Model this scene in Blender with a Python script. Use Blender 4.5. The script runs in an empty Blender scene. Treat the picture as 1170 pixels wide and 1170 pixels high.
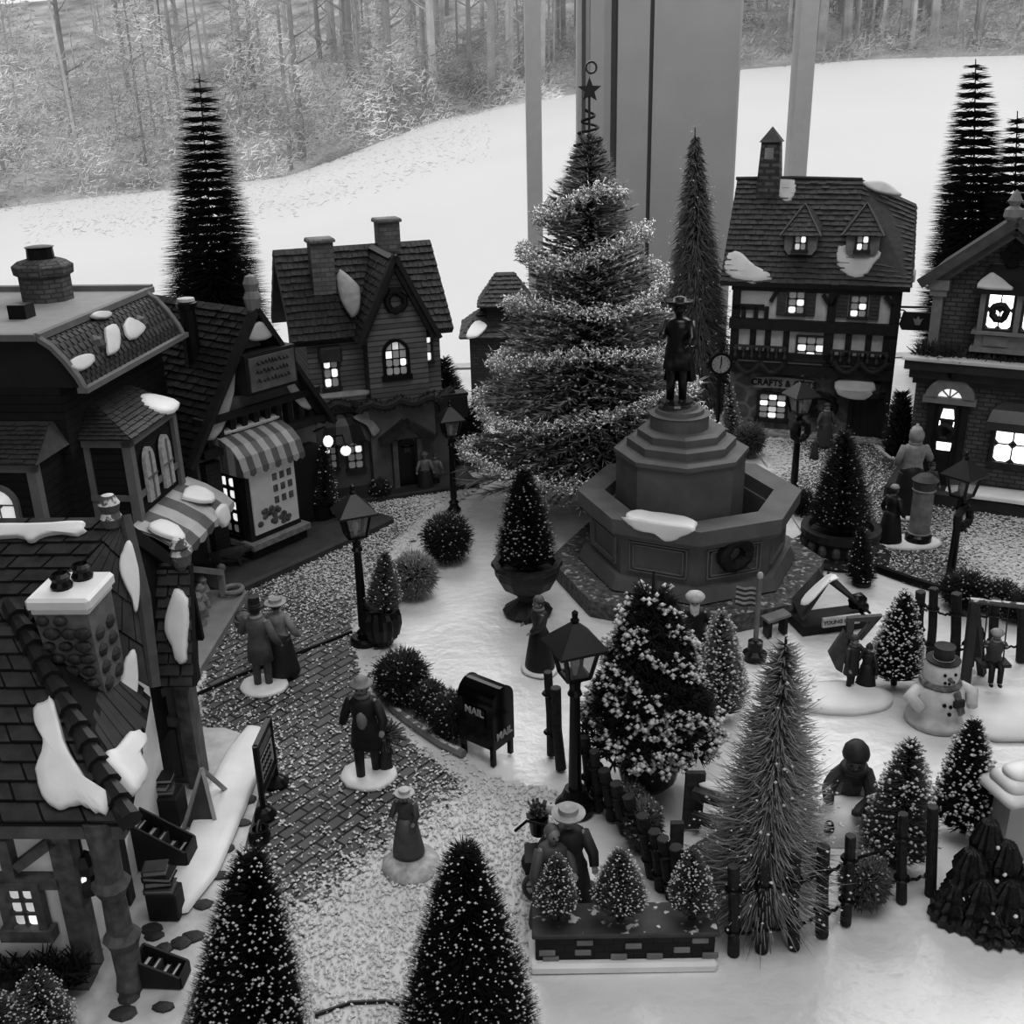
# Ceramic Christmas village on a snow-covered table in front of a window, black and white photograph.
import bpy, math, random
import numpy as np
from mathutils import Vector, Matrix
random.seed(11); rng = np.random.default_rng(11)
PI = math.pi
col = bpy.context.scene.collection
V = Vector

# ------------------------------------------------------------------ camera (1170 x 1170 frame)
F = 1200.0; PITCH = math.radians(21.5); ROLL = math.radians(-1.4); EYE = V((0, 0, 2.5))
fw = V((0, math.cos(PITCH), -math.sin(PITCH)))
r0 = V((1, 0, 0)); u0 = r0.cross(fw)
cr = r0 * math.cos(ROLL) + u0 * math.sin(ROLL)
cu = -r0 * math.sin(ROLL) + u0 * math.cos(ROLL)
cam = bpy.data.cameras.new('camera'); co = bpy.data.objects.new('camera', cam); col.objects.link(co)
m = Matrix.Identity(4)
for i in range(3):
    m[i][0] = cr[i]; m[i][1] = cu[i]; m[i][2] = -fw[i]; m[i][3] = EYE[i]
co.matrix_world = m
cam.sensor_width = 36; cam.lens = 36 * F / 1170; cam.clip_end = 2000
cam.dof.use_dof = False
bpy.context.scene.camera = co

def ray(px, py): return fw + cr * ((px - 585) / F) + cu * ((585 - py) / F)
def g(px, py, z=0.0):                      # where the sight line of a photo point meets the height z
    d = ray(px, py); t = (z - EYE.z) / d.z
    return EYE + d * t
def proj(p):
    d = V(p) - EYE; t = d.dot(fw)
    return 585 + F * d.dot(cr) / t, 585 - F * d.dot(cu) / t
def hz(p, ytop):                           # height of a vertical thing on point p whose top shows at row ytop
    lo, hi = 0.0, 8.0
    for _ in range(40):
        k = (lo + hi) / 2
        if proj((p[0], p[1], p[2] + k))[1] > ytop: lo = k
        else: hi = k
    return lo
def scale_at(p): return F / (V(p) - EYE).dot(fw)      # pixels per unit
def at_y(px, py, Y):
    d = ray(px, py); return EYE + d * (Y / d.y)

# ------------------------------------------------------------------ materials (all grey)
MATS = {}
def nt(name):
    mt = bpy.data.materials.new(name); mt.use_nodes = True
    n = mt.node_tree; b = n.nodes['Principled BSDF']
    return mt, n, b
def g3(v): return (v, v, v, 1)
def mat(name, v, rough=.65, noise=.25, ns=14, bump=.0, spec=.35, pat=None, v2=None, ps=(.1, .05), mortar=.012, frost=0, metal=0, frostv=.62, fn=30):
    key = name
    if key in MATS: return MATS[key]
    mt, n, b = nt(name)
    N = n.nodes.new; L = n.links.new
    tc = N('ShaderNodeTexCoord')
    nz = N('ShaderNodeTexNoise'); nz.inputs['Scale'].default_value = ns; nz.inputs['Detail'].default_value = 4
    L(tc.outputs['Object'], nz.inputs['Vector'])
    mr = N('ShaderNodeMapRange'); L(nz.outputs['Fac'], mr.inputs['Value'])
    mr.inputs['From Min'].default_value = .3; mr.inputs['From Max'].default_value = .7
    mr.inputs['To Min'].default_value = 1 - noise; mr.inputs['To Max'].default_value = 1 + noise
    base = N('ShaderNodeMix'); base.data_type = 'RGBA'; base.blend_type = 'MULTIPLY'; base.inputs['Factor'].default_value = 1
    base.inputs['A'].default_value = g3(v)
    L(mr.outputs['Result'], base.inputs['B'])
    hgt = None
    if pat in ('brick', 'plank', 'vplank', 'stone'):
        uv = N('ShaderNodeUVMap')
        if pat == 'stone':
            t = N('ShaderNodeTexVoronoi'); t.feature = 'DISTANCE_TO_EDGE'; t.inputs['Scale'].default_value = 1 / ps[0]
            L(uv.outputs['UV'], t.inputs['Vector'])
            rp = N('ShaderNodeMapRange'); rp.inputs['From Min'].default_value = .04; rp.inputs['From Max'].default_value = .14
            L(t.outputs['Distance'], rp.inputs['Value']); fac = rp.outputs['Result']
            mx = N('ShaderNodeMix'); mx.data_type = 'RGBA'; mx.inputs['A'].default_value = g3(v2 if v2 is not None else v * 2)
            t2 = N('ShaderNodeTexVoronoi'); t2.inputs['Scale'].default_value = 1 / ps[0]; L(uv.outputs['UV'], t2.inputs['Vector'])
            m2 = N('ShaderNodeMix'); m2.data_type = 'RGBA'; m2.blend_type = 'MULTIPLY'; m2.inputs['Factor'].default_value = .5
            bw = N('ShaderNodeRGBToBW'); L(t2.outputs['Color'], bw.inputs['Color'])
            L(base.outputs['Result'], m2.inputs['A']); L(bw.outputs['Val'], m2.inputs['B'])
            L(m2.outputs['Result'], mx.inputs['B']); L(fac, mx.inputs['Factor']); cout = mx.outputs['Result']; hgt = fac
        else:
            t = N('ShaderNodeTexBrick')
            t.inputs['Scale'].default_value = 1; t.inputs['Mortar Size'].default_value = mortar
            if pat == 'brick': t.inputs['Brick Width'].default_value = ps[0]; t.inputs['Row Height'].default_value = ps[1]
            else:
                t.inputs['Brick Width'].default_value = ps[0]; t.inputs['Row Height'].default_value = ps[1]; t.offset = 0
            if pat == 'vplank':
                mp = N('ShaderNodeMapping'); mp.inputs['Rotation'].default_value = (0, 0, PI / 2); L(uv.outputs['UV'], mp.inputs['Vector']); L(mp.outputs['Vector'], t.inputs['Vector'])
            else: L(uv.outputs['UV'], t.inputs['Vector'])
            t.inputs['Color1'].default_value = g3(.75); t.inputs['Color2'].default_value = g3(1.25)
            t.inputs['Mortar'].default_value = g3((v2 if v2 is not None else v * .4) / max(v, 1e-4))
            mx = N('ShaderNodeMix'); mx.data_type = 'RGBA'; mx.blend_type = 'MULTIPLY'; mx.inputs['Factor'].default_value = 1
            L(base.outputs['Result'], mx.inputs['A']); L(t.outputs['Color'], mx.inputs['B']); cout = mx.outputs['Result']
            iv = N('ShaderNodeMath'); iv.operation = 'SUBTRACT'; iv.inputs[0].default_value = 1; L(t.outputs['Fac'], iv.inputs[1]); hgt = iv.outputs[0]
    else: cout = base.outputs['Result']
    if frost:
        ge = N('ShaderNodeNewGeometry'); sp = N('ShaderNodeSeparateXYZ'); L(ge.outputs['Normal'], sp.inputs['Vector'])
        n2 = N('ShaderNodeTexNoise'); n2.inputs['Scale'].default_value = fn; n2.inputs['Detail'].default_value = 3; L(tc.outputs['Object'], n2.inputs['Vector'])
        ad = N('ShaderNodeMath'); ad.operation = 'MULTIPLY_ADD'; ad.inputs[1].default_value = .35; L(sp.outputs['Z'], ad.inputs[0]); L(n2.outputs['Fac'], ad.inputs[2])
        r2 = N('ShaderNodeMapRange'); r2.inputs['From Min'].default_value = .98 - frost * .4; r2.inputs['From Max'].default_value = 1.04 - frost * .4; L(ad.outputs[0], r2.inputs['Value'])
        m3 = N('ShaderNodeMix'); m3.data_type = 'RGBA'; m3.inputs['B'].default_value = g3(frostv)
        L(cout, m3.inputs['A']); L(r2.outputs['Result'], m3.inputs['Factor']); cout = m3.outputs['Result']
    L(cout, b.inputs['Base Color'])
    b.inputs['Roughness'].default_value = rough; b.inputs['Specular IOR Level'].default_value = spec; b.inputs['Metallic'].default_value = metal
    if bump or hgt is not None:
        bp = N('ShaderNodeBump'); bp.inputs['Strength'].default_value = bump or .6; bp.inputs['Distance'].default_value = .01
        L(hgt if hgt is not None else nz.outputs['Fac'], bp.inputs['Height']); L(bp.outputs['Normal'], b.inputs['Normal'])
    MATS[key] = mt; return mt
def glow(name, v, s):
    if name in MATS: return MATS[name]
    mt, n, b = nt(name); b.inputs['Base Color'].default_value = g3(v); b.inputs['Roughness'].default_value = .4
    nz = n.nodes.new('ShaderNodeTexNoise'); nz.inputs['Scale'].default_value = 22
    tc = n.nodes.new('ShaderNodeTexCoord'); n.links.new(tc.outputs['Object'], nz.inputs['Vector'])
    mr = n.nodes.new('ShaderNodeMapRange'); mr.inputs['To Min'].default_value = s * .55; mr.inputs['To Max'].default_value = s * 1.35
    n.links.new(nz.outputs['Fac'], mr.inputs['Value']); n.links.new(mr.outputs['Result'], b.inputs['Emission Strength'])
    b.inputs['Emission Color'].default_value = g3(1)
    MATS[name] = mt; return mt
def glassmat(name, v=.9, op=.12):
    if name in MATS: return MATS[name]
    mt, n, b = nt(name); b.inputs['Base Color'].default_value = g3(v); b.inputs['Roughness'].default_value = .05
    t = n.nodes.new('ShaderNodeBsdfTransparent'); mx = n.nodes.new('ShaderNodeMixShader'); mx.inputs[0].default_value = op
    out = n.nodes['Material Output']; n.links.new(t.outputs[0], mx.inputs[1]); n.links.new(b.outputs[0], mx.inputs[2]); n.links.new(mx.outputs[0], out.inputs['Surface'])
    MATS[name] = mt; return mt
def needlemat(name, base, tip, dark=.3, rough=.6):
    """needle colour runs from base to tip along the attribute 'tipv'"""
    if name in MATS: return MATS[name]
    mt, n, b = nt(name)
    at = n.nodes.new('ShaderNodeAttribute'); at.attribute_name = 'tipv'
    mx = n.nodes.new('ShaderNodeMix'); mx.data_type = 'RGBA'; mx.inputs['A'].default_value = g3(base); mx.inputs['B'].default_value = g3(tip)
    n.links.new(at.outputs['Fac'], mx.inputs['Factor']); n.links.new(mx.outputs['Result'], b.inputs['Base Color'])
    b.inputs['Roughness'].default_value = rough; b.inputs['Specular IOR Level'].default_value = .25
    MATS[name] = mt; return mt

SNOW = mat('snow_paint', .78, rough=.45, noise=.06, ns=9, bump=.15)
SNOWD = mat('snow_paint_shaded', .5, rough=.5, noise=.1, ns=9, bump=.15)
ICE = mat('frosted_plaster', .45, rough=.5, noise=.15, ns=12, bump=.3)
BLACK = mat('black_enamel', .006, rough=.3, noise=.2, ns=30, bump=.05, spec=.3)
IRON = mat('black_iron', .008, rough=.45, noise=.4, ns=40, bump=.2, spec=.25, frost=.25, fn=45)
LIT = glow('lit_pane', .9, .8); LIT2 = glow('lit_pane_soft', .6, .38); DIM = glow('dim_pane', .35, .07)
LITB = glow('bright_pane', .9, 2.2)

# ------------------------------------------------------------------ mesh builder
class MB:
    def __init__(s, M=None): s.v = []; s.f = []; s.M = M
    def add(s, vs, fs):
        b = len(s.v)
        if s.M is not None: vs = [s.M @ V(p) for p in vs]
        s.v.extend([tuple(p) for p in vs]); s.f.extend([tuple(b + i for i in q) for q in fs]); return s
    def hexa(s, p): return s.add(p, [(0, 3, 2, 1), (4, 5, 6, 7), (0, 1, 5, 4), (1, 2, 6, 5), (2, 3, 7, 6), (3, 0, 4, 7)])
    def box(s, x0, x1, y0, y1, z0, z1):
        return s.hexa([(x0, y0, z0), (x1, y0, z0), (x1, y1, z0), (x0, y1, z0), (x0, y0, z1), (x1, y0, z1), (x1, y1, z1), (x0, y1, z1)])
    def bev(s, x0, x1, y0, y1, z0, z1, b=.01):
        """box with chamfered vertical and top edges"""
        o = [(x0 + b, y0), (x1 - b, y0), (x1, y0 + b), (x1, y1 - b), (x1 - b, y1), (x0 + b, y1), (x0, y1 - b), (x0, y0 + b)]
        i = [(min(max(x, x0 + b), x1 - b), min(max(y, y0 + b), y1 - b)) for x, y in o]
        vs = [(x, y, z0) for x, y in o] + [(x, y, z1 - b) for x, y in o] + [(x, y, z1) for x, y in i]
        fs = [tuple(range(7, -1, -1)), tuple(range(16, 24))]
        for k in range(8):
            j = (k + 1) % 8; fs += [(k, j, 8 + j, 8 + k), (8 + k, 8 + j, 16 + j, 16 + k)]
        return s.add(vs, fs)
    def bar(s, a, b, w, h=None, up=(0, 0, 1)):
        a, b = V(a), V(b); d = (b - a).normalized(); h = h or w; up = V(up)
        if abs(d.dot(up)) > .98: up = V((0, 1, 0))
        x = d.cross(up).normalized() * w / 2; y = x.cross(d).normalized() * h / 2
        return s.hexa([a - x - y, a + x - y, b + x - y, b - x - y, a - x + y, a + x + y, b + x + y, b - x + y])
    def slab(s, q, t):
        """polygon q (3D points) thickened by t along its normal"""
        q = [V(p) for p in q]; n = (q[1] - q[0]).cross(q[2] - q[0]).normalized() * t; k = len(q)
        vs = q + [p + n for p in q]
        return s.add(vs, [tuple(range(k - 1, -1, -1)), tuple(range(k, 2 * k))] + [(i, (i + 1) % k, k + (i + 1) % k, k + i) for i in range(k)])
    def prism(s, poly, lo, hi, ax='y'):
        """2-D outline swept from lo to hi along an axis; outline is (x,z) for y, (x,y) for z, (y,z) for x"""
        f = {'y': lambda a, b, c: (a, c, b), 'z': lambda a, b, c: (a, b, c), 'x': lambda a, b, c: (c, a, b)}[ax]
        k = len(poly)
        vs = [f(a, b, lo) for a, b in poly] + [f(a, b, hi) for a, b in poly]
        return s.add(vs, [tuple(range(k)), tuple(range(2 * k - 1, k - 1, -1))] + [(i, k + i, k + (i + 1) % k, (i + 1) % k) for i in range(k)])
    def tube(s, pts, r, n=8, cap=True, closed=False):
        pts = [V(p) for p in pts]; m = len(pts)
        rs = r if isinstance(r, (list, tuple)) else [r] * m
        vs = []; ref = None
        for i, p in enumerate(pts):
            if closed: d = pts[(i + 1) % m] - pts[i - 1]
            else: d = pts[min(i + 1, m - 1)] - pts[max(i - 1, 0)]
            d.normalize()
            if ref is None: ref = V((0, 0, 1)) if abs(d.z) < .9 else V((1, 0, 0))
            x = d.cross(ref).normalized(); y = x.cross(d).normalized(); ref = y
            for k in range(n):
                a = 2 * PI * k / n; vs.append(p + (x * math.cos(a) + y * math.sin(a)) * rs[i])
        fs = []
        for i in range(m if closed else m - 1):
            j = (i + 1) % m
            for k in range(n):
                l = (k + 1) % n; fs.append((i * n + k, i * n + l, j * n + l, j * n + k))
        if cap and not closed: fs += [tuple(range(n - 1, -1, -1)), tuple(range((m - 1) * n, m * n))]
        return s.add(vs, fs)
    def lathe(s, prof, n=16, c=(0, 0, 0), sx=1, sy=1, jit=0, rot=0, flute=0):
        vs = []; m = len(prof)
        for r, z in prof:
            for k in range(n):
                a = 2 * PI * k / n + rot; q = r * (1 + random.uniform(-jit, jit))
                if flute and k % 2: q *= 1 - flute
                vs.append((c[0] + math.cos(a) * q * sx, c[1] + math.sin(a) * q * sy, c[2] + z))
        fs = [(i * n + k, i * n + (k + 1) % n, (i + 1) * n + (k + 1) % n, (i + 1) * n + k) for i in range(m - 1) for k in range(n)]
        fs += [tuple(range(n - 1, -1, -1)), tuple(range((m - 1) * n, m * n))]
        return s.add(vs, fs)
    def ball(s, c, r, n=10, jit=0):
        if not isinstance(r, (list, tuple)): r = (r, r, r)
        prof = [(math.sin(PI * (i + .02) / (n * .6 + .04 - .0)) if 0 else 0, 0)]
        m = max(4, n * 2 // 3); vs = []; fs = []
        vs.append((c[0], c[1], c[2] - r[2]))
        for i in range(1, m):
            ph = PI * i / m
            for k in range(n):
                a = 2 * PI * k / n; j = 1 + random.uniform(-jit, jit)
                vs.append((c[0] + math.sin(ph) * math.cos(a) * r[0] * j, c[1] + math.sin(ph) * math.sin(a) * r[1] * j, c[2] - math.cos(ph) * r[2] * j))
        vs.append((c[0], c[1], c[2] + r[2])); t = len(vs) - 1
        for k in range(n):
            fs.append((0, 1 + (k + 1) % n, 1 + k)); fs.append((t, 1 + (m - 2) * n + k, 1 + (m - 2) * n + (k + 1) % n))
        for i in range(m - 2):
            for k in range(n): fs.append((1 + i * n + k, 1 + i * n + (k + 1) % n, 1 + (i + 1) * n + (k + 1) % n, 1 + (i + 1) * n + k))
        return s.add(vs, fs)
    def ring(s, c, R, r, n=20, k=8, nrm='y', jit=0):
        pts = []
        for i in range(n):
            a = 2 * PI * i / n; q = R * (1 + random.uniform(-jit, jit))
            x, y = math.cos(a) * q, math.sin(a) * q
            pts.append({'y': (c[0] + x, c[1], c[2] + y), 'z': (c[0] + x, c[1] + y, c[2]), 'x': (c[0], c[1] + x, c[2] + y)}[nrm])
        return s.tube(pts, r, k, closed=True)
    def shingle(s, A, B, C, D, rows, cols, t=.012, gap=.06, over=.25, jit=.25, off=.5):
        """courses of overlapping tiles on the quad A-B (eave) to D-C (ridge)"""
        A, B, C, D = map(V, (A, B, C, D)); n = (B - A).cross(D - A)
        if n.length < 1e-9: n = (B - A).cross(C - A)
        n.normalize()
        def P(a, b): return A.lerp(B, a).lerp(D.lerp(C, a), b)
        vs = []; fs = []
        for j in range(rows):
            b0 = j / rows; b1 = min(1, (j + 1 + over) / rows); o = off if j % 2 else 0
            for i in range(-1, cols + 1):
                a0 = max(0, (i + o + gap / 2) / cols); a1 = min(1, (i + 1 + o - gap / 2) / cols)
                if a1 - a0 < .15 / cols: continue
                q = t * (1 + random.uniform(-jit, jit)); d = random.uniform(0, jit * .4) / rows
                p = [P(a0, b0 + d), P(a1, b0 + d), P(a1, b1), P(a0, b1)]; k = len(vs)
                vs += [p[0], p[1], p[0] + n * q, p[1] + n * q, p[2] + n * q * .15, p[3] + n * q * .15, p[2], p[3]]
                fs += [(k, k + 1, k + 3, k + 2), (k + 2, k + 3, k + 4, k + 5), (k, k + 2, k + 5, k + 7), (k + 1, k + 6, k + 4, k + 3)]
        return s.add(vs, fs)
    def build(s, name, m, parent=None, smooth=False, **props):
        me = bpy.data.meshes.new(name); me.from_pydata(s.v, [], s.f); me.update()
        uv = me.uv_layers.new(name='UVMap'); nl = len(me.loops)
        if nl:
            nv = len(me.vertices); cv = np.empty(nv * 3); me.vertices.foreach_get('co', cv); cv = cv.reshape(-1, 3)
            li = np.empty(nl, int); me.loops.foreach_get('vertex_index', li)
            npz = len(me.polygons); pn = np.empty(npz * 3); me.polygons.foreach_get('normal', pn); pn = pn.reshape(-1, 3)
            tot = np.empty(npz, int); me.polygons.foreach_get('loop_total', tot); ln = np.repeat(pn, tot, axis=0)
            flat = np.abs(ln[:, 2]) > .95
            tx = np.stack([-ln[:, 1], ln[:, 0], np.zeros(nl)], 1); l = np.linalg.norm(tx, axis=1); l[l < 1e-6] = 1; tx /= l[:, None]
            tx[flat] = (1, 0, 0); ty = np.cross(ln, tx); ty[flat] = (0, 1, 0)
            p = cv[li]; out = np.stack([(p * tx).sum(1), (p * ty).sum(1)], 1)
            uv.data.foreach_set('uv', out.ravel())
        if smooth: me.polygons.foreach_set('use_smooth', [True] * len(me.polygons))
        if m: me.materials.append(m)
        o = bpy.data.objects.new(name, me); col.objects.link(o); o.parent = parent
        for k, v in props.items(): o[k] = v
        return o

def thing(name, label, cat, loc=(0, 0, 0), rz=0, group=None):
    o = bpy.data.objects.new(name, None); col.objects.link(o); o.location = loc; o.rotation_euler = (0, 0, rz)
    o.empty_display_size = .1; o['label'] = label; o['category'] = cat
    if group: o['group'] = group
    return o
def tag(o, label, cat, group=None, kind=None):
    o['label'] = label; o['category'] = cat
    if group: o['group'] = group
    if kind: o['kind'] = kind
    return o
def struct(o, label): o['kind'] = 'structure'; o['label'] = label; o['category'] = o.name.split('_')[0]; return o
def copy_tree(o, parent=None):
    c = o.copy(); col.objects.link(c); c.parent = parent
    for ch in [q for q in bpy.data.objects if q.parent == o]: copy_tree(ch, c)
    return c
def lettering(text, size, m, parent, loc, rot, ext=.002, bend=0):
    cu_ = bpy.data.curves.new('lettering', 'FONT'); cu_.body = text; cu_.size = size; cu_.extrude = ext; cu_.align_x = 'CENTER'; cu_.align_y = 'CENTER'
    cu_.materials.append(m); cu_.offset = size * .02
    o = bpy.data.objects.new('lettering', cu_); col.objects.link(o); o.parent = parent; o.location = loc; o.rotation_euler = rot; return o

# facade frame: local x runs along the front from O to R, y goes back into the building, z up
class Fr:
    def __init__(s, O, R, name, label, cat='building', group=None):
        s.O = V((O[0], O[1], 0)); d = V((R[0] - O[0], R[1] - O[1], 0)); s.w = d.length; s.u = d / s.w; s.v = V((-s.u.y, s.u.x, 0))
        s.rz = math.atan2(s.u.y, s.u.x)
        s.root = thing(name, label, cat, s.O, s.rz, group)
        s.inv = (Matrix.Translation(s.O) @ Matrix.Rotation(s.rz, 4, 'Z')).inverted()
    def at(s, px, py, off=0):                        # local (x, z) on the plane y = off
        d = ray(px, py); t = (s.O + s.v * off - EYE).dot(s.v) / d.dot(s.v); q = EYE + d * t - s.O
        return q.dot(s.u), q.z
    def on(s, px, py, P0, P1, P2):                   # local point on a plane through three local points
        o = s.inv @ EYE; d = (s.inv.to_3x3() @ ray(px, py)); n = (V(P1) - V(P0)).cross(V(P2) - V(P0)); t = (V(P0) - o).dot(n) / d.dot(n)
        return o + d * t
    def rect(s, x0, y0, x1, y1, off=0):
        cx, cy = (x0 + x1) / 2, (y0 + y1) / 2
        a = s.at(x0, cy, off)[0]; b = s.at(x1, cy, off)[0]; c = s.at(cx, y1, off)[1]; d = s.at(cx, y0, off)[1]
        return a, b, c, d

def snow_patch(parent, pts, th=.02, m=None, name='snow_patch'):
    """pillowy patch of painted snow on a surface; pts are 3-D outline points, n its outward normal"""
    pts = [V(p) for p in pts]; k0 = len(pts)
    sm = []
    for i in range(k0):                              # Catmull-Rom rounding of the outline
        a, b, c, d = pts[i - 1], pts[i], pts[(i + 1) % k0], pts[(i + 2) % k0]
        for t in (0, .33, .66):
            sm.append(.5 * ((2 * b) + (c - a) * t + (2 * a - 5 * b + 4 * c - d) * t * t + (-a + 3 * b - 3 * c + d) * t ** 3))
    th *= .62; c = sum(sm, V()) / len(sm); n = V(); rj = random.Random(len(sm) * 13 + int(abs(c.x) * 977))
    sm = [c + (p - c) * (1 + rj.uniform(-.05, .05)) for p in sm]
    for i in range(len(sm)): n += (sm[i] - c).cross(sm[(i + 1) % len(sm)] - c)
    n.normalize()
    o = (parent.matrix_basis.to_3x3().inverted() @ (EYE - (parent.matrix_basis @ c))).normalized()
    if n.dot(o) < 0: n = -n
    k = len(sm); vs = [p - n * .006 for p in sm]; fs = []
    for f_, h_ in ((.985, .5), (.9, .9), (.6, 1.0)):
        vs += [c + (p - c) * f_ + n * th * h_ for p in sm]
    vs.append(c + n * th * 1.02)
    for r_ in range(3):
        for i in range(k): fs.append((r_ * k + i, r_ * k + (i + 1) % k, (r_ + 1) * k + (i + 1) % k, (r_ + 1) * k + i))
    for i in range(k): fs.append((3 * k + i, 3 * k + (i + 1) % k, 4 * k))
    return MB().add(vs, fs).build(name, m or SNOW, parent, smooth=True)

def window(parent, x0, x1, z0, z1, nx, nz, lit, y=0, M=None, arch=False, fm=None, fw_=.012, name='window', litm=None, mun=.006, depth=.022):
    """framed window on the plane y facing -y; lit = list of lit pane indices (row-major from the top) or 'all'"""
    fm = fm or mat('window_wood', .03, rough=.5); mb = MB(M); w = x1 - x0; h = z1 - z0; r = w / 2; cx = (x0 + x1) / 2
    zt = z1 - r if arch else z1
    mb.box(x0 - fw_, x0, y - depth, y, z0 - fw_, zt); mb.box(x1, x1 + fw_, y - depth, y, z0 - fw_, zt)
    mb.box(x0 - fw_ * 1.6, x1 + fw_ * 1.6, y - depth * 1.3, y, z0 - fw_ * 1.6, z0)
    if arch:
        seg = 10
        for i in range(seg):
            a, b = PI * i / seg, PI * (i + 1) / seg
            mb.prism([(cx + math.cos(a) * r, zt + math.sin(a) * r), (cx + math.cos(a) * (r + fw_), zt + math.sin(a) * (r + fw_)),
                      (cx + math.cos(b) * (r + fw_), zt + math.sin(b) * (r + fw_)), (cx + math.cos(b) * r, zt + math.sin(b) * r)], y - depth, y)
    else: mb.box(x0 - fw_, x1 + fw_, y - depth, y, z1, z1 + fw_)
    for i in range(1, nx):
        x = x0 + w * i / nx; t = (math.sqrt(max(0, r * r - (x - cx) ** 2)) + zt) if arch else z1
        mb.box(x - mun / 2, x + mun / 2, y - depth * .6, y, z0, t)
    for j in range(1, nz):
        z = z0 + h * j / nz; e = r - math.sqrt(max(0, r * r - (z - zt) ** 2)) if arch and z > zt else 0
        mb.box(x0 + e, x1 - e, y - depth * .6, y, z - mun / 2, z + mun / 2)
    fo = mb.build(name, fm, parent)
    ml, md, ms = MB(M), MB(M), MB(M)
    for j in range(nz):
        for i in range(nx):
            a, b = x0 + w * i / nx + mun * .6, x0 + w * (i + 1) / nx - mun * .6
            d, c = z1 - h * j / nz - mun * .6, z1 - h * (j + 1) / nz + mun * .6
            t = (ms if litm is None and random.random() < .25 else ml) if (lit == 'all' or j * nx + i in lit) else md
            k = min(b - a, d - c) * .22; kk = k
            if arch and d > zt:
                sgn = 0 if nx % 2 and i == nx // 2 else (-1 if (a + b) / 2 < cx else 1)
                far = max(abs(a - cx), abs(b - cx)); lim = math.sqrt(max(0, r * r - far * far)) + zt
                if lim < c + .004: lim = c + .004
                if sgn < 0: pl = [(a, c), (b, c), (b, d if abs(b - cx) < r * .3 else min(d, math.sqrt(max(0, r * r - (b - cx) ** 2)) + zt)), (a, min(d, lim))]
                elif sgn > 0: pl = [(a, c), (b, c), (b, min(d, lim)), (a, min(d, math.sqrt(max(0, r * r - (a - cx) ** 2)) + zt))]
                else: pl = [(a, c), (b, c), (b, min(d, lim)), (cx, d), (a, min(d, lim))]
            else: pl = [(a + k, c), (b - k, c), (b, c + kk), (b, d - kk), (b - k, d), (a + k, d), (a, d - kk), (a, c + kk)]
            t.prism(pl, y - depth * .45, y - depth * .05)
    if ml.f: ml.build('pane', litm or LIT, fo)
    if md.f: md.build('pane', DIM, fo)
    if ms.f: ms.build('pane', LIT2, fo)
    return fo
# ------------------------------------------------------------------ room shell, window, table
WY = 10.4
wx = lambda px, py=60: at_y(px, py, WY).x
WALLM = mat('interior_wall_paint', .3, rough=.8, noise=.05, ns=3)
TRIM = mat('painted_trim', .43, rough=.5, noise=.04, ns=3)
TRIMD = mat('painted_trim_groove', .1, rough=.6, noise=.05)
X0, X1, YF, ZF, ZC = -9.0, 9.5, -7.0, -5.5, 12.0
zb, zt = -.15, 9.0                                        # window opening
a0, a1 = wx(667), wx(843)
w = MB()
w.box(X0, X1, WY, WY + .5, ZF, zb); w.box(X0, X1, WY, WY + .5, zt, ZC); w.box(X0, -8.3, WY, WY + .5, zb, zt); w.box(8.8, X1, WY, WY + .5, zb, zt)
struct(w.build('wall_back', WALLM), 'painted wall around the two tall windows')
struct(MB().box(X0 - .3, X0, YF, WY + .5, ZF, ZC).build('wall_left', WALLM), 'plain painted side wall of the dim room')
struct(MB().box(X1, X1 + .3, YF, WY + .5, ZF, ZC).build('wall_right', WALLM), 'plain painted side wall beyond the village')
struct(MB().box(X0, X1, YF - .3, YF, ZF, ZC).build('wall_front', WALLM), 'plain painted wall behind the viewer')
struct(MB().box(X0, X1, YF, WY + .5, ZF - .3, ZF).build('floor', mat('floor_boards', .12, rough=.5)), 'dark floor of the room')
struct(MB().box(X0, X1, YF, WY + .5, ZC, ZC + .3).build('ceiling', WALLM), 'plain ceiling of the room')
# grey post between the windows, in stepped boards
tr = thing('trim_1', 'broad grey painted post between the two windows with dark grooves', 'trim'); tr['kind'] = 'structure'
b = MB(); b.box(a0, wx(698), WY - .02, WY + .5, zb, zt); b.box(wx(705), wx(741), WY - .07, WY + .5, zb, zt); b.box(wx(746), a1, WY - .05, WY + .5, zb, zt)
b.box(wx(674), wx(690), WY - .05, WY, zb, zt)
b.build('board', TRIM, tr)
b = MB(); b.box(wx(697), wx(706), WY, WY + .3, zb, zt); b.box(wx(740), wx(747), WY - .01, WY + .3, zb, zt); b.box(wx(665), wx(669), WY - .03, WY + .3, zb, zt)
b.build('groove', TRIMD, tr)
def windowunit(nm, xa, xb, mx, label):
    o = thing(nm, label, 'window'); o['kind'] = 'structure'
    fb = MB(); fb.box(xa, xb, WY + .05, WY + .25, zb, zb + .12); fb.box(xa, xb, WY + .05, WY + .25, zt - .12, zt)
    for a, c in mx: fb.box(a, c, WY + .0, WY + .25, zb, zt)
    fb.build('window_frame', mat('window_sash', .5, rough=.4, noise=.04), o)
    MB().box(xa, xb, WY + .14, WY + .15, zb, zt).build('pane', glassmat('window_glass', .9, .06), o)
windowunit('window_1', -8.3, a0, [(-8.3, -8.15), (wx(600), wx(618)), (wx(660), a0), (-5.6, -5.45)], 'tall window with grey mullion looking onto snowy woods')
windowunit('window_2', a1, 8.8, [(a1, a1 + .03), (wx(913), wx(932)), (8.65, 8.8)], 'tall window with grey mullion looking onto bright snow')
tb = thing('table', 'long low table carrying the whole snow covered village', 'table', (0, 0, 0))
MB().box(-7.6, 8.2, .9, 10.3, -.35, -.06).build('table_top', mat('table_wood', .1, rough=.5), tb)
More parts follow.
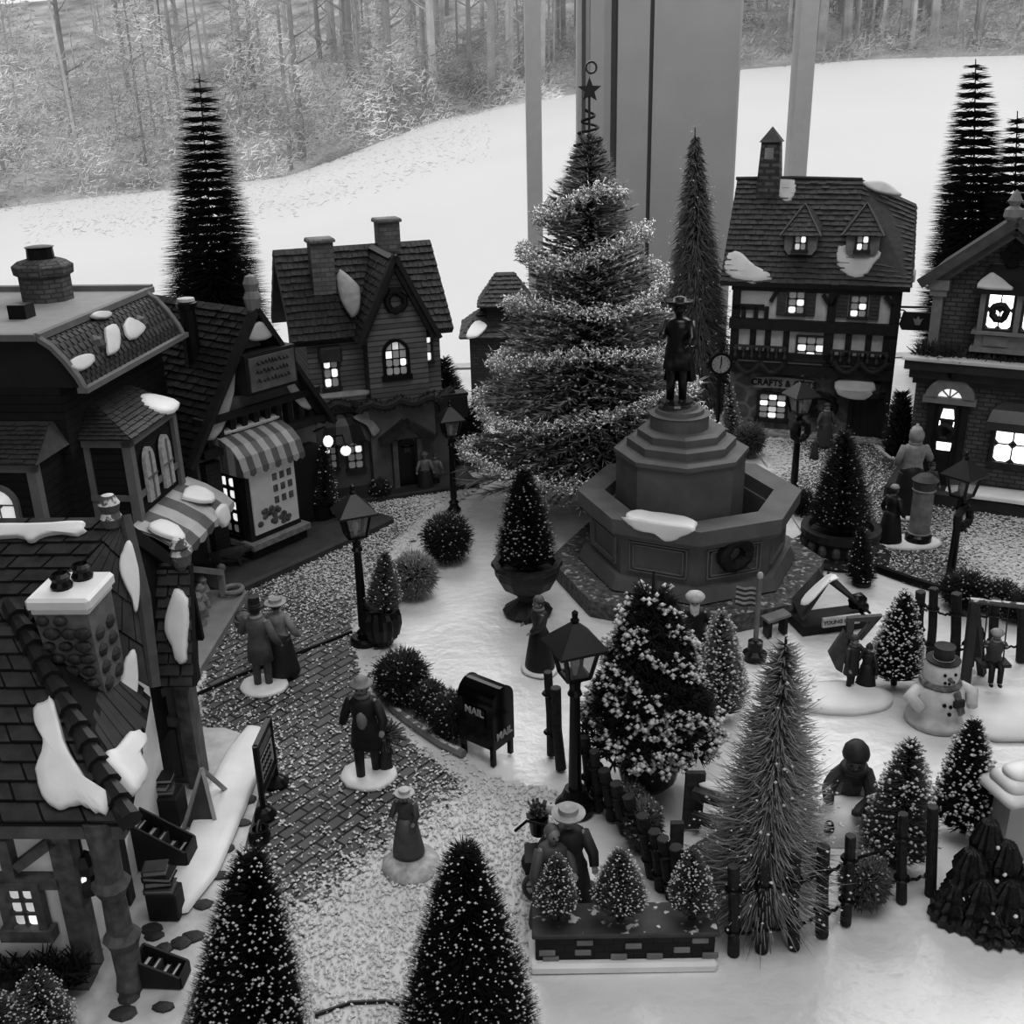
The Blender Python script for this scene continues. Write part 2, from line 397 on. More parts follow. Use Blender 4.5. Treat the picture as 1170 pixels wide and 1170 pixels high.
for x, y in ((-7.2, 1.3), (7.8, 1.3), (-7.2, 9.9), (7.8, 9.9)):
    MB().lathe([(.18, ZF), (.14, ZF + .6), (.22, -1.2), (.22, -.35)], 12, (x, y, 0)).build('leg', mat('table_wood', .1), tb)

# ------------------------------------------------------------------ outdoors
OS = mat('outdoor_snow', .86, rough=.9, noise=.03, ns=.06, spec=0)
def terr():
    pxs = list(range(-900, 2300, 25))
    def yb(px):                                           # row where snow meets the woods
        pts = [(-900, 330), (-300, 280), (0, 240), (200, 215), (330, 200), (400, 176), (500, 140), (600, 116), (843, 79), (1000, 70), (1170, 62), (1600, 40), (2300, 20)]
        for (x_, y_), (x2, y2) in zip(pts, pts[1:]):
            if px <= x2: return y_ + (y2 - y_) * (px - x_) / (x2 - x_)
        return 20
    dist = [11.2, 16, 24, 36, 50, 66, 82, 94, 100, 108, 125, 150, 185]
    vs = []; fs = []
    for px in pxs:
        d = ray(px, yb(px)); q = d * (100 / d.y); zb_ = EYE.z + q.z
        for D in dist:
            x = EYE.x + d.x / d.y * D
            if D <= 100:
                t = (D - 11) / 89; z = -5 + (zb_ + 5) * (t ** 1.15) + math.sin(px * .013 + D * .2) * .15
            else:
                z = zb_ + (D - 100) * .28
            vs.append((x, D, z))
    n = len(dist)
    for i in range(len(pxs) - 1):
        for j in range(n - 1): fs.append((i * n + j, (i + 1) * n + j, (i + 1) * n + j + 1, i * n + j + 1))
    return vs, fs, yb
vs, fs, yb = terr()
n_d = 13
front = [f for i, f in enumerate(fs) if i % (n_d - 1) < 8]; rear = [f for i, f in enumerate(fs) if i % (n_d - 1) >= 8]
o = MB().add(vs, front).build('outside_snow_field', OS, smooth=True); tag(o, 'bright smooth snow field rising behind the windows', 'snow field', kind='structure')
o = MB().add(vs, rear).build('outside_hillside', mat('hazy_forest_floor', .42, rough=1, noise=.5, ns=.25, spec=0), smooth=True); tag(o, 'grey wooded hillside behind the snow field', 'hillside', kind='structure')  # hillside grey has the haze put into its colour
def groundz(px, D):
    d = ray(px, yb(px)); z = EYE.z + d.z * 100 / d.y
    return EYE.x + d.x / d.y * D, D, (z + (D - 100) * .28 if D > 100 else -5 + (z + 5) * (((D - 11) / 89) ** 1.15))
BARKS = [mat('hazy_bark_pale', .52, rough=1, noise=.3, ns=.6, spec=0), mat('hazy_bark_grey', .40, rough=1, noise=.3, ns=.6, spec=0), mat('hazy_bark_dark', .30, rough=1, noise=.3, ns=.6, spec=0)]  # haze painted into the barks: greyish and low in contrast
R = random.Random(5)
kinds = [('slender pale grey bare trunk', 0), ('slender mid grey bare trunk', 1), ('darker bare trunk', 2)]
for i in range(220):
    px = R.uniform(-40, 1210) if i < 130 else R.uniform(380, 1210); D = R.uniform(101, 150)
    if px > 520 or px < 0: D = R.uniform(100.5, 130)
    x, y, z = groundz(px, D); r = R.choice([.12, .2, .3, .45]) * (1 if px > 380 else .7); h = R.uniform(22, 34); k = R.randrange(3)
    t = thing('bare_tree', '%s standing in the woods beyond the snow field' % kinds[k][0], 'tree', (x, y, z - .3), group='bare trees of the woods outside')
    lean = R.uniform(-1, 1)
    MB().tube([(0, 0, 0), (lean * .3, 0, h * .4), (lean, 0, h)], [r, r * .75, r * .25], 6).build('trunk', BARKS[k], t)
    bb = MB()
    for q in range(7):
        zz = R.uniform(.2, .9) * h * .8 if px > 400 else R.uniform(.05, .5) * h; a = R.uniform(0, 2 * PI); L_ = R.uniform(1.5, 4)
        s = (lean * zz / h * .8, 0, zz); bb.tube([s, (s[0] + math.cos(a) * L_ * .5, math.sin(a) * L_ * .5, zz + L_ * .25), (s[0] + math.cos(a) * L_, math.sin(a) * L_, zz + L_ * .6)], [r * .3, r * .2, .02], 4)
    bb.build('branch', BARKS[k], t)
# snow-laden brush along the edge of the woods
def twigs(n, xr, dr, size, up, hmax, name, m, label, seed):
    rg = np.random.default_rng(seed)
    px = rg.uniform(*xr, n); D = rg.uniform(*dr, n); P = []
    for a, d_ in zip(px, D): P.append(groundz(a, d_))
    P = np.array(P); P[:, 2] += rg.random(n) ** 1.4 * hmax(px) * (.4 + .6 * (np.sin(px * .045) * .5 + .5))
    L_ = size * rg.uniform(.4, 1.4, n); a = rg.uniform(0, 2 * PI, n); e = rg.uniform(-.3, up, n)
    d_ = np.stack([np.cos(a) * np.cos(e), np.sin(a) * np.cos(e) * .4, np.sin(e)], 1) * L_[:, None]
    wd = np.stack([-d_[:, 2] * .12, np.zeros(n), np.abs(d_[:, 0]) * .12 + .05 * size], 1)
    v = np.stack([P - wd * .5, P + wd * .5, P + d_ + wd * .2, P + d_ - wd * .2], 1).reshape(-1, 3)
    f = np.arange(n * 4).reshape(-1, 4)
    me = bpy.data.meshes.new(name); me.from_pydata(v.tolist(), [], f.tolist()); me.materials.append(m)
    o = bpy.data.objects.new(name, me); col.objects.link(o); tag(o, label, 'brush', kind='stuff')
hA = lambda px: np.interp(px, [-100, 0, 300, 420, 600, 700, 1200], [17, 17, 15, 9, 1.6, .8, 1.0])
twigs(42000, (-60, 640), (97, 118), .5, 1.1, hA, 'snowy_brush', mat('snowy_twigs', .62, rough=1, noise=.75, ns=.14, spec=0), 'pale snow laden brush along the edge of the woods', 3)
twigs(38000, (-60, 1210), (99, 125), .6, 1.3, lambda p: hA(p) * 1.1 + 2, 'woodland_undergrowth', mat('hazy_grey_twigs', .42, rough=1, noise=.6, ns=.14, spec=0), 'grey tangled undergrowth between the bare trees', 4)  # undergrowth grey also carries the haze in its colour
twigs(1800, (20, 560), (66, 98), .3, .8, lambda px: np.interp(px, [0, 560], [1.2, .5]), 'dead_grass', mat('pale_grass', .6, rough=1, noise=.3, ns=1, spec=0), 'pale grass blades poking through the snow outside', 6)

# ------------------------------------------------------------------ lights
wd = bpy.data.worlds.new('overcast'); bpy.context.scene.world = wd; wd.use_nodes = True
bg = wd.node_tree.nodes['Background']; bg.inputs['Color'].default_value = g3(1); bg.inputs['Strength'].default_value = .95
def area(name, loc, target, sx, sy, power):
    l = bpy.data.lights.new(name, 'AREA'); l.shape = 'RECTANGLE'; l.size = sx; l.size_y = sy; l.energy = power
    o = bpy.data.objects.new(name, l); col.objects.link(o); o.location = loc
    o.rotation_euler = (V(target) - V(loc)).to_track_quat('-Z', 'Y').to_euler(); return o
area('window_daylight', (1.8, 9.7, 6.3), (0.6, 3.0, 0), 11, 3.4, 480)  # added key lamp indoors before the upper window, out of view, imitates sky light
area('ceiling_fill', (1.0, 1.0, 9.5), (.3, 4.6, 0), 6, 5, 420)  # added fill lamp high above the camera, not a daylight source
area('room_fill', (1.5, -5.5, 4.6), (0, 5, .6), 8, 4, 160)  # added fill lamp behind the camera, lifts the facades facing it
sc = bpy.context.scene
sc.view_settings.view_transform = 'Standard'; sc.view_settings.look = 'None'; sc.view_settings.exposure = 0; sc.view_settings.gamma = .86; sc.view_settings.exposure = .12
sc.cycles.max_bounces = 6; sc.cycles.diffuse_bounces = 3; sc.cycles.transparent_max_bounces = 12; sc.cycles.sample_clamp_indirect = 4

# ------------------------------------------------------------------ ground
def inpoly(x, y, P):
    c = False; j = len(P) - 1
    for i in range(len(P)):
        if (P[i][1] > y) != (P[j][1] > y) and x < (P[j][0] - P[i][0]) * (y - P[i][1]) / (P[j][1] - P[i][1]) + P[i][0]: c = not c
        j = i
    return c
def snow_ground():
    nx, ny = 240, 170; xs = np.linspace(-7.5, 8.1, nx); ys = np.linspace(.95, 10.28, ny); vs = []
    for y in ys:
        for x in xs:
            z = .006 * math.sin(x * 3.1 + y) * math.sin(y * 2.3) + .004 * math.sin(x * 7 + 1) * math.sin(y * 6.3)
            vs.append((x, y, z - .006))
    fs = [(j * nx + i, j * nx + i + 1, (j + 1) * nx + i + 1, (j + 1) * nx + i) for j in range(ny - 1) for i in range(nx - 1)]
    mt, n, b = nt('snow_blanket'); N = n.nodes.new; L = n.links.new
    tc = N('ShaderNodeTexCoord'); a = N('ShaderNodeTexNoise'); a.inputs['Scale'].default_value = 1.6; a.inputs['Detail'].default_value = 6; L(tc.outputs['Object'], a.inputs['Vector'])
    r = N('ShaderNodeMapRange'); r.inputs['From Min'].default_value = .3; r.inputs['From Max'].default_value = .75; r.inputs['To Min'].default_value = .8; r.inputs['To Max'].default_value = .62; L(a.outputs['Fac'], r.inputs['Value'])
    L(r.outputs['Result'], b.inputs['Base Color']); b.inputs['Roughness'].default_value = .27; b.inputs['Specular IOR Level'].default_value = .6
    c = N('ShaderNodeTexNoise'); c.inputs['Scale'].default_value = 17; c.inputs['Detail'].default_value = 6; L(tc.outputs['Object'], c.inputs['Vector'])
    bp = N('ShaderNodeBump'); bp.inputs['Strength'].default_value = .35; bp.inputs['Distance'].default_value = .02; L(c.outputs['Fac'], bp.inputs['Height']); L(bp.outputs['Normal'], b.inputs['Normal'])
    o = MB().add(vs, fs).build('snow_blanket', mt, smooth=True); tag(o, 'white soft snow blanket laid over the whole table', 'snow', kind='stuff')
snow_ground()

def matgrid(name, poly, blobs, step, label, edge=.14, default=.42):
    """street mat with brick print; 'cover' says how much loose snow lies on each spot"""
    P = [g(x, y) for x, y in poly]; P2 = [(p.x, p.y) for p in P]
    x0, x1 = min(p[0] for p in P2), max(p[0] for p in P2); y0, y1 = min(p[1] for p in P2), max(p[1] for p in P2)
    nx, ny = int((x1 - x0) / step) + 1, int((y1 - y0) / step) + 1
    idx = {}; vs = []; fs = []; cov = []
    B = [(g(x, y), r, v) for x, y, r, v in blobs]
    def dist(x, y):
        best = 9
        for i in range(len(P2)):
            a, b = P2[i - 1], P2[i]; dx, dy = b[0] - a[0], b[1] - a[1]; L2 = dx * dx + dy * dy
            t = max(0, min(1, ((x - a[0]) * dx + (y - a[1]) * dy) / L2)); best = min(best, math.hypot(a[0] + dx * t - x, a[1] + dy * t - y))
        return best
    def vert(i, j):
        if (i, j) in idx: return idx[i, j]
        x, y = x0 + i * step, y0 + j * step; idx[i, j] = len(vs)
        c = default; wsum = 1.
        for p, r, v in B:
            k = math.exp(-((x - p.x) ** 2 + (y - p.y) ** 2) / (r * r)) * 3; c += v * k; wsum += k
        c /= wsum; d = dist(x, y)
        if edge and d < edge: c = max(c, 1.0 - d / edge * .5)
        vs.append((x, y, .004)); cov.append(c); return idx[i, j]
    for i in range(nx):
        for j in range(ny):
            if inpoly(x0 + (i + .5) * step, y0 + (j + .5) * step, P2): fs.append((vert(i, j), vert(i + 1, j), vert(i + 1, j + 1), vert(i, j + 1)))
    mt, n, b = nt(name + '_print'); N = n.nodes.new; L = n.links.new
    tc = N('ShaderNodeTexCoord'); mp = N('ShaderNodeMapping'); mp.inputs['Rotation'].default_value = (0, 0, math.radians(-52)); L(tc.outputs['Object'], mp.inputs['Vector'])
    br = N('ShaderNodeTexBrick'); br.inputs['Scale'].default_value = 1; br.inputs['Brick Width'].default_value = .105; br.inputs['Row Height'].default_value = .05; br.inputs['Mortar Size'].default_value = .0055; br.inputs['Mortar Smooth'].default_value = .2
    br.inputs['Color1'].default_value = g3(.10); br.inputs['Color2'].default_value = g3(.15); br.inputs['Mortar'].default_value = g3(.012); L(mp.outputs['Vector'], br.inputs['Vector'])
    at = N('ShaderNodeAttribute'); at.attribute_name = 'cover'
    vo = N('ShaderNodeTexNoise'); vo.inputs['Scale'].default_value = 42; vo.inputs['Detail'].default_value = 5; vo.inputs['Roughness'].default_value = .65; L(tc.outputs['Object'], vo.inputs['Vector'])
    ad = N('ShaderNodeMath'); ad.operation = 'ADD'; L(at.outputs['Fac'], ad.inputs[0]); L(vo.outputs['Fac'], ad.inputs[1])
    r = N('ShaderNodeMapRange'); r.inputs['From Min'].default_value = .97; r.inputs['From Max'].default_value = 1.06; L(ad.outputs[0], r.inputs['Value'])
    mx = N('ShaderNodeMix'); mx.data_type = 'RGBA'; L(r.outputs['Result'], mx.inputs['Factor']); L(br.outputs['Color'], mx.inputs['A']); mx.inputs['B'].default_value = g3(.62)
    L(mx.outputs['Result'], b.inputs['Base Color']); b.inputs['Roughness'].default_value = .6; b.inputs['Specular IOR Level'].default_value = .25
    bp = N('ShaderNodeBump'); bp.inputs['Strength'].default_value = .7; bp.inputs['Distance'].default_value = .01; L(r.outputs['Result'], bp.inputs['Height']); L(bp.outputs['Normal'], b.inputs['Normal'])
    o = MB().add(vs, fs).build(name, mt); at_ = o.data.attributes.new('cover', 'FLOAT', 'POINT'); at_.data.foreach_set('value', cov)
    tag(o, label, 'street mat'); return P2, B
left_poly = [(60, 870), (200, 830), (215, 700), (300, 640), (395, 575), (440, 545), (500, 520), (560, 512), (585, 535), (520, 575), (470, 620), (445, 660), (425, 715), (440, 790), (500, 845), (560, 888), (640, 905), (640, 1000), (600, 1110), (600, 1400), (60, 1400)]
LB = [(330, 750, .35, -.05), (360, 800, .25, .05), (400, 760, .3, .1), (500, 860, .22, .12), (440, 840, .2, .2), (300, 860, .25, .42), (330, 960, .2, .02), (320, 920, .15, .2), (420, 930, .2, .12), (400, 660, .4, .52), (440, 590, .35, .5), (350, 700, .3, .38), (480, 1010, .28, 1.0), (400, 1080, .25, .72), (560, 940, .28, .8), (600, 990, .2, .6), (300, 810, .2, .3), (360, 1010, .2, .38), (470, 940, .15, .5), (560, 545, .6, .75), (590, 1080, .12, .1), (520, 1100, .3, .8), (390, 1130, .25, .75), (250, 760, .2, .15)]
PL, BL = matgrid('cobblestone_street_mat', left_poly, LB, .035, 'dark brick printed street mat dusted with loose snow flakes, running past the book shop', edge=.12)
right_poly = [(865, 500), (1000, 505), (1060, 555), (1300, 640), (1350, 780), (1170, 712), (1100, 690), (1000, 652), (930, 625), (905, 590), (880, 555)]
RB = [(880, 530, .5, .75), (950, 560, .4, .3), (1000, 560, .4, .35), (1010, 630, .3, .33), (1130, 620, .4, .6), (1060, 650, .3, .36), (1150, 650, .3, .7), (980, 520, .4, .2)]
PR, BR = matgrid('snowy_street_mat', right_poly, RB, .035, 'dark street mat speckled with snow in front of the brick gabled house', edge=.05)
base_poly = [(645, 640), (660, 600), (700, 570), (900, 590), (915, 620), (935, 665), (870, 745), (760, 760), (700, 740), (665, 700)]
# mat border seams
def seam(pts, w_=.012, name='street_seam', label='thin dark seam crossing the brick street mat'):
    P = [g(x, y, .008) for x, y in pts]
    o = MB().tube(P, w_, 6).build(name, BLACK); tag(o, label, 'seam'); return o
seam([(205, 803), (270, 773), (370, 735), (402, 722)], .010, label='thin dark seam crossing the street mat behind the strolling couple')
seam([(1000, 650), (1040, 664), (1080, 676), (1130, 690)], .03, 'street_edge', 'thick dark raised edge of the snow speckled street')
seam([(360, 1160), (400, 1146), (440, 1144), (470, 1150)], .007, 'power_cord', 'thin black cord lying on the snow at the front')
# loose flakes
def flakes(n, P2, B, seed, default, name, label, size=.0068):
    rg = random.Random(seed); x0, x1 = min(p[0] for p in P2), max(p[0] for p in P2); y0, y1 = max(1.9, min(p[1] for p in P2)), max(p[1] for p in P2)
    vs = []; fs = []; k = 0
    while k < n:
        x, y = rg.uniform(x0, x1), rg.uniform(y0, y1)
        if not inpoly(x, y, P2): continue
        k += 1; c = default; ws = 1
        for p, r, v in B:
            q = math.exp(-((x - p.x) ** 2 + (y - p.y) ** 2) / (r * r)) * 3; c += v * q; ws += q
        if rg.random() > (c / ws) * 1.4: continue
        s = size * rg.uniform(.4, 1.3); a = rg.uniform(0, PI); b = len(vs); t = rg.uniform(-.5, .5) * s
        for q in range(5):
            an = a + q * 2 * PI / 5; rr = s * rg.uniform(.6, 1.1); vs.append((x + math.cos(an) * rr, y + math.sin(an) * rr, .008 + t * math.cos(an) + abs(t)))
        vs.append((x, y, .012 + s * .4)); fs += [(b + q, b + (q + 1) % 5, b + 5) for q in range(5)]
    o = MB().add(vs, fs).build(name, mat('snow_flake', .72, rough=.5, noise=.1)); tag(o, label, 'snow flakes', kind='stuff')
flakes(42000, PL, BL, 2, .26, 'snow_flakes', 'loose white snow flakes scattered over the brick street mat')
flakes(16000, PR, BR, 3, .4, 'snow_flakes', 'loose white snow flakes scattered before the brick gabled house')
# ------------------------------------------------------------------ octagonal fountain with statue
STONE = mat('painted_stone', .12, rough=.55, noise=.18, ns=8, bump=.1)
STONEL = mat('painted_stone_edge', .18, rough=.5, noise=.15, ns=10, bump=.1)
def octo(r, rot=0): return [(math.cos(PI / 4 * k + rot) * r, math.sin(PI / 4 * k + rot) * r) for k in range(8)]
def octring(mb, ro, ri, z0, z1, ro2=None):
    ro2 = ro2 or ro; A = octo(ro, RO8); B_ = octo(ro2, RO8); I = octo(ri, RO8)
    vs = [(x, y, z0) for x, y in A] + [(x, y, z1) for x, y in B_] + [(x, y, z1) for x, y in I] + [(x, y, z0) for x, y in I]
    fs = []
    for k in range(8):
        j = (k + 1) % 8
        for q in range(3): fs.append((q * 8 + k, q * 8 + j, q * 8 + 8 + j, q * 8 + 8 + k))
        fs.append((24 + k, 24 + j, j, k))
    mb.add(vs, fs)
FC = g(783, 655); FC.z = 0; fs_ = scale_at(g(783, 655))
RO8 = -PI / 2 + math.radians(0)
ft = thing('octagonal_fountain', 'grey octagonal stone fountain with stepped centre pedestal and dark wreath', 'fountain', FC, math.radians(-4))
mb = MB(); mb.prism(octo(.76, RO8), 0, .09, 'z'); mb.build('base_step', mat('fountain_base', .10, rough=.7, noise=.6, ns=40, bump=.6, frost=.12, frostv=.4), ft)
mb = MB(); octring(mb, .60, .40, .10, .17, .57); octring(mb, .535, .44, .17, .42); octring(mb, .60, .455, .42, .50, .605); octring(mb, .57, .47, .385, .42, .60)
mb.prism(octo(.46, RO8), .10, .2, 'z'); mb.build('basin', STONE, ft)
mb = MB()
for k in range(8):                                       # sunk panel mouldings on the outer faces
    a = RO8 + PI / 4 * (k + .5); M_ = Matrix.Rotation(a + PI / 2, 4, 'Z') @ Matrix.Translation((0, -.535 * math.cos(PI / 8), 0))
    q = MB(M_)
    for w_, z0_, z1_ in ((.155, .205, .37), (.135, .22, .355)):
        t_ = .006; d_ = .012
        q.box(-w_, w_, -d_, .01, z0_, z0_ + t_); q.box(-w_, w_, -d_, .01, z1_ - t_, z1_); q.box(-w_, -w_ + t_, -d_, .01, z0_, z1_); q.box(w_ - t_, w_, -d_, .01, z0_, z1_)
    mb.add(q.v, q.f)
mb.build('panel_moulding', STONEL, ft)
mb = MB(Matrix.Translation((-.05, 0, 0))); mb.prism(octo(.345, RO8), .15, .72, 'z')
for r_, z_, z2 in ((.36, .72, .755), (.29, .755, .81), (.235, .81, .86)):
    A = octo(r_, RO8); B_ = octo(r_ - .03, RO8); mb.add([(x, y, z_) for x, y in A] + [(x, y, z2 - .012) for x, y in A] + [(x, y, z2) for x, y in B_], [tuple(range(16, 24))] + [(q * 8 + k, q * 8 + (k + 1) % 8, q * 8 + 8 + (k + 1) % 8, q * 8 + 8 + k) for q in range(2) for k in range(8)])
mb.build('centre_pedestal', STONE, ft)
MB(Matrix.Translation((-.065, 0, -.045))).lathe([(.14, .895), (.155, .9), (.155, .97), (.16, .98), (.13, .985), (.125, 1.005), (.10, 1.01), (.09, 1.03)], 28).build('round_plinth', STONE, ft, smooth=False)
wf = MB(); a = RO8 + PI / 4 * .5
cxw, cyw = math.cos(a) * .515, math.sin(a) * .515
M_ = Matrix.Rotation(a + PI / 2, 4, 'Z')
q = MB(Matrix.Translation((cxw, cyw, .33)) @ M_); q.ring((0, 0, 0), .068, .034, 26, 8, 'y', .1)
for i in range(160):
    an = random.uniform(0, 2 * PI); rr = random.uniform(.05, .1); q.tube([(math.cos(an) * .068, 0, math.sin(an) * .068), (math.cos(an) * rr * 1.05 + random.uniform(-.02, .02), random.uniform(-.035, 0), math.sin(an) * rr * 1.05)], [.005, .001], 4)
q.build('wreath', mat('dark_wreath', .008, rough=.6), ft)
A = octo(.60, RO8)
def edgept(k, t, z, out=0):
    x = A[k][0] * (1 - t) + A[(k + 1) % 8][0] * t; y = A[k][1] * (1 - t) + A[(k + 1) % 8][1] * t; s_ = 1 + out; return V((x * s_, y * s_, z))
top = [edgept(7, .08, .512, -.22), edgept(7, .3, .512, -.22), edgept(7, .6, .512, -.24), edgept(7, .93, .512, -.2), edgept(7, .95, .51, .0), edgept(7, .8, .507, .015), edgept(7, .5, .508, .012), edgept(7, .25, .51, .01), edgept(7, .1, .512, -.05)]
snow_patch(ft, top, .02)
drip = [edgept(7, .12, .515, .005), edgept(7, .5, .515, .005), edgept(7, .92, .515, .008), edgept(7, .8, .46, .012), edgept(7, .62, .425, .012), edgept(7, .5, .455, .012), edgept(7, .3, .46, .012), edgept(7, .2, .485, .01)]
snow_patch(ft, drip, .012)

# ------------------------------------------------------------------ crafts shop, half timbered
E_ = Fr((1.77, 8.04), (2.9, 7.61), 'half_timbered_shop', 'half timbered ceramic shop with steep dark roof and crafts sign over its arched window')
H = E_.root
STUC = mat('stucco', .55, rough=.7, noise=.12, ns=18, bump=.3)
TIMB = mat('dark_timber', .016, rough=.55, noise=.3, ns=30, bump=.3)
RUB = mat('rubble_stone', .12, rough=.7, noise=.3, ns=16, pat='stone', ps=(.13, .1), v2=.16)
ROOFD = mat('slate_roof_dark', .035, rough=.6, noise=.3, ns=25, bump=.3)
x0, x1, dp = -.03, 1.14, .84
MB().box(x0, x1, 0, dp, 0, .5).build('stone_ground_floor', RUB, H)
MB().box(x0, x1, -.03, dp, .5, 1.2).build('upper_wall', STUC, H)
zR, zE = 1.88, 1.18; yR = .4
rf = MB()
rf.slab([(-.13, -.12, zE), (1.22, -.12, zE), (1.19, yR, 1.71), (.80, yR, zR), (-.12, yR, zR)], -.05)
rf.slab([(1.22, .95, zE), (-.13, .95, zE), (-.12, yR, zR), (.80, yR, zR), (1.19, yR, 1.71)], -.05)
rf.slab([(1.22, -.12, zE), (1.22, .95, zE), (1.19, yR, 1.71)], -.05)
ro = rf.build('roof', ROOFD, H)
sh = MB()
sh.shingle((-.13, -.12, zE), (.86, -.12, zE), (.8, yR, zR), (-.12, yR, zR), 20, 16, .012, jit=.3)
sh.shingle((.86, -.12, zE), (1.22, -.12, zE), (1.19, yR, 1.71), (.8, yR, zR), 20, 6, .012, jit=.3)
sh.shingle((1.22, -.12, zE), (1.22, .95, zE), (1.19, yR + .01, 1.71), (1.19, yR - .01, 1.71), 14, 10, .012)
sh.shingle((1.22, .95, zE), (-.13, .95, zE), (-.12, yR, zR), (.9, yR, zR - .05), 16, 16, .012)
sh.build('shingle', ROOFD, ro)
MB().tube([(-.13, yR, zR + .005), (.3, yR, zR + .012), (.8, yR, zR)], .014, 6).build('ridge_cap', ROOFD, ro)
# left gable wall under the roof
MB().prism([(0, .5), (dp, .5), (dp, 1.2), (yR, 1.83), (0, 1.2)], x0, x0 + .04, 'x').build('gable_wall', STUC, H)
ch = MB(); ch.add([(.03, .30, 1.66), (.22, .30, 1.66), (.22, .5, 1.66), (.03, .5, 1.66), (.055, .33, 2.15), (.19, .33, 2.15), (.19, .47, 2.15), (.055, .47, 2.15)], [(4, 5, 6, 7), (0, 1, 5, 4), (1, 2, 6, 5), (2, 3, 7, 6), (3, 0, 4, 7)])
chm = ch.build('chimney', mat('chimney_stone', .10, rough=.7, noise=.3, pat='brick', ps=(.09, .045), v2=.05), H)
c = MB(); c.add([(.04, .31, 2.15), (.205, .31, 2.15), (.205, .49, 2.15), (.04, .49, 2.15), (.122, .4, 2.26)], [(0, 1, 4), (1, 2, 4), (2, 3, 4), (3, 0, 4), (3, 2, 1, 0)]); c.build('chimney_cap', ROOFD, chm)
MB().box(.085, .15, .318, .335, 2.03, 2.11).build('flue_opening', mat('flue_grey', .28), chm)
RP = [(-.13, -.12, zE), (1.22, -.12, zE), (.80, yR, zR)]
def onroof(pl): return [E_.on(x, y, *RP) for x, y in pl]
for pl in ([(832, 290), (845, 288), (858, 300), (878, 312), (882, 320), (860, 324), (838, 318), (828, 308)],
           [(880, 206), (908, 206), (907, 226), (897, 231), (887, 220)],
           [(985, 208), (1006, 207), (1022, 215), (1030, 224), (1012, 222), (995, 217)],
           [(957, 284), (965, 280), (1003, 285), (1001, 300), (986, 316), (972, 318), (956, 303)]):
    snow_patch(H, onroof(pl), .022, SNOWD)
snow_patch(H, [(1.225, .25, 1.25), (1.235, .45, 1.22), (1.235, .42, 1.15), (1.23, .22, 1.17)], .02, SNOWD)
for cx in (915, 986):
    x, z = E_.at(cx, 275, -.0); dm = MB(); z0 = z - .1; z1 = z + .045; hw = .115
    dm.prism([(x - hw, z0 + .04), (x - hw * .75, z0), (x + hw * .75, z0), (x + hw, z0 + .04), (x + hw, z1), (x - hw, z1)], -.01, .25)
    d = dm.build('dormer', mat('dormer_stucco', .2, rough=.7), H)
    dr = MB(); dr.add([(x - hw - .03, -.045, z1 - .01), (x + hw + .03, -.045, z1 - .01), (x + hw, .3, z1 + .1), (x - hw, .3, z1 + .1), (x, .14, z1 + .20)], [(0, 1, 4), (1, 2, 4), (3, 0, 4), (2, 3, 4), (0, 3, 2, 1)])
    dr.shingle((x - hw - .03, -.045, z1 - .01), (x + hw + .03, -.045, z1 - .01), (x + .01, .14, z1 + .2), (x - .01, .14, z1 + .2), 7, 6, .008)
    dr.build('dormer_roof', ROOFD, d)
    window(d, x - .04, x + .04, z0 + .035, z1 - .01, 2, 2, [1, 2], y=-.012, name='dormer_window')
    mbn = MB(); mbn.tube([(x - hw - .03, -.05, z1 - .005), (x, .13, z1 + .205), (x + hw + .03, -.05, z1 - .005)], .008, 6); mbn.build('dormer_trim', mat('dormer_edge', .1), d)
# timber frame
yF = -.03
tm = MB()
def Z(py, px=925): return E_.at(px, py, yF)[1]
def X(px, py=360): return E_.at(px, py, yF)[0]
tm.box(x0 - .02, x1 + .02, yF - .05, yF + .02, Z(375) - .02, Z(366))          # mid beam
tm.box(x0 - .02, x1 + .02, yF - .06, yF + .02, Z(428), Z(417)); tm.box(x0 - .02, x1 + .02, yF - .02, yF + .1, zE - .07, zE)
for px in (841, 950, 1022): tm.box(X(px) - .03, X(px) + .03, yF - .03, yF + .02, Z(428), zE)
tm.box(x0, X(873), yF - .03, yF + .02, Z(356), Z(350))
for px in (850, 864, 876): tm.box(X(px) - .015, X(px) + .015, yF - .03, yF + .02, Z(372), Z(352))
for a, b in (((941, 336), (949, 349)), ((959, 336), (951, 349)), ((1012, 338), (1021, 350)), ((890, 330), (881, 344))):
    p, q_ = E_.at(*a, yF), E_.at(*b, yF); tm.bar((p[0], yF - .02, p[1]), (q_[0], yF - .02, q_[1]), .02, .03)
for px in (860, 877, 898, 944, 969, 992, 1012): tm.box(X(px, 395) - .022, X(px, 395) + .022, yF - .02, yF + .02, Z(412), Z(374))
tm.box(x0, x1, yF - .03, yF + .02, Z(414), Z(404))
tm.build('timber_frame', TIMB, H)
bal = MB()
for sa, sb in ((842, 898), (952, 1014)):
    bal = MB()
    xa, xb = X(sa, 395), X(sb, 395); n_ = 6
    for k in range(n_ + 1): bal.lathe([(.008, 0), (.017, .02), (.01, .05), (.02, .08), (.008, .1)], 6, (xa + (xb - xa) * k / n_, yF - .05, Z(412)))
    bal.box(xa - .01, xb + .01, yF - .065, yF - .035, Z(412) + .09, Z(412) + .105)
    bal.build('balustrade', mat('baluster_brown', .045, rough=.6), H)
ga = MB()
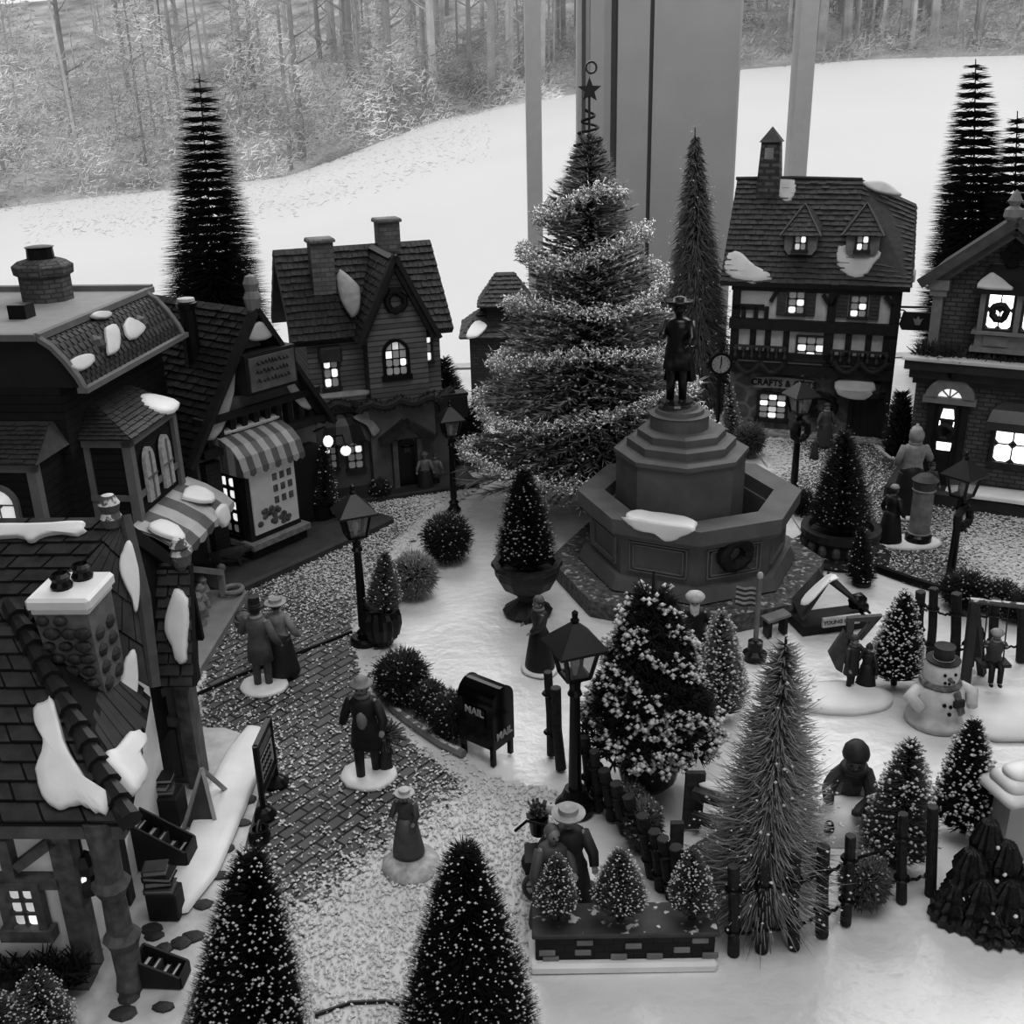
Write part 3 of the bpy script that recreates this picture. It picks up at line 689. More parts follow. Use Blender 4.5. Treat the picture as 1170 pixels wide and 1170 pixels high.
for sa, sb in ((842, 870), (870, 898), (953, 983), (983, 1014)):
    ga = MB()
    pa, pb = E_.at(sa, 411, yF), E_.at(sb, 413, yF); pts = []
    for k in range(9): t_ = k / 8; pts.append((pa[0] + (pb[0] - pa[0]) * t_, yF - .075, pa[1] - math.sin(t_ * PI) * .075))
    ga.tube(pts, .02, 7)
    for p in pts:
        for k in range(10): a_ = random.uniform(0, 6.28); ga.tube([p, (p[0] + math.cos(a_) * .035, p[1] - random.uniform(0, .02), p[2] + math.sin(a_) * .035)], [.006, .001], 3)
    ga.build('swag_garland', mat('garland_green', .03, rough=.7), H)
for px in (882, 911, 925, 938): pass
for (a_, b_, c_, d_, nx_, nz_, lit) in ((901, 333, 919, 358, 2, 3, [3, 4]), (972, 338, 990, 362, 2, 3, [3, 4]), (911, 385, 942, 410, 3, 3, [3, 5, 7])):
    r_ = E_.rect(a_, b_, c_, d_, yF - .01); window(H, r_[0], r_[1], r_[2], r_[3], nx_, nz_, lit, y=yF - .005, litm=LIT)
for (a_, b_, c_, d_) in ((888, 332, 898, 360), (921, 333, 932, 361), (956, 336, 969, 362), (993, 338, 1005, 365)):
    r_ = E_.rect(a_, b_, c_, d_, yF); s_ = MB(); s_.box(r_[0], r_[1], yF - .02, yF, r_[2], r_[3])
    for k in range(6): z_ = r_[2] + (r_[3] - r_[2]) * (k + .5) / 6; s_.box(r_[0] + .008, r_[1] - .008, yF - .026, yF - .02, z_ - .006, z_ + .006)
    s_.build('shutter', mat('shutter_paint', .07, rough=.6), H)
# ground floor
r_ = E_.rect(868, 447, 898, 477, 0); window(H, r_[0], r_[1], r_[2], r_[3] - .02, 3, 4, [1, 3, 5, 7, 10], y=-.01, fw_=.02, fm=TIMB)
s0, s1 = E_.at(861, 438, -.05), E_.at(930, 441, -.05)
sg = MB(); xc = (s0[0] + s1[0]) / 2; wS = (s1[0] - s0[0]) / 2; pl = []
for k in range(9): t_ = -1 + k / 4; pl.append((xc + t_ * wS, (s0[1] + s1[1]) / 2 + .012 * (1 - t_ * t_) + .045))
pl += [(x_, z_ - .085) for x_, z_ in reversed(pl)]
sgo = sg.prism(pl, -.055, -.03).build('shop_sign', mat('sign_board', .2, rough=.6), H)
lettering('CRAFTS & GIFTS', .068, BLACK, sgo, (xc, -.058, (s0[1] + s1[1]) / 2 + .009), (PI / 2, 0, 0), .003)
r_ = E_.rect(973, 452, 1006, 508, 0); dr_ = MB(); dr_.box(r_[0], r_[1], -.01, .03, .0, r_[3]); dr_.box(r_[0] - .03, r_[0], -.04, .02, 0, r_[3] + .03); dr_.box(r_[1], r_[1] + .03, -.04, .02, 0, r_[3] + .03); dr_.box(r_[0] - .03, r_[1] + .03, -.04, .02, r_[3], r_[3] + .03)
for k in range(4): dr_.box(r_[0] + .01 + k * .055, r_[0] + .055 + k * .055, -.018, 0, .02, r_[3] - .02)
dr_.build('door', mat('door_dark', .012, rough=.5), H)
a_, b_ = E_.at(957, 438, -.1), E_.at(995, 450, -.1)
MB().add([(a_[0], -.14, a_[1] - .05), (b_[0] + .06, -.14, a_[1] - .05), (b_[0] + .06, 0, a_[1] + .05), (a_[0], 0, a_[1] + .05), (a_[0], -.14, a_[1] - .09), (b_[0] + .06, -.14, a_[1] - .09), (b_[0] + .06, 0, a_[1] - .09), (a_[0], 0, a_[1] - .09)], [(0, 1, 2, 3), (4, 7, 6, 5), (0, 4, 5, 1), (1, 5, 6, 2), (3, 2, 6, 7), (0, 3, 7, 4)]).build('door_canopy', TIMB, H)
snow_patch(H, [(a_[0], -.145, a_[1] - .04), (b_[0] - .0, -.145, a_[1] - .04), (b_[0], -.06, a_[1] + .02), (a_[0] + .01, -.06, a_[1] + .02)], .02, SNOWD)
snow_patch(H, [(a_[0] + .01, -.145, a_[1] - .035), (b_[0], -.145, a_[1] - .035), (b_[0] - .04, -.147, a_[1] - .1), (a_[0] + .04, -.147, a_[1] - .09)], .012, SNOWD)
# right side: timber corner, side window and hanging sign
sd = MB(); sd.box(x1 - .01, x1 + .03, yF - .02, .04, 0, zE); sd.box(x1, x1 + .02, 0, dp, .48, .56); sd.box(x1, x1 + .02, 0, dp, .83, .88); sd.box(x1, x1 + .02, dp - .04, dp, 0, zE); sd.build('corner_post', TIMB, H)
Ms = Matrix.Translation((x1 + .005, .1, 0)) @ Matrix.Rotation(PI / 2, 4, 'Z')
window(H, .1, .2, .92, 1.06, 2, 3, [4], y=-.0, M=Ms, name='window')
hs = MB(); hs.tube([(x1, .02, 1.02), (x1 + .28, -.0, 1.03)], .008, 6); hs.ring((x1 + .04, .02, .97), .03, .005, 10, 5); hso = hs.build('sign_bracket', IRON, H)
hb = MB(); hb.prism([(x1 + .05, .86), (x1 + .27, .86), (x1 + .29, .9), (x1 + .27, .99), (x1 + .05, .99), (x1 + .03, .9)], -.01, .01); hb.build('hanging_sign', mat('hanging_sign_dark', .02, rough=.5), hso)
MB().prism([(x1 + .14, .9), (x1 + .17, .9), (x1 + .19, .95), (x1 + .17, .94), (x1 + .155, .965), (x1 + .14, .94), (x1 + .12, .95)], -.016, -.01).build('sign_emblem', mat('emblem_grey', .3), hso)
wr = MB(); p = E_.at(940, 463, -.04); wr.ring((p[0], -.04, p[1]), .085, .03, 22, 7, 'y', .15)
for i in range(150): an = random.uniform(0, 6.28); wr.tube([(p[0] + math.cos(an) * .085, -.04, p[1] + math.sin(an) * .085), (p[0] + math.cos(an) * random.uniform(.05, .125), random.uniform(-.09, -.03), p[1] + math.sin(an) * random.uniform(.05, .125))], [.007, .001], 3)
wr.build('door_wreath', mat('dark_wreath', .008), H)
bs = MB(); bs.bev(-.12, 1.25, -.12, .95, 0, .03, .01); bs.build('base', mat('house_base_snow', .3, noise=.4, ns=14, frost=.3), H)

# ------------------------------------------------------------------ brick gabled house at the right
Ff = Fr((2.70, 6.57), (3.7, 6.0), 'brick_gabled_house', 'brick house with broad gable, arched fanlight door and brightly lit shop window')
H = Ff.root
BRK = mat('dark_brick', .085, rough=.7, noise=.25, ns=14, pat='brick', ps=(.07, .028), mortar=.004, v2=.035)
STN = mat('pale_stone_trim', .2, rough=.6, noise=.15, ns=20, bump=.2)
DKR = mat('dark_cornice', .03, rough=.6, noise=.3)
wt = .78
MB().box(-.06, 1.5, -.1, .9, 0, .86).build('brick_ground_floor', BRK, H)
gp = [(0, .86), (wt, .86), (wt, 1.43), (wt / 2, 1.74), (0, 1.43)]
MB().prism(gp, .0, .8).build('upper_gable_wall', BRK, H)
MB().box(wt, 1.5, .12, .8, .86, 1.4).build('side_wing_wall', BRK, H)
rf = MB()
for s_ in (0, 1):
    f_ = (lambda x_: x_) if s_ == 0 else (lambda x_: wt - x_)
    q_ = [(f_(-.1), -.08, 1.40), (f_(wt / 2), -.08, 1.79), (f_(wt / 2), .86, 1.79), (f_(-.1), .86, 1.40)]
    rf.slab(q_ if s_ else q_[::-1], .04 if s_ else .04)
ro = rf.build('roof', ROOFD, H)
rk = MB(); rk.bar((-.11, -.09, 1.375), (wt / 2, -.09, 1.765), .06, .05, (0, 1, 0)); rk.bar((wt + .11, -.09, 1.375), (wt / 2, -.09, 1.765), .06, .05, (0, 1, 0)); rk.bar((-.05, -.06, 1.36), (wt / 2, -.06, 1.70), .05, .03, (0, 1, 0)); rk.bar((wt + .05, -.06, 1.36), (wt / 2, -.06, 1.70), .05, .03, (0, 1, 0)); rk.build('bargeboard', mat('bargeboard_grey', .08, rough=.6), ro)
MB().lathe([(.03, 1.76), (.055, 1.79), (.05, 1.83), (.025, 1.85), (.04, 1.88), (.02, 1.92), (.004, 1.94)], 12, (wt / 2 - .03, -.08, 0)).build('finial', STN, ro)
for xx in (0.0, wt): cl = MB(); cl.box(xx - .03, xx + .03, -.05, .02, .9, 1.3); cl.box(xx - .05, xx + .05, -.07, .02, 1.3, 1.34); cl.box(xx - .06, xx + .06, -.08, .02, 1.34, 1.4); cl.build('corner_column', STN, H)
xq, zq = wt / 2, 1.56
qf = MB(); [qf.tube([(xq + dx, -.0, zq + dz), (xq + dx, -.03, zq + dz)], .035, 12) for dx, dz in ((.035, 0), (-.035, 0), (0, .04), (0, -.04))]; qf.build('quatrefoil', BLACK, H)
# bay window upstairs
r_ = Ff.rect(1128, 331, 1158, 379, -.12)
bx0, bx1, bz0, bz1 = r_[0], r_[0] + .52, r_[2], r_[3]
bw = MB(); bw.box(bx0 - .05, bx1, -.12, .02, bz0 - .1, bz0 - .01); bw.box(bx0 - .07, bx1 + .02, -.15, .02, bz0 - .02, bz0); bw.box(bx0 - .07, bx1 + .02, -.14, .02, bz0 - .13, bz0 - .1)
for xx in (bx0 - .03, bx0 + .17, bx0 + .37): bw.box(xx - .015, xx + .015, -.135, .0, bz0, bz1 + .01); 
bw.box(bx0 + .0, bx0 + .14, -.13, -.12, bz0 - .09, bz0 - .03)
bo = bw.build('bay_window', STN, H)
for k in (0, 1): window(bo, bx0 + k * .2, bx0 + .14 + k * .2, bz0 + .015, bz1 - .01, 2, 2, 'all', y=-.10, litm=LITB)
q = MB(); q.ring((bx0 + .07, -.13, (bz0 + bz1) / 2 - .01), .042, .022, 16, 6, 'y', .15); q.ring((bx0 + .27, -.13, (bz0 + bz1) / 2 - .01), .042, .022, 16, 6, 'y', .15); q.build('window_wreath', mat('dark_wreath', .008), bo)
q = MB(); q.add([(bx0 - .09, -.18, bz1 + .0), (bx1 + .05, -.18, bz1 + .0), (bx1, .0, bz1 + .13), (bx0 - .03, .0, bz1 + .13)], [(0, 1, 2, 3)]); q.slab([(bx0 - .09, -.18, bz1), (bx1 + .05, -.18, bz1), (bx1, 0, bz1 + .13), (bx0 - .03, 0, bz1 + .13)], -.03); q.build('bay_roof', DKR, bo)
snow_patch(bo, [(bx0 - .07, -.175, bz1 + .015), (bx0 + .12, -.175, bz1 + .015), (bx0 + .08, -.12, bz1 + .045), (bx0 + .0, -.08, bz1 + .09), (bx0 - .04, -.1, bz1 + .07)], .015, SNOWD)
# cornice ledge with bushes
lz = .86
lg = MB(); lg.box(-.13, 1.55, -.2, .0, lz, lz + .06); lg.box(-.1, 1.55, -.16, .0, lz - .06, lz); lg.box(-.08, 1.55, -.13, 0, lz - .1, lz - .06); lg.build('cornice', DKR, H)
pts = [(-.14, -.21, lz + .065), (.3, -.21, lz + .065), (.8, -.21, lz + .065), (1.5, -.21, lz + .065), (1.5, -.14, lz + .07), (.7, -.12, lz + .07), (.3, -.14, lz + .07), (-.1, -.1, lz + .07)]
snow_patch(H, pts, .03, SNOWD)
bu = MB()
for i in range(26):
    x_ = -.04 + i * .06; hgt_ = .12 if i < 4 else .07
    for k in range(60):
        a_, e_ = random.uniform(0, 6.28), random.uniform(.1, 1.4); L_ = hgt_ * random.uniform(.6, 1.1); b0 = (x_ + random.uniform(-.02, .02), -.11 + random.uniform(-.03, .03), lz + .06)
        bu.tube([b0, (b0[0] + math.cos(a_) * math.cos(e_) * L_, b0[1] + math.sin(a_) * math.cos(e_) * L_, b0[2] + math.sin(e_) * L_)], [.009, .002], 3)
bu.build('ledge_foliage', mat('garland_green', .03), H)
# door with fanlight
r_ = Ff.rect(1062, 456, 1100, 528, -.1); dx0, dx1, dz1 = r_[0], r_[1], r_[3]; dc = (dx0 + dx1) / 2; dr = (dx1 - dx0) / 2
d = MB(); d.box(dx0 - .02, dx0 + .02, -.13, -.08, 0.1, dz1); d.box(dx1 - .02, dx1 + .02, -.13, -.08, .1, dz1); d.box(dx0, dx1, -.11, -.08, .1, dz1 - .0); d.box(dc - .06, dc - .045, -.125, -.11, .16, dz1 - .04); d.box(dc + .045, dc + .06, -.125, -.11, .16, dz1 - .04)
do = d.build('door', mat('door_dark', .012), H)
gl = MB(); gl.prism([(dc - .04, dz1 - .12), (dc + .04, dz1 - .12), (dc + .03, dz1 - .06), (dc - .03, dz1 - .06)], -.122, -.11); gl.prism([(dc - .04, dz1 - .33), (dc + .04, dz1 - .33), (dc + .045, dz1 - .28), (dc - .045, dz1 - .28)], -.122, -.11); gl.prism([(dc - .05, dz1 - .2), (dc - .035, dz1 - .2), (dc - .04, dz1 - .14), (dc - .05, dz1 - .14)], -.122, -.11); gl.prism([(dc + .035, dz1 - .2), (dc + .05, dz1 - .2), (dc + .05, dz1 - .14), (dc + .04, dz1 - .14)], -.122, -.11)
gl.build('door_pane', LITB, do)
q = MB(); q.ring((dc, -.13, dz1 - .21), .04, .02, 16, 6, 'y', .15); q.build('door_wreath', mat('dark_wreath', .008), do)
fl = MB()
for k in range(10):
    a_, b_ = PI * k / 10, PI * (k + 1) / 10; R1, R2 = dr * .75, dr + .05
    fl.prism([(dc + math.cos(a_) * R1, dz1 + .01 + math.sin(a_) * R1 * .95), (dc + math.cos(a_) * R2, dz1 + .01 + math.sin(a_) * R2 * .95), (dc + math.cos(b_) * R2, dz1 + .01 + math.sin(b_) * R2 * .95), (dc + math.cos(b_) * R1, dz1 + .01 + math.sin(b_) * R1 * .95)], -.15, -.1)
fl.box(dx0 - .06, dx1 + .06, -.15, -.1, dz1 - .02, dz1 + .02); fl.bar((dc, -.14, dz1 + .02), (dc - .07, -.14, dz1 + .09), .008); fl.bar((dc, -.14, dz1 + .02), (dc + .07, -.14, dz1 + .09), .008); fl.bar((dc, -.14, dz1 + .02), (dc, -.14, dz1 + .11), .008)
fo = fl.build('fanlight', STN, H)
MB().prism([(dc + math.cos(PI * k / 10) * dr * .75, dz1 + .02 + math.sin(PI * k / 10) * dr * .7) for k in range(11)], -.118, -.1).build('pane', LIT, fo)
MB().ball((dc, -.15, dz1 + dr + .07), (.035, .02, .035), 8).build('keystone_bow', BLACK, fo)
# shop window and hood awning
r_ = Ff.rect(1136, 486, 1164, 528, -.1); sx0 = r_[0]; sx1 = sx0 + .42; sz0, sz1 = r_[2], r_[3]
window(H, sx0, sx1, sz0, sz1, 4, 2, 'all', y=-.1, litm=LITB, fw_=.02, mun=.008)
aw = MB()
for k in range(8):
    a_, b_ = k / 8, (k + 1) / 8; xa, xb = sx0 - .05 + a_ * (sx1 - sx0 + .1), sx0 - .05 + b_ * (sx1 - sx0 + .1); cxm = (sx0 + sx1) / 2
    prof = [(0, .17), (-.05, .16), (-.1, .12), (-.14, .05), (-.15, .0)]
    for (y1_, z1_), (y2_, z2_) in zip(prof, prof[1:]):
        k1, k2 = (.55 + .45 * min(1, -y1_ / .12)), (.55 + .45 * min(1, -y2_ / .12))
        aw.add([(cxm + (xa - cxm) * k1, -.1 + y1_, sz1 + z1_), (cxm + (xb - cxm) * k1, -.1 + y1_, sz1 + z1_), (cxm + (xb - cxm) * k2, -.1 + y2_, sz1 + z2_), (cxm + (xa - cxm) * k2, -.1 + y2_, sz1 + z2_)], [(0, 1, 2, 3)])
aw.build('awning', mat('awning_dark', .035, rough=.3, spec=.6), H)
bb = MB(); bb.bev(-.16, 1.6, -.25, .95, 0, .1, .02); bb.build('base', DKR, H)
snow_patch(H, [(.28, -.26, .1), (.75, -.26, .1), (1.5, -.26, .1), (1.5, -.12, .115), (.3, -.12, .115)], .04)
# ------------------------------------------------------------------ tall dark house with mansard roof (upper left)
A_ = Fr((-2.05, 4.68), (-1.93, 5.9), 'mansard_house', 'black mansard roofed house with pale framed bay windows, brick chimney and striped awning')
H = A_.root
BLK = mat('black_clapboard', .012, rough=.7, noise=.3, ns=20, pat='plank', ps=(9, .04), mortar=.004, v2=.004)
PTR = mat('pale_house_trim', .17, rough=.5, noise=.12, ns=14)
TILE = mat('grey_roof_tile', .05, rough=.55, noise=.3, ns=30, bump=.2)
dL = 1.14
MB().box(0, dL, 0, 1.3, 0, 1.32).build('wall', BLK, H)
prof = [(-.12, 1.32), (-.1, 1.37), (-.05, 1.45), (.0, 1.51), (.05, 1.545)]
mr = MB(); mr.prism(prof + [(1.3, 1.545), (1.35, 1.32)], -.0, dL + .02, 'x')
mo = mr.build('mansard_roof', mat('mansard_dark', .02, rough=.6, noise=.2), H)
sh = MB()
for (ya, za), (yb_, zb2) in zip(prof, prof[1:]): sh.shingle((dL, ya - .006, za), (0.03, ya - .006, za), (0.03, yb_ - .006, zb2), (dL, yb_ - .006, zb2), 2, 22, .008, over=.1)
for s_ in ([0, 1],): pass
sh.build('shingle', TILE, mo)
t = MB(); t.bar((-.02, .05, 1.555), (dL + .1, .05, 1.555), .035, .03); t.bar((-.02, .05, 1.555), (-.02, 1.3, 1.555), .035, .03); t.bar((dL + .1, .05, 1.56), (dL + .1, 1.3, 1.56), .05, .04); t.tube([(-.01, y_ - .005, z_) for y_, z_ in prof], .02, 6); t.tube([(dL + .02, y_ - .005, z_) for y_, z_ in prof], .02, 6); t.box(-.03, dL + .05, -.15, -.1, 1.3, 1.325)
t.build('roof_trim', PTR, mo)
MB().box(.02, dL + .08, .07, 1.28, 1.54, 1.552).build('flat_roof', mat('flat_roof_grey', .30, rough=.6, noise=.06), mo)
cp = (.95, .5)
c = MB(); c.lathe([(.13, 1.55), (.13, 1.68), (.15, 1.69), (.155, 1.735), (.12, 1.76), (.08, 1.77), (.08, 1.76)], 8, (cp[0], cp[1], 0), rot=PI / 8)
co_ = c.build('chimney', mat('chimney_brick', .10, rough=.7, noise=.2, pat='brick', ps=(.06, .025), mortar=.004, v2=.05), H)
MB().lathe([(.07, 1.76), (.066, 1.82), (.075, 1.83), (.05, 1.835)], 12, (cp[0], cp[1], 0)).build('chimney_pot', BLACK, co_)
MB().box(.41, .50, .33, .42, 1.55, 1.62).build('roof_vent', BLACK, H)
def RPm(y0_, z0_, y1_, z1_): return [(0, y0_, z0_), (1, y0_, z0_), (0, y1_, z1_)]
mp_ = RPm(-.13, 1.37, -.005, 1.52)
for pl in ([(80, 412), (92, 406), (105, 405), (108, 413), (98, 422), (84, 422)], [(141, 372), (147, 363), (153, 365), (160, 368), (166, 375), (156, 387), (146, 386)], [(120, 375), (132, 371), (137, 380), (136, 399), (124, 405), (121, 390)], [(103, 360), (112, 356), (127, 357), (125, 363), (110, 364)]):
    snow_patch(H, [A_.on(x, y, *mp_) for x, y in pl], .015, SNOWD)
for x_ in (.35, .85):                                     # dark dormers in the mansard
    q = MB(); q.lathe([(.07, 0), (.07, .06), (.05, .09), (.0, .11)], 10, (x_, -.02, 1.38), sy=.8); q.build('dormer', TILE, H)
def bay(x0_, x1_, yd, z0_, z1_, zr, label_m, M=None):
    """bay: box out to y=-yd, framed with pale corner boards, tiled lean-to roof"""
    q = MB(M); q.box(x0_, x1_, -yd, 0, z0_, z1_); bo_ = q.build('bay_window', BLK, H)
    q = MB(M); e = .022
    for xx, yy in ((x0_, -yd), (x1_, -yd)): q.box(xx - e, xx + e, yy - e, yy + e, z0_ - .02, z1_)
    q.box(x0_ - .01, x0_ + .02, -.03, .01, z0_, z1_); q.box(x0_ - e, x1_ + e, -yd - e, -yd + .01, z1_ - .03, z1_ + .015); q.box(x0_ - e, x0_ + .01, -yd, 0, z1_ - .03, z1_ + .015)
    zm = z0_ + (z1_ - z0_) * .45; q.box(x0_ - e * .7, x0_ + .01, -yd, 0, zm - .014, zm + .014); q.box(x0_, x1_, -yd - e * .7, -yd + .01, zm - .014, zm + .014)
    q.build('bay_trim', PTR, bo_)
    q = MB(M); o_ = .04
    q.add([(x0_ - o_, -yd - o_, z1_ + .01), (x1_ + o_, -yd - o_, z1_ + .01), (x1_ + o_, 0, z1_ + .01), (x0_ - o_, 0, z1_ + .01), (x0_ + .12, -.0, zr), (x1_ - .02, -.0, zr), (x0_ + .12, -.03, zr), (x1_ - .02, -.03, zr)], [(0, 1, 7, 6), (0, 6, 4, 3), (1, 2, 5, 7), (6, 7, 5, 4), (0, 3, 2, 1)])
    q.shingle((x0_ - o_, -yd - o_, z1_ + .012), (x1_ + o_, -yd - o_, z1_ + .012), (x1_ - .02, -.03, zr), (x0_ + .12, -.03, zr), 9, 14, .01)
    q.shingle((x0_ - o_, 0, z1_ + .012), (x0_ - o_, -yd - o_, z1_ + .012), (x0_ + .12, -.03, zr), (x0_ + .115, -.0, zr), 9, 7, .01)
    q.build('bay_roof', TILE, bo_)
    return bo_
b2 = bay(.12, .64, .22, .5, 1.03, 1.17, 'r')
for cx in (.27, .47):                                      # frosted arched panes
    q = MB(); r_ = .055; z0_, z1_ = .68, .87
    q.prism([(cx - r_, z0_), (cx + r_, z0_), (cx + r_, z1_)] + [(cx + math.cos(PI * k / 8) * r_, z1_ + math.sin(PI * k / 8) * r_ * 1.5) for k in range(1, 8)] + [(cx - r_, z1_)], -.25, -.23)
    fo = q.build('arched_window', mat('frost_pale', .42, rough=.6, noise=.25, ns=40), b2)
    q = MB(); q.box(cx - .005, cx + .005, -.256, -.25, z0_, z1_ + .06); q.box(cx - r_, cx + r_, -.256, -.25, .80, .81); q.build('muntin', PTR, fo)
snow_patch(b2, [(.5, -.265, 1.05), (.68, -.265, 1.05), (.66, -.14, 1.10), (.58, -.1, 1.12), (.48, -.16, 1.09)], .03)
def stripes_awning(x0_, x1_, y0_, z0_, prof_, n, ma, mb_, parent, M=None, side=True, taper=0):
    """striped cloth awning; prof_ = (dy, dz) going out and down"""
    qa, qb = MB(M), MB(M); W = x1_ - x0_
    for k in range(n):
        q = qa if k % 2 == 0 else qb; a, b = x0_ + W * k / n, x0_ + W * (k + 1) / n
        vs = [(a, y0_ + p[0], z0_ + p[1]) for p in prof_] + [(b, y0_ + p[0], z0_ + p[1]) for p in prof_]; m_ = len(prof_)
        vs += [(x, y, z - .012) for x, y, z in vs]
        q.add(vs, [(i, i + 1, m_ + i + 1, m_ + i) for i in range(m_ - 1)] + [(2 * m_ + i, 3 * m_ + i, 3 * m_ + i + 1, 2 * m_ + i + 1) for i in range(m_ - 1)] + [(m_ - 1, 3 * m_ - 1, 4 * m_ - 1, 2 * m_ - 1)])
        e = prof_[-1]; q.prism([(a, z0_ + e[1]), (b, z0_ + e[1]), (b, z0_ + e[1] - .03), ((a + b) / 2, z0_ + e[1] - .045), (a, z0_ + e[1] - .03)], y0_ + e[0] - .004, y0_ + e[0] + .004)
    o_ = qa.build('awning', ma, parent); qb.build('awning_stripe', mb_, o_)
    if side:
        for xs in (x0_, x1_):
            sa, sb_ = MB(M), MB(M); k = 4
            P_ = [(0, prof_[-1][1] - .02)] + [(p[0], p[1]) for p in prof_]
            ys = [prof_[-1][0] * i / k for i in range(k + 1)]
            def top_(y):
                for (ya, za), (yb_, zb_) in zip(prof_, prof_[1:]):
                    if yb_ <= y <= ya: return za + (zb_ - za) * (y - ya) / (yb_ - ya or 1)
                return prof_[-1][1]
            for i in range(k):
                (sa if i % 2 == 0 else sb_).add([(xs, y0_ + ys[i], z0_ + top_(ys[i])), (xs, y0_ + ys[i + 1], z0_ + top_(ys[i + 1])), (xs, y0_ + ys[i + 1], z0_ + prof_[-1][1] - .04), (xs, y0_ + ys[i], z0_ + prof_[-1][1] - .04)], [(0, 1, 2, 3)])
            sa.build('awning_side', ma, o_); sb_.build('awning_side', mb_, o_)
    return o_
AWL = mat('awning_pale', .42, rough=.5, noise=.1); AWD = mat('awning_grey', .11, rough=.5, noise=.15)
ao = stripes_awning(.02, .74, -.22, .63, [(0, 0), (-.10, -.04), (-.2, -.10), (-.24, -.14)], 7, AWL, AWD, H, side=False)
snow_patch(H, [(.03, -.3, .62), (.16, -.3, .61), (.14, -.4, .58), (.08, -.45, .54), (.02, -.4, .57)], .025)
snow_patch(H, [(.46, -.3, .61), (.6, -.28, .62), (.62, -.36, .6), (.6, -.42, .56), (.5, -.41, .57)], .025)
snow_patch(H, [(.5, -.45, .52), (.62, -.46, .52), (.6, -.48, .44), (.52, -.47, .42)], .025)
# bay on the end wall facing the viewer
Mx = Matrix.Rotation(-PI / 2, 4, 'Z')                     # local (x right -> -y.. ) window coordinates on the end wall
b1 = bay(-.75, -.04, .27, .45, 1.04, 1.16, 'f', M=Mx @ Matrix.Scale(-1, 4, (1, 0, 0)) @ Matrix.Scale(-1, 4, (1, 0, 0)))
window(b1, -.30, -.15, .62, .93, 2, 4, 'all', y=-.275, M=Mx, arch=True, fm=PTR, fw_=.02, name='arched_window', litm=glow('frost_pane', .7, .5))
q = MB(Mx)
for sx_ in (-.03, ): q.box(-.07, -.02, -.28, -.0, .45, .47)
q.build('bay_sill', PTR, b1)
MB().box(-.1, dL + .1, -.3, 1.3, 0, .05).build('base', mat('house_base_dark', .03, rough=.7, noise=.3), H)
q = MB(); q.box(.28, .5, -.06, 0, .05, .42); q.build('door', mat('door_dark', .012), H)

# ------------------------------------------------------------------ toy shop with big tiled roof (second from left)
B_ = Fr((-1.80, 5.42), (-1.17, 6.25), 'striped_awning_shop', 'shop with large black tiled roof, hanging board sign and striped awning over its display window')
H = B_.root
DTILE = mat('black_roof_tile', .012, rough=.5, noise=.35, ns=30, bump=.2)
SHW = mat('shop_plaster', .16, rough=.65, noise=.2, ns=14, bump=.2)
D_ = 1.25; ax, az, el, er, ez = .60, 1.44, .04, 1.10, .68
MB().prism([(.14, 0), (1.04, 0), (1.04, ez + .1), (ax, az - .06), (.14, ez + .1)], .05, D_ - .1).build('gable_wall', SHW, H)
rf = MB(); rf.slab([(el, -.02, ez), (ax, -.02, az), (ax, D_, az), (el, D_, ez)], -.05); rf.slab([(ax, -.02, az), (er, -.02, ez), (er, D_, ez), (ax, D_, az)], -.05)
ro = rf.build('roof', DTILE, H)
sh = MB(); sh.shingle((el, D_, ez), (el, -.02, ez), (ax, -.02, az), (ax, D_, az), 21, 22, .016); sh.shingle((er, -.02, ez), (er, D_, ez), (ax, D_, az), (ax, -.02, az), 12, 14, .014); sh.build('roof_tile', DTILE, ro)
q = MB(); q.bar((el - .01, -.04, ez - .02), (ax, -.04, az), .03, .06, (0, 1, 0)); q.build('bargeboard', TIMB, ro); q = MB(); q.bar((er + .01, -.04, ez - .02), (ax, -.04, az), .03, .06, (0, 1, 0)); q.build('bargeboard', TIMB, ro)
q = MB(); SPx, SPy, SPz = B_.on(221, 408, (el, 0, ez), (ax, 0, az), (el, 1, ez)); q.tube([(SPx, SPy, SPz - .1), (SPx, SPy, SPz + .30)], [.05, .045], 10); q.lathe([(.055, SPz + .28), (.06, SPz + .31), (.04, SPz + .32)], 10, (SPx, SPy, 0)); pq = q.build('stove_pipe', BLACK, H)
MB().lathe([(.05, SPz + .318), (.048, SPz + .335), (.02, SPz + .34)], 12, (SPx, SPy, 0)).build('snow_cap', SNOWD, pq)
q = MB(); q.lathe([(.02, 1.4), (.04, 1.44), (.05, 1.5), (.035, 1.54), (.045, 1.58), (.03, 1.62), (.005, 1.63)], 10, (ax, -.03, 0)); q.build('finial', STN, H)
# sign on the gable
sx0, sx1, sz0, sz1 = .46, .79, 1.0, 1.19
q = MB(); q.box(sx0 - .02, sx1 + .02, -.1, .05, sz0 - .02, sz1 + .02); sgo = q.build('gable_sign', TIMB, H)
MB().box(sx0, sx1, -.11, -.1, sz0, sz1).build('sign_panel', mat('sign_grey', .11, rough=.6), sgo)
q = MB()
for k in range(3):                                        # carved unreadable strokes
    z_ = sz1 - .04 - k * .05; xx = sx0 + .04
    while xx < sx1 - .05: w_ = random.uniform(.012, .03); q.tube([(xx, -.113, z_), (xx + w_ * .5, -.113, z_ + random.uniform(.008, .022)), (xx + w_, -.113, z_ - .004)], .0035, 4); xx += w_ + .006
q.build('sign_strokes', BLACK, sgo)
q = MB(); q.box(.36, .86, -.0, .06, .9, .97); q.build('fascia_board', mat('fascia_grey', .09), H)
q = MB(); q.box(.16, 1.04, -.03, .06, .86, .9); q.box(.14, 1.05, -.04, .06, .68, .72); q.build('wall_beam', TIMB, H)
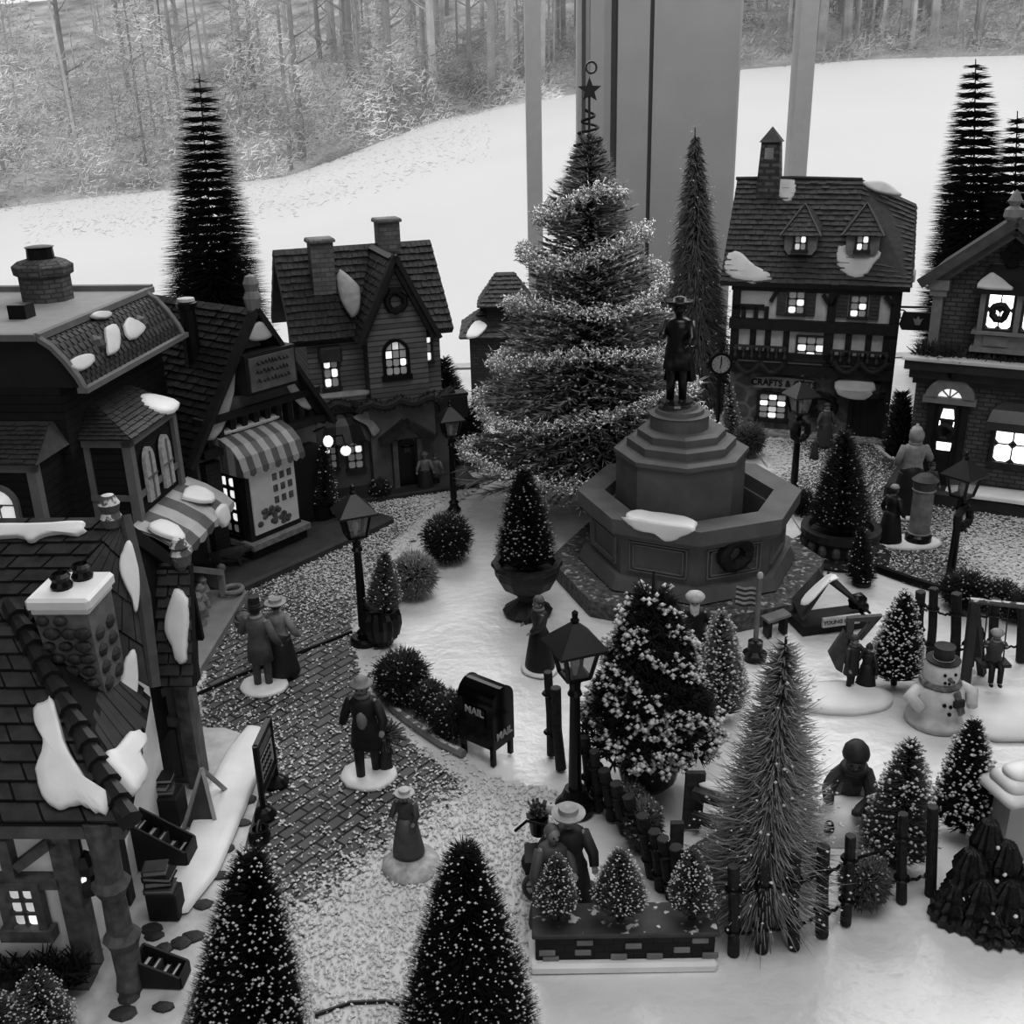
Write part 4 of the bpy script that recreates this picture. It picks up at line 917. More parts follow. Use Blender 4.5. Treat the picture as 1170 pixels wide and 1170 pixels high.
for k in range(10): xx = .2 + k * .085; MB().box(xx, xx + .035, -.0, .06, .715, .865).build('wall_stud', TIMB, H)
for s_ in (-1, 1):
    pl = [(ax + s_ * .16, 1.2), (ax + s_ * .42, .80), (ax + s_ * .30, .80), (ax + s_ * .18, 1.0)]
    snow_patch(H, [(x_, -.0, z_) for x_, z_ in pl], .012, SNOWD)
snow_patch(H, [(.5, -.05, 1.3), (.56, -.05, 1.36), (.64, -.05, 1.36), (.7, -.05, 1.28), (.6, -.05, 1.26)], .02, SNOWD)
# display bay
bx0, bx1, by, bz0, bz1 = .30, .68, -.15, .14, .60
q = MB(); q.box(bx0, bx1, by, .1, bz0, bz1); q.box(bx0 - .02, bx1 + .02, by - .02, .1, .05, bz0 - .0); bo = q.build('display_bay', TIMB, H)
q = MB(); q.box(bx0 - .03, bx1 + .03, by - .05, .1, bz0 - .02, bz0 + .015); q.build('display_sill', mat('sill_frost', .2, noise=.3, ns=30), bo)
fo = MB(); fo.box(bx0 + .03, bx1 - .02, by - .01, by, bz0 + .05, bz1 - .04)
fo = fo.build('display_window', glow('display_scene', .3, .09), bo)
q = MB()
for k in range(3):
    for j in range(3): q.box(bx0 + .19 + k * .055, bx0 + .22 + k * .055, by - .016, by - .01, bz0 + .2 + j * .07, bz0 + .24 + j * .07)
for k in range(26): a_ = random.uniform(0, 1); q.ball((bx0 + .06 + a_ * .25, by - .012, bz0 + .07 + random.uniform(0, .09 + .05 * math.sin(a_ * 5))), (.022, .006, .018), 6)
q.build('display_figures', mat('display_dark', .09, noise=.6, ns=40), fo)
Ms = Matrix.Translation((bx0, .1, 0)) @ Matrix.Rotation(-PI / 2, 4, 'Z')
window(bo, .045, .175, bz0 + .05, bz1 - .06, 2, 5, [0, 1, 2, 3, 4, 5, 6, 7], M=Ms, fm=BLACK, mun=.02, litm=LIT)
prof = [(0, 0), (-.08, -.012), (-.16, -.045), (-.22, -.10), (-.245, -.17)]
stripes_awning(bx0 - .03, bx1 + .05, .06, .77, prof, 10, mat('awning_cream', .34, rough=.5, noise=.1), AWD, H)
snow_patch(H, [(.34, -.0, .775), (.72, -.0, .775), (.74, .04, .79), (.35, .04, .79)], .02, SNOWD)
q = MB(); q.box(.78, .98, -.02, .06, .05, .55); q.build('door', mat('door_dark', .012), H)
q = MB(); q.box(.16, .26, -.005, .06, .05, .64); q.build('side_panel', mat('panel_brown', .05, pat='vplank', ps=(.03, .03)), H)
LM = MB(); LM.tube([(.98, 0, .62), (1.0, -.08, .66), (1.0, -.1, .6)], .006, 5); lm = LM.build('lamp_arm', BLACK, H)
MB().ball((1.0, -.1, .57), (.032, .032, .038), 10).build('lamp_globe', LIT, lm)
LM = MB(); LM.tube([(1.1, .0, .55), (1.14, -.08, .57), (1.14, -.1, .5)], .006, 5); lm = LM.build('lamp_arm', BLACK, H)
MB().ball((1.14, -.1, .47), (.035, .035, .032), 10).build('lamp_globe', LIT, lm)
q = MB(); q.bev(-.1, 1.25, -.38, D_, 0, .055, .015); q.build('sidewalk', mat('sidewalk_grey', .05, rough=.6, noise=.3, ns=10), H)

# ------------------------------------------------------------------ clapboard house with two chimneys
C_ = Fr((-1.50, 6.70), (-0.49, 7.06), 'clapboard_house', 'grey clapboard house with steep front gable, wreath, two chimneys and scalloped awning')
H = C_.root
CLP = mat('grey_clapboard', .15, rough=.65, noise=.12, ns=14, pat='plank', ps=(9, .035), mortar=.004, v2=.06)
LOW = mat('smooth_plaster_grey', .11, rough=.65, noise=.15, ns=12)
SRF = mat('brown_shingle', .022, rough=.6, noise=.35, ns=25, bump=.2)
x0, x1, dp, ze, zr, yr = .2, 1.1, .8, 1.12, 1.60, .4
MB().prism([(0, .62), (dp, .62), (dp, ze), (yr, zr - .03), (0, ze)], x0, x1, 'x').build('upper_wall', CLP, H)
MB().box(x0 - .03, x1 + .03, -.05, dp, 0, .62).build('ground_floor_wall', LOW, H)
rf = MB(); rf.slab([(x0 - .1, -.08, ze - .05), (x1 + .08, -.08, ze - .05), (x1 + .08, yr, zr), (x0 - .1, yr, zr)], -.05); rf.slab([(x1 + .08, .88, ze - .05), (x0 - .1, .88, ze - .05), (x0 - .1, yr, zr), (x1 + .08, yr, zr)], -.05)
ro = rf.build('roof', SRF, H)
sh = MB(); sh.shingle((x0 - .1, -.08, ze - .05), (x1 + .08, -.08, ze - .05), (x1 + .08, yr, zr), (x0 - .1, yr, zr), 13, 30, .013, off=.3); sh.shingle((x1 + .08, .88, ze - .05), (x0 - .1, .88, ze - .05), (x0 - .1, yr, zr), (x1 + .08, yr, zr), 10, 20, .013); sh.build('shingle', SRF, ro)
gx0, gx1, gy, gz, ga_ = .57, .97, -.15, 1.13, 1.60; gc = (gx0 + gx1) / 2
MB().prism([(gx0, .62), (gx1, .62), (gx1, gz), (gc, ga_ - .05), (gx0, gz)], gy, .3).build('front_gable_wall', CLP, H)
rf = MB(); k_ = .07
rf.slab([(gx0 - k_, gy - .06, gz - .07), (gc, gy - .06, ga_), (gc, .42, ga_), (gx0 - k_, .3, gz - .07)], -.045); rf.slab([(gc, gy - .06, ga_), (gx1 + k_, gy - .06, gz - .07), (gx1 + k_, .3, gz - .07), (gc, .42, ga_)], -.045)
g2 = rf.build('gable_roof', SRF, H)
sh = MB(); sh.shingle((gx0 - k_, .3, gz - .07), (gx0 - k_, gy - .06, gz - .07), (gc, gy - .06, ga_), (gc, .42, ga_), 13, 14, .013); sh.shingle((gx1 + k_, gy - .06, gz - .07), (gx1 + k_, .3, gz - .07), (gc, .42, ga_), (gc, gy - .06, ga_), 13, 14, .013); sh.build('shingle', SRF, g2)
for s_ in (-1, 1): q = MB(); q.bar((gc + s_ * (.2 + k_), gy - .07, gz - .08), (gc, gy - .07, ga_ - .005), .03, .05, (0, 1, 0)); q.build('bargeboard', mat('bargeboard_dark', .02), g2)
for cx, cy, w_, z0_, z1_ in ((.38, .2, .075, 1.25, 1.66), (.88, .4, .075, 1.5, 1.74)):
    q = MB(); q.box(cx - w_, cx + w_, cy - w_ * .8, cy + w_ * .8, z0_, z1_); q.bev(cx - w_ - .015, cx + w_ + .015, cy - w_ - .005, cy + w_ + .005, z1_, z1_ + .025, .01); q.build('chimney', mat('chimney_grey', .15, rough=.6, noise=.2, pat='brick', ps=(.06, .03), mortar=.003, v2=.1), H)
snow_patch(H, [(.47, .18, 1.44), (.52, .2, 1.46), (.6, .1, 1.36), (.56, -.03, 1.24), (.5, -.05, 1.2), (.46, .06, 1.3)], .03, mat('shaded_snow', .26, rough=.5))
q = MB(); q.ring((gc, gy - .02, 1.30), .06, .022, 20, 7, 'y', .1); q.box(gc - .04, gc + .04, gy - .05, gy - .02, 1.36, 1.39); q.build('gable_wreath', mat('dark_wreath', .008), H)
r_ = C_.rect(440, 390, 464, 428, gy); window(H, r_[0], r_[1], r_[2], r_[3], 3, 4, [1, 3, 8], y=gy, arch=True, fm=BLACK, fw_=.02)
r_ = C_.rect(370, 410, 386, 442, -.0); window(H, r_[0], r_[1], r_[2], r_[3], 2, 3, [0, 3, 4], y=0)
q = MB(); q.bev(r_[0] - .03, r_[1] + .03, -.06, 0, r_[3] - .01, r_[3] + .09, .015); q.build('window_hood', mat('hood_brown', .04), H)
r_ = C_.rect(480, 382, 492, 412, -.0); window(H, r_[0], r_[1], r_[2], r_[3], 2, 3, [1, 2, 5], y=0)
q = MB(); q.bev(r_[0] - .02, r_[1] + .03, -.06, 0, r_[3] - .01, r_[3] + .07, .015); q.build('window_hood', mat('hood_brown', .04), H)
# belt garland
q = MB(); pts = []
for k in range(33): t_ = k / 32; pts.append((x0 - .05 + (x1 - x0 + .1) * t_, -.1 if not (.5 < x0 + .9 * t_ < .97) else -.2, .66 - .035 * abs(math.sin(t_ * PI * 5))))
q.tube(pts, .03, 7)
for p in pts:
    for k in range(14): a_ = random.uniform(0, 6.28); q.tube([p, (p[0] + math.cos(a_) * .05, p[1] - random.uniform(0, .03), p[2] + math.sin(a_) * .05)], [.009, .001], 3)
q.build('garland', mat('garland_green', .03), H)
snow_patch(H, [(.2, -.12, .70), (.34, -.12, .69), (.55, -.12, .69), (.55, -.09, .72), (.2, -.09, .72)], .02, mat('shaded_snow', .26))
# scalloped half-round awning
q1, q2 = MB(), MB(); acx, aw_, az0 = .36, .24, .40
for k in range(7):
    a, b = PI + PI * k / 7, PI + PI * (k + 1) / 7; rows = [(0.3, .17), (.55, .155), (.8, .11), (1.0, .0)]; vs = []
    for rr, zz in rows: vs += [(acx + math.cos(a) * aw_ * rr, -.05 + math.sin(a) * .15 * rr, az0 + zz), (acx + math.cos(b) * aw_ * rr, -.05 + math.sin(b) * .15 * rr, az0 + zz)]
    vs += [((vs[6][0] + vs[7][0]) / 2, (vs[6][1] + vs[7][1]) / 2, az0 - .03)]
    (q1 if k % 2 else q2).add(vs, [(0, 1, 3, 2), (2, 3, 5, 4), (4, 5, 7, 6), (6, 7, 8)])
q1.add([(acx - .07, -.05, az0 + .17), (acx + .07, -.05, az0 + .17), (acx + .07, -.1, az0 + .165), (acx - .07, -.1, az0 + .165)], [(0, 1, 2, 3)])
ao = q1.build('awning', mat('awning_mid', .08, rough=.5), H); q2.build('awning_stripe', mat('awning_black', .015, rough=.5), ao)
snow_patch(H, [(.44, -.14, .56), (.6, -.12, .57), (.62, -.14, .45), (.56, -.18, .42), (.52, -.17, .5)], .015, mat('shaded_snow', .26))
for (a_, b_, c_, d_, lit) in ((371, 503, 384, 535, [0, 2]), (397, 500, 414, 535, [3]), (352, 510, 362, 535, [1])):
    r_ = C_.rect(a_, b_, c_, d_, -.06); window(H, r_[0], r_[1], r_[2], r_[3], 2, 4, lit, y=-.055, arch=True)
# entrance
r_ = C_.rect(455, 500, 474, 548, gy); dx = (r_[0] + r_[1]) / 2
MB().box(gx0 - .02, gx1 + .03, gy - .0, -.04, 0, .62).build('porch_wall', LOW, H)
q = MB(); q.box(r_[0] - .0, r_[1] + .0, gy - .03, gy, .05, r_[3] - .04); q.lathe([(.055, 0), (.055, .0)], 8, (dx, gy - .01, r_[3] - .05)); 
q.prism([(dx + math.cos(PI * k / 8) * (r_[1] - r_[0]) / 2, r_[3] - .045 + math.sin(PI * k / 8) * .05) for k in range(9)], gy - .03, gy); do = q.build('door', BLACK, H)
MB().prism([(dx - .02, .28), (dx + .02, .28), (dx + .02, .33), (dx - .02, .33)], gy - .035, gy - .03).build('door_pane', mat('door_glass', .06), do)
for s_ in (-1, 1): q = MB(); q.box(dx + s_ * .085 - .018, dx + s_ * .085 + .018, gy - .05, gy, .03, r_[3]); q.build('door_post', mat('door_post_grey', .1), H)
ze_ = r_[3]
for s_ in (-1, 1): q = MB(); q.bar((dx + s_ * .18, gy - .06, ze_ - .0), (dx, gy - .06, ze_ + .12), .05, .1, (0, 1, 0)); q.build('door_hood', SRF, H)
q = MB(); q.prism([(dx - .1, ze_), (dx + .1, ze_), (dx, ze_ + .09)], gy - .03, gy); q.build('door_pediment', mat('pediment_grey', .12), H)
q = MB(); q.box(gx1 + .06, gx1 + .26, -.17, -.14, .47, .62); q.box(gx1 + .05, gx1 + .27, -.16, -.05, .62, .64); q.build('hanging_sign', mat('hanging_sign_dark', .02), H)
r_ = C_.rect(486, 466, 492, 495, -.06); window(H, r_[0], r_[1] + .02, r_[2], r_[3], 2, 3, [0, 3], y=-.055)
MB().bev(x0 - .1, x1 + .15, -.32, dp + .05, 0, .04, .01).build('base', mat('house_base_dark', .03), H)

# ------------------------------------------------------------------ small tower house behind the big tree
T_ = Fr((-.42, 8.75), (.95, 8.75), 'tower_house', 'small dark house with stepped tiled tower, mostly behind the big tinsel tree')
H = T_.root
def hip(mb, sh_, x0_, x1_, y0_, y1_, z0_, z1_, ov=.05, rows=7, cols=8, ridge=.3):
    a, b, c, d = x0_ - ov, x1_ + ov, y0_ - ov, y1_ + ov; rx = (b - a) * ridge / 2; xm, ym = (a + b) / 2, (c + d) / 2
    P_ = [(a, c, z0_), (b, c, z0_), (b, d, z0_), (a, d, z0_), (xm - rx, ym, z1_), (xm + rx, ym, z1_)]
    mb.add(P_, [(0, 1, 5, 4), (1, 2, 5), (2, 3, 4, 5), (3, 0, 4), (3, 2, 1, 0)])
    sh_.shingle(P_[0], P_[1], P_[5], P_[4], rows, cols, .012); sh_.shingle(P_[3], P_[0], P_[4], (P_[4][0], P_[4][1] + .01, P_[4][2]), rows, cols, .012); sh_.shingle(P_[1], P_[2], (P_[5][0], P_[5][1] + .01, P_[5][2]), P_[5], rows, cols, .012)
p0 = T_.at(553, 350); p1 = T_.at(600, 350); zt_ = T_.at(575, 312)[1]; ze_ = p0[1]
TBR = mat('tower_brick', .05, rough=.7, noise=.25, pat='brick', ps=(.06, .025), mortar=.004, v2=.03)
MB().box(p0[0] + .02, p1[0], .0, .36, 0, ze_).build('tower_wall', TBR, H)
a, s_ = MB(), MB(); hip(a, s_, p0[0] + .02, p1[0], 0, .36, ze_, zt_ - .02, .07, 8, 8); ao = a.build('tower_roof', TILE, H); s_.build('roof_tile', TILE, ao)
l0 = T_.at(530, 382); zl = l0[1]
MB().box(l0[0] + .05, p1[0] + .2, -.12, .5, 0, zl).build('lower_wall', TBR, H)
a, s_ = MB(), MB(); hip(a, s_, l0[0] + .05, p1[0] + .2, -.12, .5, zl, zl + .2, .08, 6, 12, .5); ao = a.build('lower_roof', TILE, H); s_.build('roof_tile', TILE, ao)
snow_patch(H, [(l0[0] + .02, -.2, zl + .02), (l0[0] + .12, -.2, zl + .02), (l0[0] + .2, -.1, zl + .09), (l0[0] + .1, -.05, zl + .12)], .015)
r0_ = T_.at(768, 350); r1_ = T_.at(733, 305)
MB().prism([(p1[0] + .2, 0), (r0_[0] - .06, 0), (r0_[0] - .06, r0_[1]), (r1_[0], r1_[1] - .04), (p1[0] + .2, r1_[1] - .04)], .05, .7).build('main_wall', TBR, H)
q = MB(); q.slab([(p1[0] + .1, -.05, r0_[1] - .02), (r0_[0], -.05, r0_[1] - .02), (r1_[0], .35, r1_[1]), (p1[0] + .1, .35, r1_[1])], -.04); ro = q.build('main_roof', TILE, H)
q = MB(); q.shingle((p1[0] + .1, -.05, r0_[1] - .02), (r0_[0], -.05, r0_[1] - .02), (r1_[0], .35, r1_[1]), (p1[0] + .1, .35, r1_[1]), 8, 18, .012); q.build('roof_tile', TILE, ro)
q = MB(); q.bar((r0_[0], -.05, r0_[1] - .01), (r1_[0], .35, r1_[1] + .01), .03, .03); q.build('roof_edge', mat('dormer_edge', .1), ro)

# ------------------------------------------------------------------ book shop (lower left)
G_ = Fr((-2.2, 2.50), (-1.28, 2.46), 'timbered_bookshop', 'near timber framed book shop with dark brick textured roof, stone chimney and large snow patches')
H = G_.root
GR = mat('brick_textured_roof', .045, rough=.5, noise=.35, ns=20, bump=.2)
GRL = mat('roof_groove', .006, rough=.8)
STG = mat('old_plaster', .85, rough=.7, noise=.15, ns=8, bump=.2)
BEAM = mat('worn_beam', .10, rough=.6, noise=.45, ns=24, bump=.5)
E1 = (1.13, -.06, .66); T1 = (.56, .56, 1.02); xl = -.9
wx1 = .86
MB().box(xl, wx1, 0, .8, .05, .66).build('front_wall', STG, H)
rf = MB(); rf.slab([(xl, -.06, .66), E1, T1, (xl, .56, 1.02)], -.04); rf.slab([E1, (.95, .60, .66), (.62, .62, 1.0)], -.03); rf.slab([E1, (.62, .62, 1.0), T1], -.03)
rf.slab([(xl, .5, .96), (.62, .5, .96), (.86, .82, 1.22), (xl, .82, 1.22)], -.04); rf.slab([(.60, .56, 1.0), (.95, .60, .70), (.86, .82, 1.22)], -.03); rf.slab([(.86, 1.34, .8), (xl, 1.34, .8), (xl, .82, 1.22), (.86, .82, 1.22)], -.05)
ro = rf.build('roof', GRL, H)
sh = MB(); sh.shingle((xl, -.06, .662), (1.13, -.06, .662), (T1[0], T1[1], T1[2]), (xl, .56, 1.02), 12, 17, .016, gap=.07, over=.0, jit=.15)
sh.shingle((xl, .52, .98), (.64, .52, .98), (.86, .82, 1.222), (xl, .82, 1.222), 8, 14, .014, gap=.07, over=0, jit=.15); sh.shingle((.62, .56, 1.0), (.95, .60, .702), (.87, .80, 1.18), (.86, .82, 1.222), 4, 6, .012, gap=.07, over=0, jit=.15)
sh.build('brick_shingle', GR, ro)
bd = MB(); bd.shingle((1.13, -.06, .662), (.95, .60, .662), (.62, .62, 1.0), T1, 1, 12, .01, gap=.1, over=0); bd.build('roof_board', mat('roof_plank', .035, rough=.6, noise=.3), ro)
hp = MB(); A0, A1 = V(T1), V(E1)
for k in range(13): a = A0.lerp(A1, k / 13); b = A0.lerp(A1, (k + 1.15) / 13); hp.tube([a + V((0, 0, .012)), b + V((0, 0, .022))], [.024, .034], 8)
hp.build('hip_tile', mat('hip_tile_black', .025, rough=.45, noise=.3), ro)
MB().prism([(.3, .8), (1.34, .8), (1.34, .66), (.3, .66)], xl, .8, 'x').build('back_wall', STG, H)
MB().add([(.84, .6, .8), (.84, 1.34, .8), (.84, .82, 1.2), (.84, .6, .3), (.84, 1.34, .3)], [(0, 2, 1), (3, 0, 1, 4)]).build('gable_wall', TIMB, H)
q = MB(); q.tube([(.87, .82, 1.23), (.93, .72, .98), (.97, .60, .70)], [.02, .025, .02], 8); q.build('rake_board', mat('rake_grey', .08), ro)
FP = [(xl, -.06, .685), (1.13, -.06, .685), (xl, .56, 1.045)]; BP = [(xl, .52, 1.01), (.88, .52, 1.01), (xl, .82, 1.245)]
snow_patch(H, [G_.on(x, y, *FP) for x, y in [(40, 812), (55, 796), (62, 800), (74, 845), (92, 880), (110, 900), (127, 908), (122, 926), (108, 928), (92, 918), (72, 925), (56, 922), (46, 905), (42, 880), (50, 850), (42, 830)]], .03)
SPl = [E1, (.95, .60, .66), (.62, .62, 1.0)]
SPl = [(p[0], p[1], p[2] + .03) for p in SPl]
snow_patch(H, [G_.on(x, y, *SPl) for x, y in [(118, 864), (132, 856), (146, 838), (160, 838), (165, 850), (157, 862), (166, 885), (160, 902), (152, 910), (135, 890)]], .035)
snow_patch(H, [G_.on(x, y, *BP) for x, y in [(-40, 600), (0, 600), (50, 599), (94, 597), (96, 606), (88, 612), (70, 610), (50, 613), (35, 620), (20, 614), (-40, 618)]], .03)
RKP = [(.86, .79, 1.24), (.95, .585, .73), (.99, .75, 1.0)]
snow_patch(H, [G_.on(x, y, *RKP) for x, y in [(136, 650), (140, 628), (148, 615), (156, 640), (160, 668), (158, 695), (154, 700), (150, 684), (142, 668)]], .02)
snow_patch(H, [G_.on(x, y, *RKP) for x, y in [(146, 748), (154, 742), (158, 768), (156, 800), (149, 803), (139, 792), (136, 778), (141, 760)]], .02)
# chimney
cx, cy = .80, .50
q = MB(); q.add([(cx - .06, cy - .07, .72), (cx + .085, cy - .07, .72), (cx + .085, cy + .09, .72), (cx - .06, cy + .09, .72), (cx - .085, cy - .09, 1.07), (cx + .085, cy - .09, 1.07), (cx + .085, cy + .09, 1.07), (cx - .085, cy + .09, 1.07)], [(4, 5, 6, 7), (0, 1, 5, 4), (1, 2, 6, 5), (2, 3, 7, 6), (3, 0, 4, 7)])
cho = q.build('stone_chimney', mat('chimney_mortar', .18, rough=.7, noise=.2, ns=20, bump=.3), H)
for k in range(20):
    z_ = .78 + (k // 3) * .045; xx = cx - .055 + (k % 3) * .055 + (.02 if (k // 3) % 2 else 0)
    if z_ > 1.05: break
    q = MB(); r_ = random.uniform(.02, .028); q.ball((min(xx, cx + .06), cy - .083 - .02 * (z_ - .72) / .35, z_), (r_, .014, r_ * .75), 9, .08); q.build('round_stone', mat('field_stone', .045, rough=.6, noise=.3), cho)
for k in range(8):
    z_ = .80 + (k // 2) * .06; q = MB(); q.ball((cx + .086, cy - .04 + (k % 2) * .08, z_), (.014, .028, .022), 8, .08); q.build('round_stone', mat('field_stone', .07), cho)
q = MB(); q.bev(cx - .1, cx + .1, cy - .105, cy + .105, 1.09, 1.125, .01); q.bev(cx - .09, cx + .09, cy - .095, cy + .095, 1.07, 1.09, .005); q.build('snowy_cap', SNOW, cho)
for dx, dy in ((-.015, -.02), (.02, .05)): q = MB(); q.lathe([(.03, 1.12), (.034, 1.135), (.026, 1.15), (.032, 1.165), (.022, 1.175), (.02, 1.165)], 12, (cx + dx, cy + dy, 0)); q.build('chimney_pot', BLACK, cho)
# front wall timber and window
def wbox(q, x0_, y0_, x1_, y1_, off=-.01, d=.025):
    r = G_.rect(x0_, y0_, x1_, y1_, off); q.box(r[0], r[1], off - d, .02, r[2], r[3])
MB().box(xl, 1.1, -.05, .03, .60, .645).build('eave_board', mat('eave_grey', .13, noise=.3), H)
for rc in ((-40, 998, 72, 1010), (74, 950, 98, 1105), (4, 955, 17, 998)):
    q = MB(); wbox(q, *rc); q.build('wall_beam', BEAM, H)
a_, b_ = G_.at(20, 990, -.02), G_.at(62, 958, -.02); q = MB(); q.bar((a_[0], -.02, a_[1]), (b_[0], -.02, b_[1]), .03, .03); q.build('brace', BEAM, H)
q = MB(); wbox(q, -40, 1100, 104, 1122, -.02, .03); q.build('sill_beam', BEAM, H)
r_ = G_.rect(15, 1010, 45, 1054, -.01); window(H, r_[0], r_[1], r_[2], r_[3], 2, 3, [0, 1, 2, 3, 4, 5], y=-.01, fm=BEAM, fw_=.025, mun=.01, depth=.03)
r_ = G_.rect(-60, 1010, -25, 1054, -.01); window(H, r_[0], r_[1], r_[2], r_[3], 2, 3, 'all', y=-.01, fm=BEAM, fw_=.025, mun=.01, depth=.03)
q = MB()
for k in range(330):
    xx = random.uniform(.45, .92); p = (xx, -.06 + random.uniform(-.03, .03), .09 + random.random() * .04 * (1.5 if xx > .78 else 1)); a_, e_ = random.uniform(0, 6.28), random.uniform(.1, 1.5); L_ = random.uniform(.03, .07) * (1.7 if xx > .78 else 1)
    q.tube([p, (p[0] + math.cos(a_) * math.cos(e_) * L_, p[1] + math.sin(a_) * math.cos(e_) * L_, p[2] + math.sin(e_) * L_)], [.007, .001], 3)
q.build('window_greenery', mat('dark_shrub', .012), H)
# porch posts carved like tree trunks
for px_, lean in ((142, 0),):
    xx, zz = G_.at(px_, 1100, -.03)
    q = MB(); q.lathe([(.045, .03), (.038, .1), (.04, .2), (.055, .235), (.036, .26), (.034, .38), (.04, .4), (.056, .43), (.04, .455), (.04, .55), (.048, .66)], 12, (xx + .01, -.03, 0), jit=.08); q.build('porch_post', BEAM, H)
q = MB(); q.box(.87, .9, .3, .34, .05, .66); q.build('porch_post', TIMB, H)
q = MB(); q.lathe([(.035, 0), (.04, .03), (.025, .06), (.035, .1), (.02, .13)], 8, (.93, .02, .36)); q.tube([(.93, .02, .49), (.93, .02, .56)], .005, 5); lo = q.build('porch_lantern', BLACK, H)
MB().ball((.93, .015, .42), (.014, .03, .018), 8).build('lantern_pane', LIT, lo)
# right rear wing
q = MB(); q.box(.66, .93, .97, 1.05, .05, .55); q.build('rear_wing_wall', mat('wing_plaster', .14, rough=.7), H)
for b_ in ((.64, .96, .94, .97, .50, .54), (.64, .68, .94, .97, .05, .5), (.89, .94, .93, .97, .05, .54), (.66, .92, .945, .97, .32, .36)): MB().box(*b_).build('wing_beam', BEAM, H)
MB().bar((.7, .95, .36), (.88, .95, .5), .03, .03).build('wing_brace', BEAM, H)
MB().box(.73, .86, .955, .975, .08, .3).build('wing_door', mat('wing_door_grey', .05), H)
q = MB(); q.slab([(.62, .90, .52), (.98, .90, .52), (.96, 1.09, .93), (.64, 1.09, .93)], -.04); wr_ = q.build('wing_roof', GRL, H)
q = MB(); q.shingle((.62, .90, .522), (.98, .90, .522), (.96, 1.09, .932), (.64, 1.09, .932), 11, 4, .012, gap=.07, over=0); q.build('brick_shingle', GR, wr_)
q = MB(); q.slab([(.96, 1.09, .93), (.96, 1.13, .60), (.64, 1.13, .60), (.64, 1.09, .93)], -.02); q.build('wing_back_roof', GRL, wr_)
q = MB(); q.prism([(.93, .5), (1.08, .5), (1.11, .6), (1.08, .88)], .66, .94, 'x'); q.build('wing_gable', TIMB, H)
q = MB(); q.lathe([(.02, .9), (.035, .93), (.04, .97), (.03, .99), (.036, 1.0), (.02, 1.03), (.004, 1.035)], 12, (.93, 1.09, 0)); q.build('finial', mat('finial_frosted', .12, frost=.9), wr_)
q = MB(); q.lathe([(.03, 1.2), (.036, 1.23), (.028, 1.25), (.036, 1.28), (.02, 1.31), (.004, 1.315)], 12, (.83, .8, 0)); q.build('finial', mat('finial_frosted', .12), ro)
snow_patch(H, [G_.on(x, y, (.62, .89, .53), (.98, .89, .53), (.64, 1.08, .94)) for x, y in [(200, 672), (212, 680), (216, 700), (214, 735), (212, 757), (203, 757), (197, 740), (189, 720), (190, 700)]], .03)
MB().prism([(xl, -.42), (1.14, -.42), (1.22, -.3), (1.22, .3), (1.17, .9), (1.06, 1.28), (.9, 1.36), (xl, 1.36)], 0, .045, 'z').build('snowy_base', mat('base_snow_stone', .5, rough=.55, noise=.25, ns=10, bump=.5), H)
for k in range(26):                                       # flat stones set in the base
    if k < 7: x_, y_ = .45 + k * .095, -.37 + (k % 2) * .03
    elif k < 16: x_, y_ = 1.15 - (k % 2) * .015, -.25 + (k - 7) * .14
    else: x_, y_ = random.uniform(.98, 1.14), random.uniform(-.2, .25)
    MB().ball((x_, y_, .045), (random.uniform(.028, .042), random.uniform(.02, .032), .012), 9, .1).build('base_stone', mat('field_stone', .07), H)
snow_patch(H, [(1.0, .3, .06), (1.1, .28, .06), (1.15, .6, .06), (1.12, 1.2, .06), (1.03, 1.35, .06), (.98, 1.2, .06), (.97, .8, .06), (.99, .5, .06)], .03)
# ------------------------------------------------------------------ bottle brush trees
def spikes(name, P, D, wd, m, parent, tv0=0., tv1=1., jit=None):
    """P start points, D needle vectors (n,3), wd base widths; every needle is a thin three-sided spike"""
    n = len(P); u = np.cross(D, np.array([.3, .2, 1.])); u /= np.linalg.norm(u, axis=1)[:, None] + 1e-9; w = np.cross(D, u); w /= np.linalg.norm(w, axis=1)[:, None] + 1e-9
    wd = np.broadcast_to(np.asarray(wd, float), (n,))[:, None]
    v = np.stack([P + u * wd, P - u * wd * .5 + w * wd * .87, P - u * wd * .5 - w * wd * .87, P + D * .8 + u * wd * .6, P + D], 1).reshape(-1, 3)
    b = (np.arange(n) * 5)[:, None]; f = np.concatenate([b + [0, 1, 3], b + [1, 4, 3], b + [1, 2, 4], b + [2, 0, 3], b + [2, 3, 4]], 0)
    me = bpy.data.meshes.new(name); me.vertices.add(len(v)); me.vertices.foreach_set('co', v.ravel()); nf = len(f)
    me.loops.add(nf * 3); me.loops.foreach_set('vertex_index', f.ravel()); me.polygons.add(nf); me.polygons.foreach_set('loop_start', np.arange(nf) * 3); me.polygons.foreach_set('loop_total', np.full(nf, 3))
    me.update(); me.validate()
    a = me.attributes.new('tipv', 'FLOAT', 'POINT'); j = np.zeros(n) if jit is None else jit
    tv = np.stack([np.full(n, tv0) + j * .2] * 3 + [np.full(n, tv0 * .3 + tv1 * .7) + j, np.full(n, tv1) + j], 1); a.data.foreach_set('value', np.clip(tv, 0, 1.).ravel().astype(np.float32))
    me.materials.append(m); o = bpy.data.objects.new(name, me); col.objects.link(o); o.parent = parent; return o
